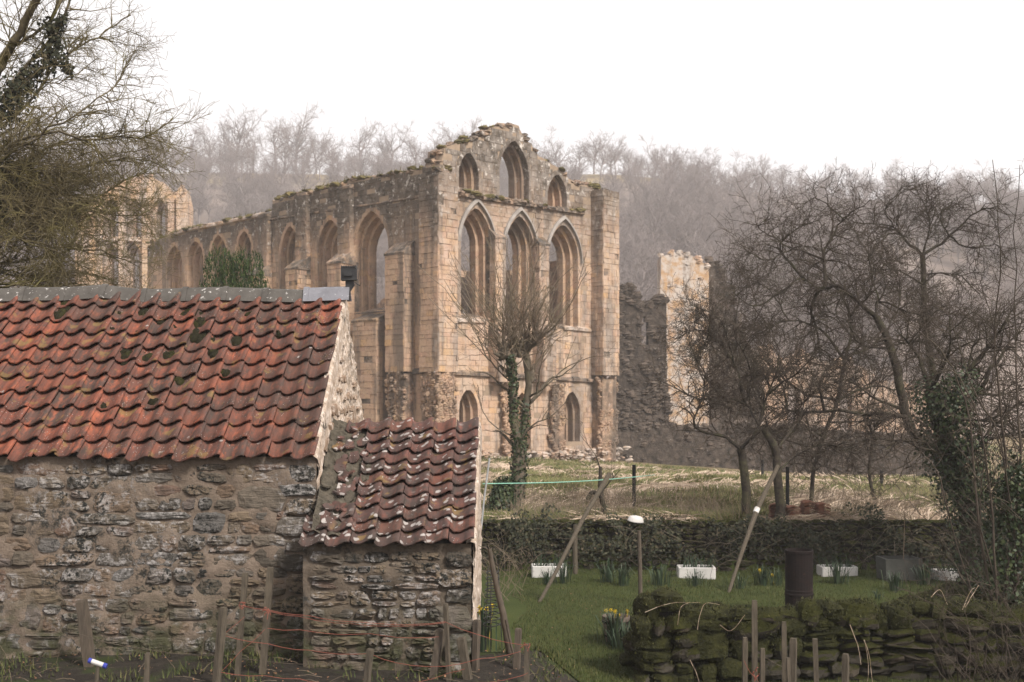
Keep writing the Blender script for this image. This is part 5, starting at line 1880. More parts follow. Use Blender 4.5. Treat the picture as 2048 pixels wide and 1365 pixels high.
src = []
for k in range(6):
    so = bpy.data.objects.new('wood_source', PROTO[k][2])
    src.append(so)
pts, rots, scs = [], [], []
tries = 0
while len(pts) < 820 and tries < 20000:
    tries += 1
    D = 150 + 172 * RH.random() ** .8
    px = RH.uniform(-150, 2200)
    x = (px - 1024) / F * D
    if 322 < D < 341 and fbm(x * .03, 3.0) > -.25:      # open turf just below the crest
        continue
    if fbm(x * .02, D * .02, 5) < -.32:
        continue
    pts.append((x, D, zt(x, D) - .3))
    rots.append(RH.uniform(0, 6.28))
    scs.append(RH.uniform(.55, 1.0) if D < 342 else RH.uniform(.7, 1.0))
for _ in range(240):                                   # undergrowth along the crest
    px, D = RH.uniform(-100, 2150), RH.uniform(336, 352)
    x = (px - 1024) / F * D
    if fbm(x * .05, 8.0) < -.05:
        continue
    pts.append((x, D, zt(x, D) - .3)); rots.append(RH.uniform(0, 6.28)); scs.append(RH.uniform(.25, .6))
scatter('hillside_woodland', src, pts, rots, scs, 'grey mass of bare woodland covering the hillside behind the abbey')

# ------------------------------------------------------------------ mist over the valley
hz = G().box((-440, -310, -9), (440, 910, 112))
hm = bpy.data.materials.new('haze')
hm.use_nodes = True
for nd in list(hm.node_tree.nodes):
    if nd.type == 'BSDF_PRINCIPLED':
        hm.node_tree.nodes.remove(nd)
pv = hm.node_tree.nodes.new('ShaderNodeVolumePrincipled')
pv.inputs['Color'].default_value = (0.97, 0.955, 0.965, 1)
pv.inputs['Density'].default_value = 0.00072
pv.inputs['Anisotropy'].default_value = 0.0
hm.node_tree.links.new(pv.outputs[0], [n for n in hm.node_tree.nodes if n.type == 'OUTPUT_MATERIAL'][0].inputs['Volume'])
obj('haze', hz, hm, kind='stuff')
# ------------------------------------------------------------------ other ruins round the abbey
MT['ru_pale'] = m_abbey('ruin_pale', grey=0.35, joints=True)
MT['ru_lich'] = m_abbey('ruin_lichened', grey=0.9, dark=0.15)
MT['ru_dark'] = m_plain('ruin_dark', (0.03, 0.025, 0.021), (0.13, 0.10, 0.08), 1.3, bump=.9, dist=.08, speck=(0.28, 0.25, 0.225))
MT['ru_black'] = m_plain('ruin_blackened', (0.014, 0.012, 0.010), (0.11, 0.086, 0.070), 2.6, bump=1.0, dist=.08, speck=(0.15, 0.13, 0.115))
RR = random.Random(55)


def px_plate(name, label, out_px, holes_px, D, thick, mat, jag_top=None, slope=0.0, lumps=0, lump_mat=None, steps=None, cat='ruin', lr=(.12, .3)):
    """A standing piece of wall whose outline was read off at distance D; slope = depth gained per metre to the right"""
    def uz(px, py):
        # u along the wall (x), depth grows with x
        k = (px - 1024) / F
        x = k * D / (1 - k * slope)
        d = D + slope * x
        return x, (HZ - py) / F * d
    pts = [uz(*p) for p in out_px]
    bl, br = pts[0], pts[-1]
    zb = min(zt(bl[0], D + slope * bl[0]), zt(br[0], D + slope * br[0])) - .6
    top = jag(pts, RR, *(jag_top or (.5, .15)))
    outer = [(br[0], zb), (bl[0], zb)] + top
    c = Vector(((bl[0] + br[0]) / 2, D + slope * (bl[0] + br[0]) / 2, zb + .6))
    t = thing(name, label, cat, c)
    mp = lambda u, z, d: Vector((u, D + slope * u + d, z)) - c
    hs_ = []
    for h_ in holes_px:
        (pl, pr, ap, sp, sl) = h_
        a, b = uz(pl, 600)[0], uz(pr, 600)[0]
        hs_.append(((a + b) / 2, abs(b - a), uz(pl, sl)[1], uz(pl, sp)[1], uz(pl, ap)[1]))
    orders = steps or [(0, thick, 0)]
    for i, (d0, d1, k) in enumerate(orders):
        hl = [lancet(h_[0], max(.3, h_[1] - 2 * k), h_[2], h_[3], max(h_[3] + .3, h_[4] - k * 1.2)) for h_ in hs_]
        obj('wall' if i == 0 else 'window_order', plate(outer, hl, d0, d1 - .003, mp), MT[mat], t)
    if lumps:
        g = G()
        for _ in range(lumps):
            i = RR.randrange(len(top) - 1)
            p = top[i]
            if RR.random() < .45:
                u, z = p[0] + RR.uniform(-.1, .1), p[1] + RR.uniform(-.1, .12)
            else:
                u, z = RR.uniform(min(bl[0], br[0]), max(bl[0], br[0])), 0
                z = RR.uniform(zb, max(q[1] for q in top))
                if not inside(outer, u, z) or any(inside(lancet(*h_), u, z) for h_ in hs_):
                    continue
            vv, ff = lump(RR, mp(u, z, RR.uniform(-.02, .08)), RR.uniform(*lr), (1.2, .7, .75))
            g.add(vv, ff)
        obj('rubble_face', g, MT[lump_mat or mat], t, kind='stuff')
    return t, mp, uz


# transept gable far to the left
t, mp, uz = px_plate('ruined_transept', 'far abbey gable with three lancets seen through the mossy tree', [(150, 430), (190, 400), (215, 378), (245, 362), (300, 350), (325, 366), (350, 392), (354, 384), (358, 376), (366, 374), (372, 388), (377, 412)],
                     [(207, 240, 396, 430, 478), (254, 287, 398, 430, 478), (302, 336, 396, 430, 478), (205, 242, 488, 520, 640), (247, 283, 484, 515, 640), (292, 330, 486, 515, 640)],
                     110, 1.6, 'ru_pale', (.8, .15), .12, 40, steps=[(0, .5, 0), (.5, 1.0, .3), (1.0, 1.6, .5)])
g = G()
for a in ([(196, 481), (345, 486)],):
    (u0, z0), (u1, z1) = uz(*a[0]), uz(*a[1])
    g.add([mp(u0, z0, -.25), mp(u1, z1, -.25), mp(u1, z1 + .35, -.2), mp(u0, z0 + .35, -.2), mp(u0, z0 + .4, .05), mp(u1, z1 + .4, .05), mp(u0, z0 - .1, .05), mp(u1, z1 - .1, .05)], [(0, 1, 2, 3), (3, 2, 5, 4), (6, 7, 1, 0)])
obj('string_course', g, MT['ab_pale'], t)
for (pl, pr, pt_) in ((240, 254, 400), (287, 302, 400), (338, 350, 400), (355, 377, 392)):
    a, z1 = uz(pl, pt_)
    b = uz(pr, pt_)[0]
    g = G()
    sec = [(a, .1), (a, -.4), (b, -.4), (b, .1)]
    g.add([mp(u, -4, d) for u, d in sec] + [mp(u, z1, d) for u, d in sec], [(0, 1, 5, 4), (1, 2, 6, 5), (2, 3, 7, 6), (4, 5, 6, 7)])
    obj('buttress', g, MT['ru_pale'], t)

# tall wall fragment to the right
t, mp, uz = px_plate('tower_fragment', 'tall pale lichened wall fragment standing behind the leafless orchard', [(1322, 512), (1345, 506), (1375, 511), (1400, 522), (1418, 534)], [(1391, 1397, 611, 622, 648)], 85, 2.2, 'ru_lich', (.5, .12), 0.0, 120, 'ru_lich', lr=(.08, .2))
for (pl, pr, pt_) in ((1322, 1334, 560),):
    g = G().box(mp(uz(pl, 0)[0] - .1, -5, -.35), mp(uz(pr, 0)[0], uz(pl, pt_)[1], .1))
    obj('buttress', g, MT['ru_lich'], t)
px_plate('broken_wall', 'dark broken rubble wall stepping down behind the tall pale fragment', [(1419, 524), (1436, 530), (1448, 560), (1462, 575), (1468, 610), (1480, 650), (1496, 700), (1520, 760)], [], 86.5, 1.6, 'ru_dark', (.5, .2), 0, 160)
px_plate('broken_wall', 'blackened broken wall with a small window beside the abbey corner', [(1225, 600), (1240, 590), (1250, 576), (1262, 573), (1272, 592), (1280, 614), (1300, 612), (1318, 600), (1333, 606)], [(1283, 1297, 632, 648, 690)], 80, 1.5, 'ru_black', (.4, .16), 0, 420, 'ru_dark')
px_plate('broken_wall', 'lower tumbled rubble wall at the foot of the blackened wall', [(1225, 790), (1260, 785), (1290, 800), (1305, 775), (1316, 745), (1330, 790), (1338, 830)], [], 78, 1.2, 'ru_black', (.4, .2), 0, 380, 'ru_dark')
px_plate('low_wall', 'long low blackened stone wall along the far side of the pasture', [(1232, 862), (1300, 852), (1380, 855), (1450, 850), (1520, 858), (1600, 852), (1700, 866), (1800, 872), (1930, 884)], [], 73, 1.0, 'ru_black', (.5, .10), .16, 520, 'ru_dark', cat='wall', lr=(.10, .24))
px_plate('broken_wall', 'pale broken wall with gaps seen through the tangled orchard twigs', [(1440, 770), (1470, 735), (1500, 704), (1540, 692), (1560, 722), (1600, 706), (1650, 732), (1700, 722), (1760, 762), (1850, 772), (1940, 800)], [(1575, 1600, 770, 790, 880), (1680, 1705, 785, 800, 880)], 90, 1.4, 'ru_pale', (.7, .2), .05, 160, 'ru_pale')
# ------------------------------------------------------------------ the garden below the field
MT['moss_stone'] = m_mossstone()
MT['grass'] = m_leaf('grass_blade', [(0.0, (0.024, 0.033, 0.009)), (0.4, (0.042, 0.054, 0.012)), (0.8, (0.064, 0.070, 0.019)), (1.0, (0.11, 0.096, 0.038))], .8)
MT['straw'] = m_leaf('dead_stalk', [(0.0, (0.20, 0.145, 0.10)), (0.4, (0.34, 0.255, 0.185)), (0.8, (0.50, 0.40, 0.31)), (1.0, (0.17, 0.13, 0.07))], .8)
MT['daff'] = m_leaf('daffodil_leaf', [(0.0, (0.018, 0.033, 0.019)), (0.5, (0.030, 0.050, 0.027)), (1.0, (0.055, 0.075, 0.038))], .5)
MT['yellow'] = m_leaf('daffodil_flower', [(0.0, (0.36, 0.25, 0.012)), (1.0, (0.48, 0.35, 0.02))], .6)
MT['fuzz'] = m_leaf('moss_tuft', [(0.0, (0.014, 0.016, 0.005)), (0.5, (0.031, 0.032, 0.009)), (1.0, (0.066, 0.064, 0.016))], .9)
MT['brown_leaf'] = m_leaf('dead_leaf', [(0.0, (0.12, 0.065, 0.035)), (1.0, (0.26, 0.14, 0.08))], .8)
MT['moss_full'] = m_plain('thick_moss', (0.010, 0.011, 0.005), (0.046, 0.046, 0.012), 9, bump=1.0, dist=.05)
RQ = random.Random(91)
NR = np.random.default_rng(17)


def gz(x, y):
    return zt(x, y)


def rot_box(o, z):
    o.rotation_euler = (0, 0, z)


# ---- ivy-grown retaining wall along the foot of the field
iw = thing('garden_wall', 'old dry-stone retaining wall half buried in ivy behind the sinks', 'wall', (4, 24.95, -3.5))
OW = Vector((4, 24.95, -3.5))
g = G().box(Vector((-1.4, 25.02, -3.9)) - OW, Vector((14.5, 25.6, -2.56)) - OW)
obj('core', g, MT['soil'] if 'soil' in MT else MT['dark'], iw)
for (a, b, c, d) in cells(random.Random(61), -0.9, 10.2, -3.6, -2.45, (.2, .46), (.12, .24)):
    vv, ff = stone_shape(RQ, b - a - .02, d - c - .015, .10, 11, 3.0)
    obj('stone', new_mesh('stone', vv, ff), MT['moss_stone'], iw, loc=Vector(((a + b) / 2, 25.0 + RQ.uniform(-.03, .03), (c + d) / 2)) - OW)
n = 10500
x = NR.uniform(-1.2, 11.5, n)
h_ = NR.beta(2.2, 1.2, n)
den = np.array([fbm(a * .9, b * 1.8, 3) for a, b in zip(x, h_)])
keep = den + NR.normal(0, .12, n) > -.10
x, h_ = x[keep], h_[keep]
y = 24.86 - NR.gamma(1.5, .05, len(x)) + (h_ > .9) * NR.uniform(0, .7, len(x))
bulge = np.array([fbm(a * .9, b * 1.2, 11) for a, b in zip(x, h_)])
y = y - np.maximum(0, bulge) * .45
z = -3.45 + h_ * (1.10 + np.array([.45 * fbm(a * .9, 7) + .2 * fbm(a * 3, 4) for a in x]))
obj('ivy', leaf_mesh('ivy', np.stack([x, y, z], 1), (0, -1, .45), .033, 3), MT['ivy_dull'], kind='stuff', label='dull ivy mat hanging over the old garden wall')
T = Tree(71)
prw = [dict(dens=3, len=(.1, .5), ang=(25, 80), rad=.005, wig=.25, steps=3, rmin=.003)]
for _ in range(360):
    p = Vector((RQ.uniform(-.8, 10.5), RQ.uniform(24.6, 25.6), RQ.uniform(-3.3, -2.45)))
    d = Vector((RQ.gauss(0, 1), RQ.gauss(-.2, .3), RQ.gauss(0.1, .4))).normalized() * RQ.uniform(.3, 1.1)
    T.limb([p, p + d * .5 + Vector((0, 0, RQ.uniform(-.05, .15))), p + d + Vector((0, 0, -RQ.random() * .25))], .007, .003, 0, prw, .06)
obj('dead_bramble', T.mesh('dead_bramble', .02), MT['bark_pol'], kind='stuff', label='dead bramble stems trailing over the garden wall and its ivy')

# ---- lawn grass, field straw, weeds
n = 150000
y = 13.0 + 12.0 * NR.random(n) ** 1.25
x = NR.uniform(-.05, .44, n) * y
sel = (x > .12 + .12 * np.sin(y * 2))
x, y = x[sel], y[sel]
z = np.array([zt(a, b) for a, b in zip(x, y)])
obj('lawn_grass', blades('lawn_grass', np.stack([x, y, z], 1), .048, .0045, .5, 21), MT['grass'], kind='stuff', label='short mown lawn grass between the lean-to and the mossy wall')


def stalks(name, n, seed, ymin, ymax, hgt, wid, fn, mat, lab, flat=0.0, band=None):
    R = np.random.default_rng(seed)
    y = ymin + (ymax - ymin) * R.random(n) ** 1.7
    x = R.uniform(-.06, .40, n) * y
    d = np.array([fn(a, b) for a, b in zip(x, y)])
    k = (d + R.normal(0, .10, n) > 0) & ~((x > 5.2) & (x < 7.0) & (y < 26.8) & (hgt < .56))
    x, y = x[k], y[k]
    m = len(x)
    z = np.array([zt(a, b) for a, b in zip(x, y)])
    base = np.stack([x, y, z], 1)
    h_ = hgt * R.uniform(.4, 1.3, m)
    el0 = .16 if flat < .2 else .28
    swirl = np.array([fbm(a * .25, b * .18, 9) for a, b in zip(x, y)]) * 7 + R.normal(0, .55, m)
    el = np.abs(R.normal(flat, el0, m))
    L_ = np.stack([np.cos(swirl) * np.cos(el), np.sin(swirl) * np.cos(el), np.sin(el)], 1) * h_[:, None]
    side = np.cross(L_, np.array((0.0, -1.0, .3)))
    side /= np.maximum(1e-6, np.linalg.norm(side, axis=1))[:, None]
    side *= (wid * (y / 30))[:, None]
    mid = base + L_ * .5 + np.array((0, 0, .04))
    V = np.stack([base - side, base + side, mid + side, base + L_, mid - side], 1).reshape(-1, 3)
    Q = (np.arange(m) * 5)[:, None, None] + np.array([(0, 1, 2, 4), (4, 2, 3, 3)])[None]
    f = [tuple(q) for q in Q.reshape(-1, 4)[:0]]
    tri = (np.arange(m) * 5)[:, None, None] + np.array([(0, 1, 2), (0, 2, 4), (4, 2, 3)])[None]
    o = obj(name, new_mesh(name, V, tri.reshape(-1, 3)), mat, kind='stuff', label=lab)
    return o


stalks('dead_grass', 24000, 5, 25.3, 62, .60, .012, lambda a, b: -.04 + fbm(a * .30, b * .22, 2), MT['straw'], 'flattened pale dead stalks strewn over the pasture', .03)
MT['pgrass'] = m_leaf('pasture_blade', [(0.0, (0.06, 0.07, 0.02)), (0.5, (0.10, 0.105, 0.035)), (1.0, (0.20, 0.17, 0.08))], .8)
stalks('pasture_grass', 60000, 6, 25.3, 70, .18, .007, lambda a, b: .22 - fbm(a * .30, b * .22, 2), MT['pgrass'], 'green grass showing between the dead stalks in the pasture', .9)
stalks('dry_stems', 3600, 7, 25.25, 33, .55, .004, lambda a, b: -.02 + fbm(a * .8, b * .4, 4), MT['twig_pale'], 'upright dry weed stems along the near edge of the pasture', 1.1)


# soil weeds and litter by the barn
def tuft(name, label, c, n, hgt, wid, spread, mat, lean=.6, cat='plant', seed=0, group=None):
    R = np.random.default_rng(seed)
    """a clump of strap leaves: curved three-part blades"""
    az = R.uniform(0, 2 * PI, n)
    rad = np.abs(R.normal(0, spread, n))
    b = np.stack([np.cos(az) * rad, np.sin(az) * rad, np.zeros(n)], 1)
    h_ = hgt * R.uniform(.55, 1.15, n)
    ln = np.abs(R.normal(lean * .6, lean * .5, n))
    out = np.stack([np.cos(az), np.sin(az), np.zeros(n)], 1) + R.normal(0, .35, (n, 3)) * np.array((1, 1, 0))
    side = np.stack([-np.sin(az), np.cos(az), np.zeros(n)], 1) * (wid * R.uniform(.7, 1.2, n))[:, None]
    up = np.array((0, 0, 1.0))
    P1 = b + out * (ln * h_ * .18)[:, None] + up * (h_ * .5)[:, None]
    P2 = b + out * (ln * h_ * .5)[:, None] + up * (h_ * .88)[:, None]
    P3 = b + out * (ln * h_ * .95)[:, None] + up * (h_ * (.98 - .30 * ln))[:, None]
    V = np.stack([b - side, b + side, P1 + side, P1 - side, P2 + side * .8, P2 - side * .8, P3], 1).reshape(-1, 3)
    tri = (np.arange(n) * 7)[:, None, None] + np.array([(0, 1, 2), (0, 2, 3), (3, 2, 4), (3, 4, 5), (5, 4, 6)])[None]
    t = thing(name, label, cat, c, 0, group)
    obj('leaves', new_mesh('leaves', V, tri.reshape(-1, 3)), mat, t)
    return t


def flowers(t, rng, n, spread, z0, z1, s_=.035):
    for _ in range(n):
        g = G()
        c = Vector((rng.gauss(0, spread), rng.gauss(0, spread), rng.uniform(z0, z1)))
        d = Vector((rng.gauss(0, .5), -1, rng.uniform(-.1, .5))).normalized()
        a = d.cross(Vector((0, 0, 1))).normalized()
        b = a.cross(d)
        for k in range(6):
            an = k * PI / 3
            e = a * math.cos(an) + b * math.sin(an)
            f_ = a * math.cos(an + .45) + b * math.sin(an + .45)
            h2 = a * math.cos(an - .45) + b * math.sin(an - .45)
            g.add([c, c + h2 * s_ * .6, c + e * s_ - d * .002, c + f_ * s_ * .6], [(0, 1, 2, 3)])
        ring = [c + (a * math.cos(k) + b * math.sin(k)) * s_ * .25 for k in np.linspace(0, 2 * PI, 7)[:-1]]
        ring2 = [c + d * s_ * .7 + (a * math.cos(k) + b * math.sin(k)) * s_ * .34 for k in np.linspace(0, 2 * PI, 7)[:-1]]
        g.add(ring + ring2, [(k, (k + 1) % 6, (k + 1) % 6 + 6, k + 6) for k in range(6)])
        g.tube([c, c - d * .01 + Vector((0, 0, -.03)), Vector((c.x * .6, c.y * .6, 0))], .003, 4, False)
        obj('flower', g, MT['yellow'], t)


def at_ground(px, py):
    """where the sight line through a pixel meets the ground"""
    lo, hi = 8.0, 25.0
    for _ in range(40):
        m = (lo + hi) / 2
        p = P(px, py, m)
        if p.z > zt(p.x, p.y):
            lo = m
        else:
            hi = m
    return P(px, py, lo)


# ---- four white glazed sinks used as planters
def sink(label, pxl, pxr, pyb, D, h_=.27, rz=0.0, seed=1):
    c = P((pxl + pxr) / 2, pyb, D)
    w_ = (pxr - pxl) / F * D
    dp = .44
    t = thing('sink_planter', label, 'sink', c, rz, 'white glazed sinks along the garden wall')
    g = G()
    prof = []

    def ring(wx, wy, z, r=.03):
        o = []
        for (sx, sy, a0) in ((1, 1, 0), (-1, 1, 90), (-1, -1, 180), (1, -1, 270)):
            for k in range(4):
                a = math.radians(a0 + 30 * k)
                o.append((sx * (wx / 2 - r) + math.cos(a) * r, sy * (wy / 2 - r) + math.sin(a) * r, z))
        return o
    rings = [ring(w_ * .97, dp * .95, 0), ring(w_, dp, .04), ring(w_, dp, h_ - .012), ring(w_ - .015, dp - .015, h_), ring(w_ - .075, dp - .075, h_), ring(w_ - .09, dp - .09, h_ - .015), ring(w_ - .10, dp - .10, h_ - .09)]
    v = [p for r in rings for p in r]
    f = [tuple(range(16))[::-1]]
    for i in range(len(rings) - 1):
        for k in range(16):
            f.append((i * 16 + k, i * 16 + (k + 1) % 16, (i + 1) * 16 + (k + 1) % 16, (i + 1) * 16 + k))
    obj('basin', G().add(v, f), MT['ceramic'], t, smooth=False)
    g = G().add([(p[0], p[1], h_ - .06) for p in rings[5]], [tuple(range(16))])
    obj('soil', g, MT['dark'], t)
    R = random.Random(seed)
    lv = G()
    for _ in range(60):
        b = Vector((R.uniform(-w_ * .42, w_ * .42), R.uniform(-.14, .14), h_ - .07))
        hh = R.uniform(.12, .42)
        d = Vector((R.gauss(0, .3), R.gauss(-.1, .3), 1)).normalized()
        s_ = Vector((.006, R.uniform(-.006, .006), 0))
        m = b + d * hh * .6
        e = b + d * hh + Vector((R.gauss(0, .06), -.02, -R.random() * .06))
        lv.add([b - s_, b + s_, m + s_, m - s_, e], [(0, 1, 2, 3), (3, 2, 4)])
    obj('leaves', lv, MT['daff'], t, kind='stuff')
    return t


sink('white sink planter nearest the lean-to behind the leaning pole', 1063, 1133, 1157, 24.1, .27, .02, 1)
sink('white sink planter between the two leaning poles', 1355, 1429, 1160, 23.8, .27, -.05, 2)
sink('white sink planter between the rusty drum and the grey tank', 1638, 1710, 1157, 24.0, .25, .03, 3)
sink('white sink planter half hidden behind the mossy wall right of the grey tank', 1868, 1952, 1168, 23.4, .27, .04, 4)

# ---- grey water tank with a cane
c = P(1798, 1171, 23.3)
tk = thing('water_tank', 'grey square water tank planted up beside a white sink', 'tank', c, .06)
w_, dp, h_ = .73, .55, .54
g = G()
o_ = [(-w_ / 2 * .94, -dp / 2 * .94, 0), (w_ / 2 * .94, -dp / 2 * .94, 0), (w_ / 2 * .94, dp / 2 * .94, 0), (-w_ / 2 * .94, dp / 2 * .94, 0)]
r2 = [(x_ * 1.06, y_ * 1.06, h_) for x_, y_, _ in o_]
r3 = [(x_ * .97, y_ * .97, h_ + .004) for x_, y_, _ in o_]
r4 = [(x_ * .94, y_ * .94, h_ - .10) for x_, y_, _ in o_]
g.add(o_ + r2 + r3 + r4, [(3, 2, 1, 0)] + [(i * 4 + k, i * 4 + (k + 1) % 4, (i + 1) * 4 + (k + 1) % 4, (i + 1) * 4 + k) for i in range(3) for k in range(4)])
obj('body', g, MT['tank'], tk)
obj('soil', G().add([(x_, y_, h_ - .07) for x_, y_, _ in r3], [(0, 1, 2, 3)]), MT['dark'], tk)
cn = tag(obj('garden_cane', G().tube([(0, 0, 0), (.01, 0, .6), (0, 0, 1.0)], [.009, .008, .007], 5), MT['straw'], loc=c + Vector((.10, .05, h_ - .1)), rot=(0, .02, 0)), 'thin pale cane standing upright in the grey tank', 'cane')

# ---- rusty drum
c = at_ground(1598, 1243); c = P(1598, 1236, 19.2); c.z = zt(c.x, c.y)
dr = thing('rusty_drum', 'tall dark rusty iron drum behind the mossy wall', 'drum', c)
H = (HZ - 1100) / F * 19.2 - c.z
r = 27.5 / F * 19.2
prof = [(r, 0), (r * 1.03, .01), (r * 1.0, .03), (r, H * .30), (r * 1.03, H * .31), (r * 1.03, H * .335), (r, H * .345), (r, H * .37), (r * 1.025, H * .38), (r * .985, H * .40), (r * .985, H - .06), (r * 1.03, H - .05), (r * 1.03, H - .01), (r, H), (r * .93, H), (r * .92, H - .05), (0, H - .05)]
obj('body', G().lathe(prof, 28), MT['rust'], dr, smooth=False)

# ---- posts and poles
def pole(name, label, pts, rad, mat, sides=8, cat='pole'):
    c = Vector(pts[0])
    return tag(obj(name, G().tube([Vector(p) - c for p in pts], rad, sides), MT[mat], loc=c, smooth=False), label, cat)


def gp(px, py, D):
    p = P(px, py, D)
    return p


pole('wooden_post', 'round wooden post beside the leaning pole against the ivy wall', [gp(1151, 1162, 24.2), gp(1150, 1100, 24.2), gp(1151, 1050, 24.2)], [.052, .05, .045], 'wood', 9, 'post')
pole('iron_post', 'slim dark upright post on the lawn in front of the sinks', [gp(1281, 1197, 20.6), gp(1280, 1130, 20.6), gp(1278, 1062, 20.6)], [.040, .036, .034], 'wood_dark', 8, 'post')
pole('leaning_pole', 'long wooden prop leaning across the lawn by the nearest sink', [gp(1077, 1208, 20.4), gp(1110, 1148, 20.8), gp(1165, 1040, 21.6), gp(1219, 948, 22.2)], [.028, .034, .040, .046], 'wood', 8)
lp = pole('leaning_pole', 'long wooden prop with a white band leaning towards the apple tree', [gp(1456, 1190, 21.5), gp(1482, 1110, 22.0), gp(1513, 1022, 22.6), gp(1540, 965, 23.0), gp(1556, 932, 23.2)], [.030, .036, .050, .044, .04], 'wood', 8)
b = gp(1511, 1026, 22.57) - lp.location
e = gp(1515, 1017, 22.63) - lp.location
obj('white_band', G().tube([b, e], [.054, .054], 10), MT['ceramic'], lp)
pole('metal_pole', 'thin grey metal pole beside the lean-to gable', [gp(962, 1060, 19), gp(968, 1000, 19.05), gp(979, 917, 19.1)], .016, 'grey_metal', 7)
for (px, yt, yb, D, lab) in ((1268, 930, 1030, 28.0, 'black fence post on the bank right of the knotty stump'), (1575, 934, 1020, 28.5, 'black fence post in the pasture behind the twin stemmed apple'), (1763, 941, 978, 38.5, 'black fence post in the pasture beside the thin young tree'),
                             (1525, 920, 948, 51.0, 'short black fence post at the far edge of the pasture'), (1588, 905, 940, 54.0, 'pale weathered fence post far off by the low wall')):
    p = P(px, yb, D)
    p.z = zt(p.x, D) - .15
    q = P(px, yt, D)
    pole('fence_post', lab, [p, q], .045 if D < 30 else .06, 'black_post' if 'pale' not in lab else 'wood', 8, 'post')

# clothes line
a, b = gp(966, 968, 19.05), gp(1310, 950, 27)
pts = [a.lerp(b, k / 12) - Vector((0, 0, .05 * math.sin(PI * k / 12))) for k in range(13)]
pole('clothes_line', 'pale green clothes line strung across from the metal pole', pts, .009, 'line', 5, 'line')

# upturned white basin on the bank
c = P(1271, 1046, 24.75); c.z = -2.48
wb = thing('white_basin', 'upturned white basin lying on the ivy bank', 'basin', c, .2)
g = G().lathe([(.17, 0), (.18, .012), (.17, .025), (.155, .075), (.12, .105), (.06, .118), (0, .12)], 20)
o = obj('bowl', g, MT['ceramic'], wb, smooth=True)
o.scale = (1, .75, 1)
o.rotation_euler = (.15, .12, 0)

# ---- stacked spare pantiles on the bank
def spare_tile():
    g = G()
    n, L_, th = 8, .34, .014
    sec = []
    for lay in (0, 1):
        for i in range(n):
            u = i / (n - 1) - .5
            sec.append((u * .27, .05 * math.cos(u * 2.6) - lay * th))
    v = [(x_, -L_ / 2, z_) for x_, z_ in sec] + [(x_, L_ / 2, z_) for x_, z_ in sec]
    m = 2 * n
    f = []
    for i in range(n - 1):
        f += [(i, i + 1, m + i + 1, m + i), (n + i + 1, n + i, m + n + i, m + n + i + 1), (i, n + i, n + i + 1, i + 1), (m + i + 1, m + n + i + 1, m + n + i, m + i)]
    f += [(0, m, m + n, n), (n - 1, 2 * n - 1, m + 2 * n - 1, m + n - 1)]
    g.add(v, f)
    return g.mesh('pantile')


sp_me = spare_tile()
sp_me.materials.append(m_plain('spare_tile_clay', (0.10, 0.05, 0.035), (0.19, 0.085, 0.055), 9))
for (px, D, k, lab) in ((1552, 26.0, 11, 'stack of spare clay tiles behind the apple trunk, leftmost of four'), (1586, 25.8, 10, 'stack of spare clay tiles on the bank, second from left of four'),
                        (1616, 26.0, 13, 'tallest stack of spare clay tiles on the bank, third of four'), (1645, 25.8, 12, 'stack of spare clay tiles on the bank, rightmost of four')):
    c = P(px, 1056, D - .35)
    c.z = -2.54
    t = thing('tile_stack', lab, 'tile stack', c, RQ.uniform(-.15, .15), 'stacks of spare clay tiles on the bank')
    for i in range(k):
        obj('pantile', sp_me, None, t, loc=(RQ.uniform(-.012, .012), RQ.uniform(-.02, .02), i * .031), rot=(RQ.uniform(-.03, .03), RQ.uniform(-.04, .04), RQ.uniform(-.06, .06)))

# ---- mossy dry-stone wall, lower right
MWY = 14.35
TOPW = [(1253, 1228), (1275, 1206), (1300, 1192), (1340, 1196), (1375, 1216), (1440, 1222), (1500, 1226), (1560, 1236), (1612, 1212), (1650, 1206), (1700, 1204), (1760, 1222), (1830, 1216), (1900, 1210), (2060, 1215)]


def wtop(x):
    px = 1024 + x / MWY * F
    for (a, b) in zip(TOPW[:-1], TOPW[1:]):
        if a[0] <= px <= b[0]:
            py = a[1] + (b[1] - a[1]) * (px - a[0]) / (b[0] - a[0])
            return (HZ - py) / F * MWY
    return (HZ - 1215) / F * MWY


mw = thing('mossy_wall', 'low dry-stone wall thick with green moss at lower right', 'wall', (4, MWY, -3.3))
OM = Vector((4, MWY, -3.3))
X0 = P(1272, 0, MWY).x
core = G()
xs = lin(X0 + .15, 7.4, 40)
v = []
for x_ in xs:
    zt_ = wtop(x_) - .14
    for (yy, zz) in ((.12, -3.6), (.12, zt_), (.50, zt_), (.55, -3.6)):
        v.append(Vector((x_, MWY + yy, zz)) - OM)
core.add(v, [(i * 4 + k, i * 4 + k + 1, i * 4 + k + 5, i * 4 + k + 4) for i in range(39) for k in range(3)] + [(0, 1, 2, 3)])
obj('core', core, MT['dark'], mw)


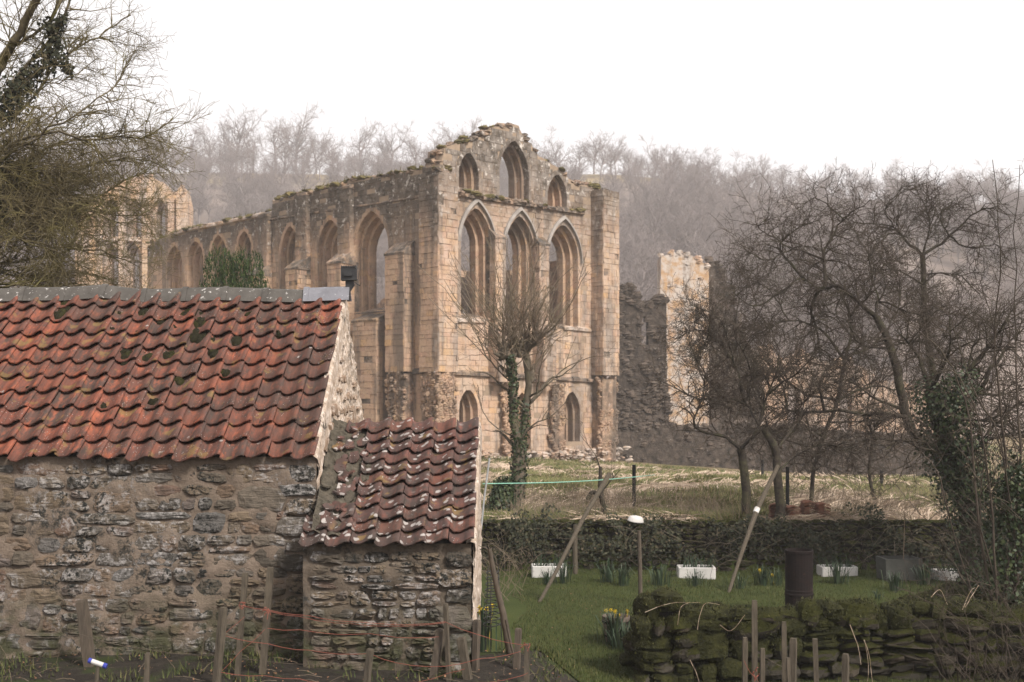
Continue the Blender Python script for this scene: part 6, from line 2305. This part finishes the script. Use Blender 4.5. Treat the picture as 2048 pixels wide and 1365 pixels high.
def rock(rng, w_, d_, h_, n=12, rows=8):
    """an angular field stone: a ball cut by random planes"""
    v, f = [], []
    off = rng.uniform(0, 99)
    cuts = []
    for c in ((0, 0, 1), (0, 0, -1), (0, -1, 0), (1, 0, 0), (-1, 0, 0)):
        cuts.append(((Vector(c) + Vector((rng.gauss(0, .22), rng.gauss(0, .22), rng.gauss(0, .22)))).normalized(), rng.uniform(.66, .80)))
    for _ in range(5):
        cuts.append((Vector((rng.gauss(0, 1), rng.gauss(-.5, 1), rng.gauss(0, 1))).normalized(), rng.uniform(.74, .92)))
    for j in range(rows + 1):
        ph = -PI / 2 + PI * j / rows
        for k in range(n):
            a = 2 * PI * k / n
            c = Vector((math.cos(ph) * math.cos(a), math.cos(ph) * math.sin(a), math.sin(ph)))
            for nn, dd in cuts:
                e = c.dot(nn) - dd
                if e > 0:
                    c = c - nn * e * .95
            c = c * (1.28 + .16 * fbm(c.x * 2.2 + off, c.y * 2.2 + off, c.z * 2.2, 4))
            v.append((c.x * w_ / 2, c.y * d_ / 2, c.z * h_ / 2))
    for j in range(rows):
        for k in range(n):
            f.append((j * n + k, j * n + (k + 1) % n, (j + 1) * n + (k + 1) % n, (j + 1) * n + k))
    return v, f


fz, fzn = [], []
rw = random.Random(62)


def put_rock(parent, org, c, w_, d_, h_, moss):
    vv, ff = rock(rw, w_, d_, h_)
    ry = rw.uniform(-.12, .12)
    o = obj('stone', new_mesh('stone', vv, ff), MT['moss_full'] if (moss > .4 and rw.random() < .62) else MT['moss_stone'], parent, loc=Vector(c) - org, rot=(rw.uniform(-.2, .2), ry * 1.4, rw.uniform(-.3, .3)))
    for _ in range(int(moss * w_ * h_ * 12000)):
        p = vv[rw.randrange(len(vv))]
        if p[2] < -h_ * (.12 if moss < .4 else .35) + rw.gauss(0, h_ * .12) or p[1] > d_ * .35:
            continue
        q = Vector(p) * rw.uniform(.97, 1.0) + Vector((rw.gauss(0, w_ * .06), rw.gauss(0, d_ * .05), rw.gauss(0, h_ * .05)))
        fz.append(Vector(c) + q)


for (a, b, c, d) in cells(rw, X0, 3.5, -3.48, -2.58, (.26, .56), (.18, .34)) + cells(rw, 3.5, 7.3, -3.48, -2.58, (.16, .48), (.09, .22)):
    w_, h_ = (b - a), (d - c)
    up = (c + d) / 2 + 3.0
    put_rock(mw, OM, ((a + b) / 2 + rw.uniform(-.03, .03), MWY + .1 + rw.uniform(-.07, .05), (c + d) / 2 + rw.uniform(-.025, .025)), w_ * rw.uniform(.95, 1.15), .36, h_ * rw.uniform(.95, 1.2), (.8 if up > -.05 else .45) * (1 - sm(3.2, 4.4, (a + b) / 2)) + (.25 if up > .1 else .02))
x_ = X0 + .05
while x_ < 7.2:
    w_ = rw.uniform(.16, .46)
    zt_ = wtop(x_ + w_ / 2) + rw.uniform(-.05, .05)
    hh = rw.uniform(.16, .34)
    put_rock(mw, OM, (x_ + w_ / 2, MWY + .15 + rw.uniform(-.05, .08), zt_ - hh / 2), w_ * 1.12, .46, hh * 1.1, 1.0)
    if rw.random() < .7:
        put_rock(mw, OM, (x_ + w_ / 2, MWY + .2, zt_ - hh - .05), w_ * 1.0, .4, .18, .5)
    x_ += w_ * .92
# ruined left end tumbling back towards the lawn
for k in range(26):
    yy = rw.uniform(0, 1.2)
    xx = X0 + rw.uniform(-.05, .45) + yy * .15
    put_rock(mw, OM, (xx, MWY + .2 + yy, -3.3 + rw.uniform(0, .80) * (1 - .35 * yy)), rw.uniform(.2, .38), .3, rw.uniform(.14, .24), .8)
# heap at the right where the wall turns back
hp = thing('stone_heap', 'mossy tumbled stone heap in front of the half hidden sink', 'stones', P(1900, 1230, 16.2))
OH = hp.location.copy()
for k in range(34):
    px = rw.gauss(1900, 42)
    D = rw.uniform(15.6, 16.8)
    top = 1160 + abs(px - 1900) * .35
    py = rw.uniform(top + 12, 1240)
    p = P(px, py, D)
    put_rock(hp, OH, p, rw.uniform(.2, .36), .3, rw.uniform(.14, .25), 1.0)
fz = np.array(fz)
obj('moss_tufts', blades('moss_tufts', fz, .024, .007, 1.0, 8), MT['fuzz'], kind='stuff', label='soft yellow-green moss covering the low dry-stone wall')
print('moss tufts', len(fz))
# dead leaves and stems caught on the wall
T = Tree(73)
for (pts_) in ([(1395, 1260), (1400, 1230), (1412, 1207), (1440, 1210)], [(1355, 1250), (1362, 1215), (1380, 1205)], [(1440, 1250), (1462, 1262), (1490, 1230)], [(1728, 1280), (1738, 1310), (1745, 1365)], [(1700, 1250), (1715, 1290), (1722, 1330)], [(1735, 1370), (1737, 1330), (1730, 1285)], [(1380, 1320), (1392, 1345), (1400, 1370)],
               [(1290, 1225), (1340, 1207), (1400, 1206)], [(1862, 1195), (1880, 1180), (1895, 1210)], [(1930, 1215), (1945, 1190), (1958, 1170)], [(1925, 1220), (1940, 1185), (1950, 1175)]):
    T.limb(J(T.rng, pts_, MWY - .15, .04), .006, .003, 99, [])
obj('dead_stems', T.mesh('dead_stems', .02), MT['straw'], kind='stuff', label='pale dead stems lying over the mossy wall')

# ---- half barrel of daffodils by the mossy wall
c = P(1232, 1262, 16.9); c.z = zt(c.x, c.y)
pt_ = thing('planter_pot', 'weathered wooden pot with yellow flowers by the mossy wall end', 'pot', c)
ph = .36
g = G().lathe([(.15, 0), (.20, ph), (.185, ph), (.17, ph - .05), (0, ph - .05)], 18)
obj('body', g, m_plain('weathered_pot', (0.10, 0.075, 0.06), (0.19, 0.15, 0.125), 6), pt_)
for zz in (.08, .27):
    obj('hoop', G().lathe([(.155 + zz * .14, zz), (.162 + zz * .14, zz), (.164 + zz * .14, zz + .025), (.157 + zz * .14, zz + .025)], 18), MT['rust'], pt_)
flowers(pt_, random.Random(3), 6, .14, ph + .01, ph + .08, .034)
n_l = 0
for (px, py, n, hh, lab, fl_) in ((1232, 1292, 90, .52, 'big clump of strap leaves in front of the weathered pot', 0), (1250, 1302, 50, .40, 'smaller clump of strap leaves at the foot of the mossy wall', 0), (1245, 1172, 70, .42, 'clump of strap leaves by the ivy wall right of the wooden post', 0),
                              (1215, 1165, 60, .45, 'clump of daffodil leaves by the ivy wall behind the wooden post', 0), (1320, 1172, 45, .40, 'thin clump of daffodil leaves left of the middle sink', 0), (1095, 1170, 40, .30, 'strap leaves in front of the nearest sink', 0),
                              (1125, 1168, 45, .42, 'upright strap leaves at the right end of the nearest sink', 0), (1392, 1172, 50, .30, 'strap leaves growing in front of the middle sink', 0), (1525, 1172, 80, .38, 'daffodil leaves with one yellow flower left of the rusty drum', 2), (1555, 1172, 40, .32, 'strap leaves close beside the rusty drum', 1),
                              (1676, 1168, 80, .42, 'dark strap leaves standing before the third sink', 0), (1790, 1182, 60, .36, 'strap leaves in front of the grey tank', 0), (1850, 1170, 60, .45, 'leafy clump between the grey tank and the hidden sink', 0), (1480, 1178, 40, .28, 'low strap leaves at the foot of the banded prop', 0), (1757, 1199, 22, .16, 'little tuft of leaves out on the lawn', 0)):
    p = at_ground(px, py)
    t = tuft('daffodil_clump', lab, p, n, hh, .0085 if hh > .35 else .007, .11, MT['daff'], .55, 'plant', 300 + n_l, 'clumps of strap leaved bulbs')
    if fl_:
        flowers(t, random.Random(n_l), fl_, .1, hh * .6, hh * .85, .034)
    n_l += 1
p = P(962, 1262, 13.2); p.z = zt(p.x, p.y)
t = tuft('daffodil_clump', 'flowering daffodils hard against the lean-to gable', p, 70, .55, .008, .10, MT['daff'], .35, 'plant', 401, 'clumps of strap leaved bulbs')
flowers(t, random.Random(9), 8, .13, .36, .58, .036)

# ---- foreground stakes, twine and bits
def stake(label, top, bot, D, w_, mat='wood', D2=None):
    a, b = P(*bot, D2 or D), P(*top, D)
    gzz = zt(a.x, a.y) - .1
    d = b - a
    if a.z > gzz:
        a = a + d * ((gzz - a.z) / d.z)
    d = b - a
    r = w_ / F * D / 2
    s1 = d.normalized()
    u = s1.cross(Vector((0, 1, 0))).normalized()
    vv = s1.cross(u)
    rg = random.Random(hash(top) % 1000)
    g = G()
    tw = rg.uniform(.2, .9)
    rows = []
    for t_ in (0, .35, .7, .97, 1.0):
        k = r * (1 + rg.uniform(-.08, .08)) * (.86 if t_ == 1.0 else 1)
        rows.append([d * t_ + (u * math.cos(tw + q) + vv * math.sin(tw + q)) * k * 1.25 * (1 + rg.uniform(-.05, .05)) for q in (0, PI / 2, PI, 3 * PI / 2)])
    v = [p for r_ in rows for p in r_]
    g.add(v, [(i * 4 + k, i * 4 + (k + 1) % 4, (i + 1) * 4 + (k + 1) % 4, (i + 1) * 4 + k) for i in range(4) for k in range(4)] + [(16, 17, 18, 19)])
    return tag(obj('wooden_stake', g, MT[mat], loc=a), label, 'stake', 'wooden stakes in the vegetable bed')


stake('short dark rotten post leaning against the barn wall at left', (163, 1200), (177, 1312), 11.9, 21, 'wood_dark')
stake('tiny stake stub with twine loop below the barn wall', (296, 1306), (293, 1365), 10.9, 11)
stake('stake left of the twined pair in front of the barn', (447, 1215), (432, 1372), 11.0, 14)
stake('taller left stake of the twined pair before the barn', (491, 1146), (473, 1372), 11.4, 12)
stake('tallest stake of the bed, right of the twined pair', (541, 1135), (525, 1352), 11.5, 15)
stake('low stake standing in front of the lean-to wall', (741, 1298), (733, 1372), 11.0, 12)
stake('thin straight stake before the lean-to corner', (891, 1207), (898, 1366), 11.4, 9)
stake('broad stake leaning right, left of the thin one', (881, 1258), (865, 1370), 11.5, 15, 'wood_dark')
stake('broad grey stake leaning left at the lean-to corner', (922, 1275), (938, 1370), 11.5, 17)
stake('stake just right of the lean-to corner', (954, 1240), (950, 1372), 11.8, 13, 'wood_dark')
stake('dark stake at the lawn edge beside the tied corner stake', (1037, 1257), (1032, 1372), 11.9, 12, 'wood_dark')
stake('corner stake with a knot of orange twine on top', (1054, 1288), (1053, 1372), 11.3, 11)
for (px, py, w_, D, lab) in ((1509, 1201, 13, 10.6, 'tallest of the stakes before the mossy wall'), (1490, 1275, 10, 10.4, 'thin stake leftmost before the mossy wall'), (1525, 1297, 10, 10.3, 'short stake just right of the tallest before the mossy wall'), (1568, 1244, 10, 10.7, 'second tallest stake before the mossy wall'),
                             (1576, 1316, 8, 10.1, 'shortest stake tucked between two before the mossy wall'), (1587, 1277, 14, 10.5, 'thick flat topped stake before the mossy wall'), (1630, 1278, 12, 10.5, 'pointed pale stake before the mossy wall'), (1691, 1308, 13, 10.4, 'rightmost lone stake before the mossy wall')):
    stake(lab, (px, py), (px + RQ.uniform(-3, 6), 1400), D, w_)
# rough tied branch pole
T = Tree(80)
R = T.rng
prb = [dict(dens=3, len=(.1, .4), ang=(20, 60), rad=.006, wig=.2, steps=3, rmin=.002)]
bb = P(1022, 1345, 12.6); bb.z = zt(bb.x, bb.y) - .05
T.limb([bb, P(1010, 1245, 12.6), P(995, 1180, 12.6), P(985, 1130, 12.6), P(979, 1098, 12.6)], .045, .022, 0, prb, .03)
T.limb([P(1030, 1325, 12.5), P(1018, 1270, 12.5), P(1012, 1240, 12.5)], .016, .02, 99, prb)
T.limb([P(982, 1110, 12.6), P(970, 1095, 12.6), P(960, 1100, 12.6)], .012, .005, 0, prb)
T.limb([P(983, 1118, 12.6), P(997, 1132, 12.6), P(1004, 1136, 12.6)], .01, .004, 0, prb)
o = thing('branch_pole', 'crooked branch pole tied with twine beside the lean-to gable', 'pole', bb)
obj('stem', T.mesh('stem', .02, bb), MT['wood_dark'], o)


def strand(label, pts, D, mat='twine', r=.0028):
    q = []
    for i, p in enumerate(pts):
        d = D + (p[2] if len(p) > 2 else 0)
        q.append(P(p[0], p[1], d))
    s_ = []
    for a, b in zip(q[:-1], q[1:]):
        L_ = (b - a).length
        n = max(2, int(L_ / .12))
        for k in range(n):
            t_ = k / n
            s_.append(a.lerp(b, t_) - Vector((0, 0, .035 * L_ * math.sin(PI * t_))) + Vector((0, 0, RQ.gauss(0, .0012))))
    s_.append(q[-1])
    c = s_[0]
    return tag(obj('twine_strand', G().tube([p - c for p in s_], r, 4), MT[mat], loc=c), label, 'twine', 'orange twine strung between the stakes')


strand('upper orange twine running from the twined pair to the corner stake', [(486, 1212), (535, 1220), (617, 1231), (726, 1245), (890, 1244), (957, 1270), (1051, 1291)], 11.2)
strand('orange twine doubled just under the upper strand along the lean-to', [(535, 1222), (600, 1234), (700, 1248), (890, 1246)], 11.22)
strand('middle orange twine sagging past the low stake', [(443, 1270), (535, 1288), (617, 1301), (740, 1308), (793, 1326), (890, 1333), (957, 1318), (1042, 1303)], 11.1)
strand('thin twine between tallest stake and the broad leaning stake', [(535, 1257), (600, 1260), (740, 1268), (878, 1274)], 11.3, r=.003)
strand('lowest orange twine near the soil in front of the barn', [(437, 1344), (530, 1352), (600, 1358), (640, 1366)], 11.0)
strand('short diagonal twine at the left stake of the pair', [(443, 1272), (465, 1254), (489, 1234)], 11.1)
strand('long diagonal twine rising to the tallest stake', [(440, 1346), (480, 1304), (530, 1259)], 11.15)
strand('loose twine rising past the thin stake at the bottom edge', [(830, 1366), (901, 1345), (930, 1338)], 11.2)
strand('bottom orange twine to the corner stake', [(945, 1366), (1040, 1353), (1056, 1346)], 11.25)
strand('faint low wire along the foot of the barn wall', [(0, 1272), (165, 1270), (290, 1298), (440, 1310), (740, 1326)], 11.5, 'wood_dark', .003)
strand('orange twine tied between the two leftmost stakes before the mossy wall', [(1488, 1322), (1500, 1345), (1512, 1356), (1526, 1380)], 10.3)
strand('grey string from the tallest stake to the second tallest before the mossy wall', [(1510, 1300), (1535, 1318), (1566, 1335)], 10.4, 'wood', .003)
for (px, py, D, lab) in ((1054, 1290, 11.22, 'knot of orange twine on the corner stake'), (487, 1212, 11.3, 'knot of orange twine on the left stake of the twined pair'), (536, 1220, 11.4, 'knot of orange twine on the tallest stake of the bed'), (1510, 1345, 10.5, 'knot of orange twine low on the tallest stake by the mossy wall')):
    g = G()
    rk = random.Random(px)
    for k in range(7):
        a = Vector((rk.gauss(0, .018), -.035 + rk.gauss(0, .008), rk.gauss(0, .014)))
        b = a + Vector((rk.gauss(0, .03), rk.gauss(-.005, .01), rk.gauss(-.01, .025)))
        m = (a + b) / 2 + Vector((0, -.01, .015))
        g.tube([a, m, b], .005, 4)
    tag(obj('twine_knot', g, MT['twine'], loc=P(px, py, D)), lab, 'twine')

# ribbed black cage of the plant support beside the gable
c = P(985, 1232, 12.9); c.z = zt(c.x, 12.9)
ps = thing('plant_cage', 'black ribbed plant cage with daffodils behind it at the lean-to corner', 'plant cage', c)
pts = []
for k in range(150):
    a = k * .42
    z_ = .25 + k / 150 * .62
    rr_ = .10 - .035 * k / 150
    pts.append((math.cos(a) * rr_, math.sin(a) * rr_, z_ + .02 * math.sin(a)))
obj('coil', G().tube(pts, .006, 5), MT['black_metal'], ps)
for a in (0.3, 2.4, 4.5):
    obj('leg', G().tube([(math.cos(a) * .11, math.sin(a) * .11, -.05), (math.cos(a) * .065, math.sin(a) * .065, .9)], .005, 5), MT['black_metal'], ps)
# plant label: white and blue tube on a stick, lower left
a = P(190, 1375, 10.6)
b = P(196, 1332, 10.6)
lbl = thing('marker_stick', 'short stick topped with a white and blue plastic tube at lower left', 'marker', (a.x, a.y, zt(a.x, a.y)))
OO = lbl.location.copy()
obj('stick', G().tube([Vector((0, 0, 0)), b - OO], .018, 6), MT['wood'], lbl)
c0, c1 = P(178, 1321, 10.6) - OO, P(213, 1333, 10.6) - OO
obj('tube', G().tube([c0, c0.lerp(c1, .5), c1], .022, 10), MT['ceramic'], lbl)
for (t0, t1) in ((-.02, .16), (.82, 1.02)):
    obj('blue_end', G().tube([c0.lerp(c1, t0), c0.lerp(c1, t1)], .0235, 10), m_plain('blue_plastic', (0.03, 0.04, 0.22), (0.05, 0.06, 0.3), 5, rough=.5, bump=0), lbl)
# weeds in the soil bed
NW = 5200
y = NR.uniform(10.8, 13.6, NW); x = NR.uniform(-5.4, .75, NW)
d_ = np.array([fbm(a * 1.3, b * 1.6, 6) for a, b in zip(x, y)])
k = d_ + NR.normal(0, .1, NW) > .12
base = np.stack([x[k], y[k], np.array([zt(a, b) for a, b in zip(x[k], y[k])])], 1)
obj('weeds', blades('weeds', base, .085, .007, .9, 31), MT['grass'], kind='stuff', label='low green weeds in the dark soil along the barn')
NL = 900
y = np.concatenate([NR.uniform(10.8, 13.2, 620), NR.uniform(14.2, 24.5, 280)]); x = np.concatenate([NR.uniform(-5.4, .6, 620), NR.uniform(.1, 9.5, 280)])
base = np.stack([x, y, np.array([zt(a, b) + .012 for a, b in zip(x, y)])], 1)
obj('leaf_litter', leaf_mesh('leaf_litter', base, (0, 0, 1), .014, 33, tilt=.35), MT['brown_leaf'], kind='stuff', label='dead leaves and bits scattered on the soil bed and lawn')
T = Tree(90)
for _ in range(70):
    p = Vector((RQ.uniform(-5.3, .4), RQ.uniform(10.9, 12.4), 0)); p.z = zt(p.x, p.y) + .01
    d = Vector((RQ.gauss(0, 1), RQ.gauss(0, .5), abs(RQ.gauss(0, .25)))).normalized() * RQ.uniform(.06, .28)
    T.limb([p, p + d * .5 + Vector((0, 0, .015)), p + d], .003, .0015, 99, [], .08)
obj('dry_stalks', T.mesh('dry_stalks', .02), MT['twig_pale'], kind='stuff', label='dry stalks lying on the dark soil bed')
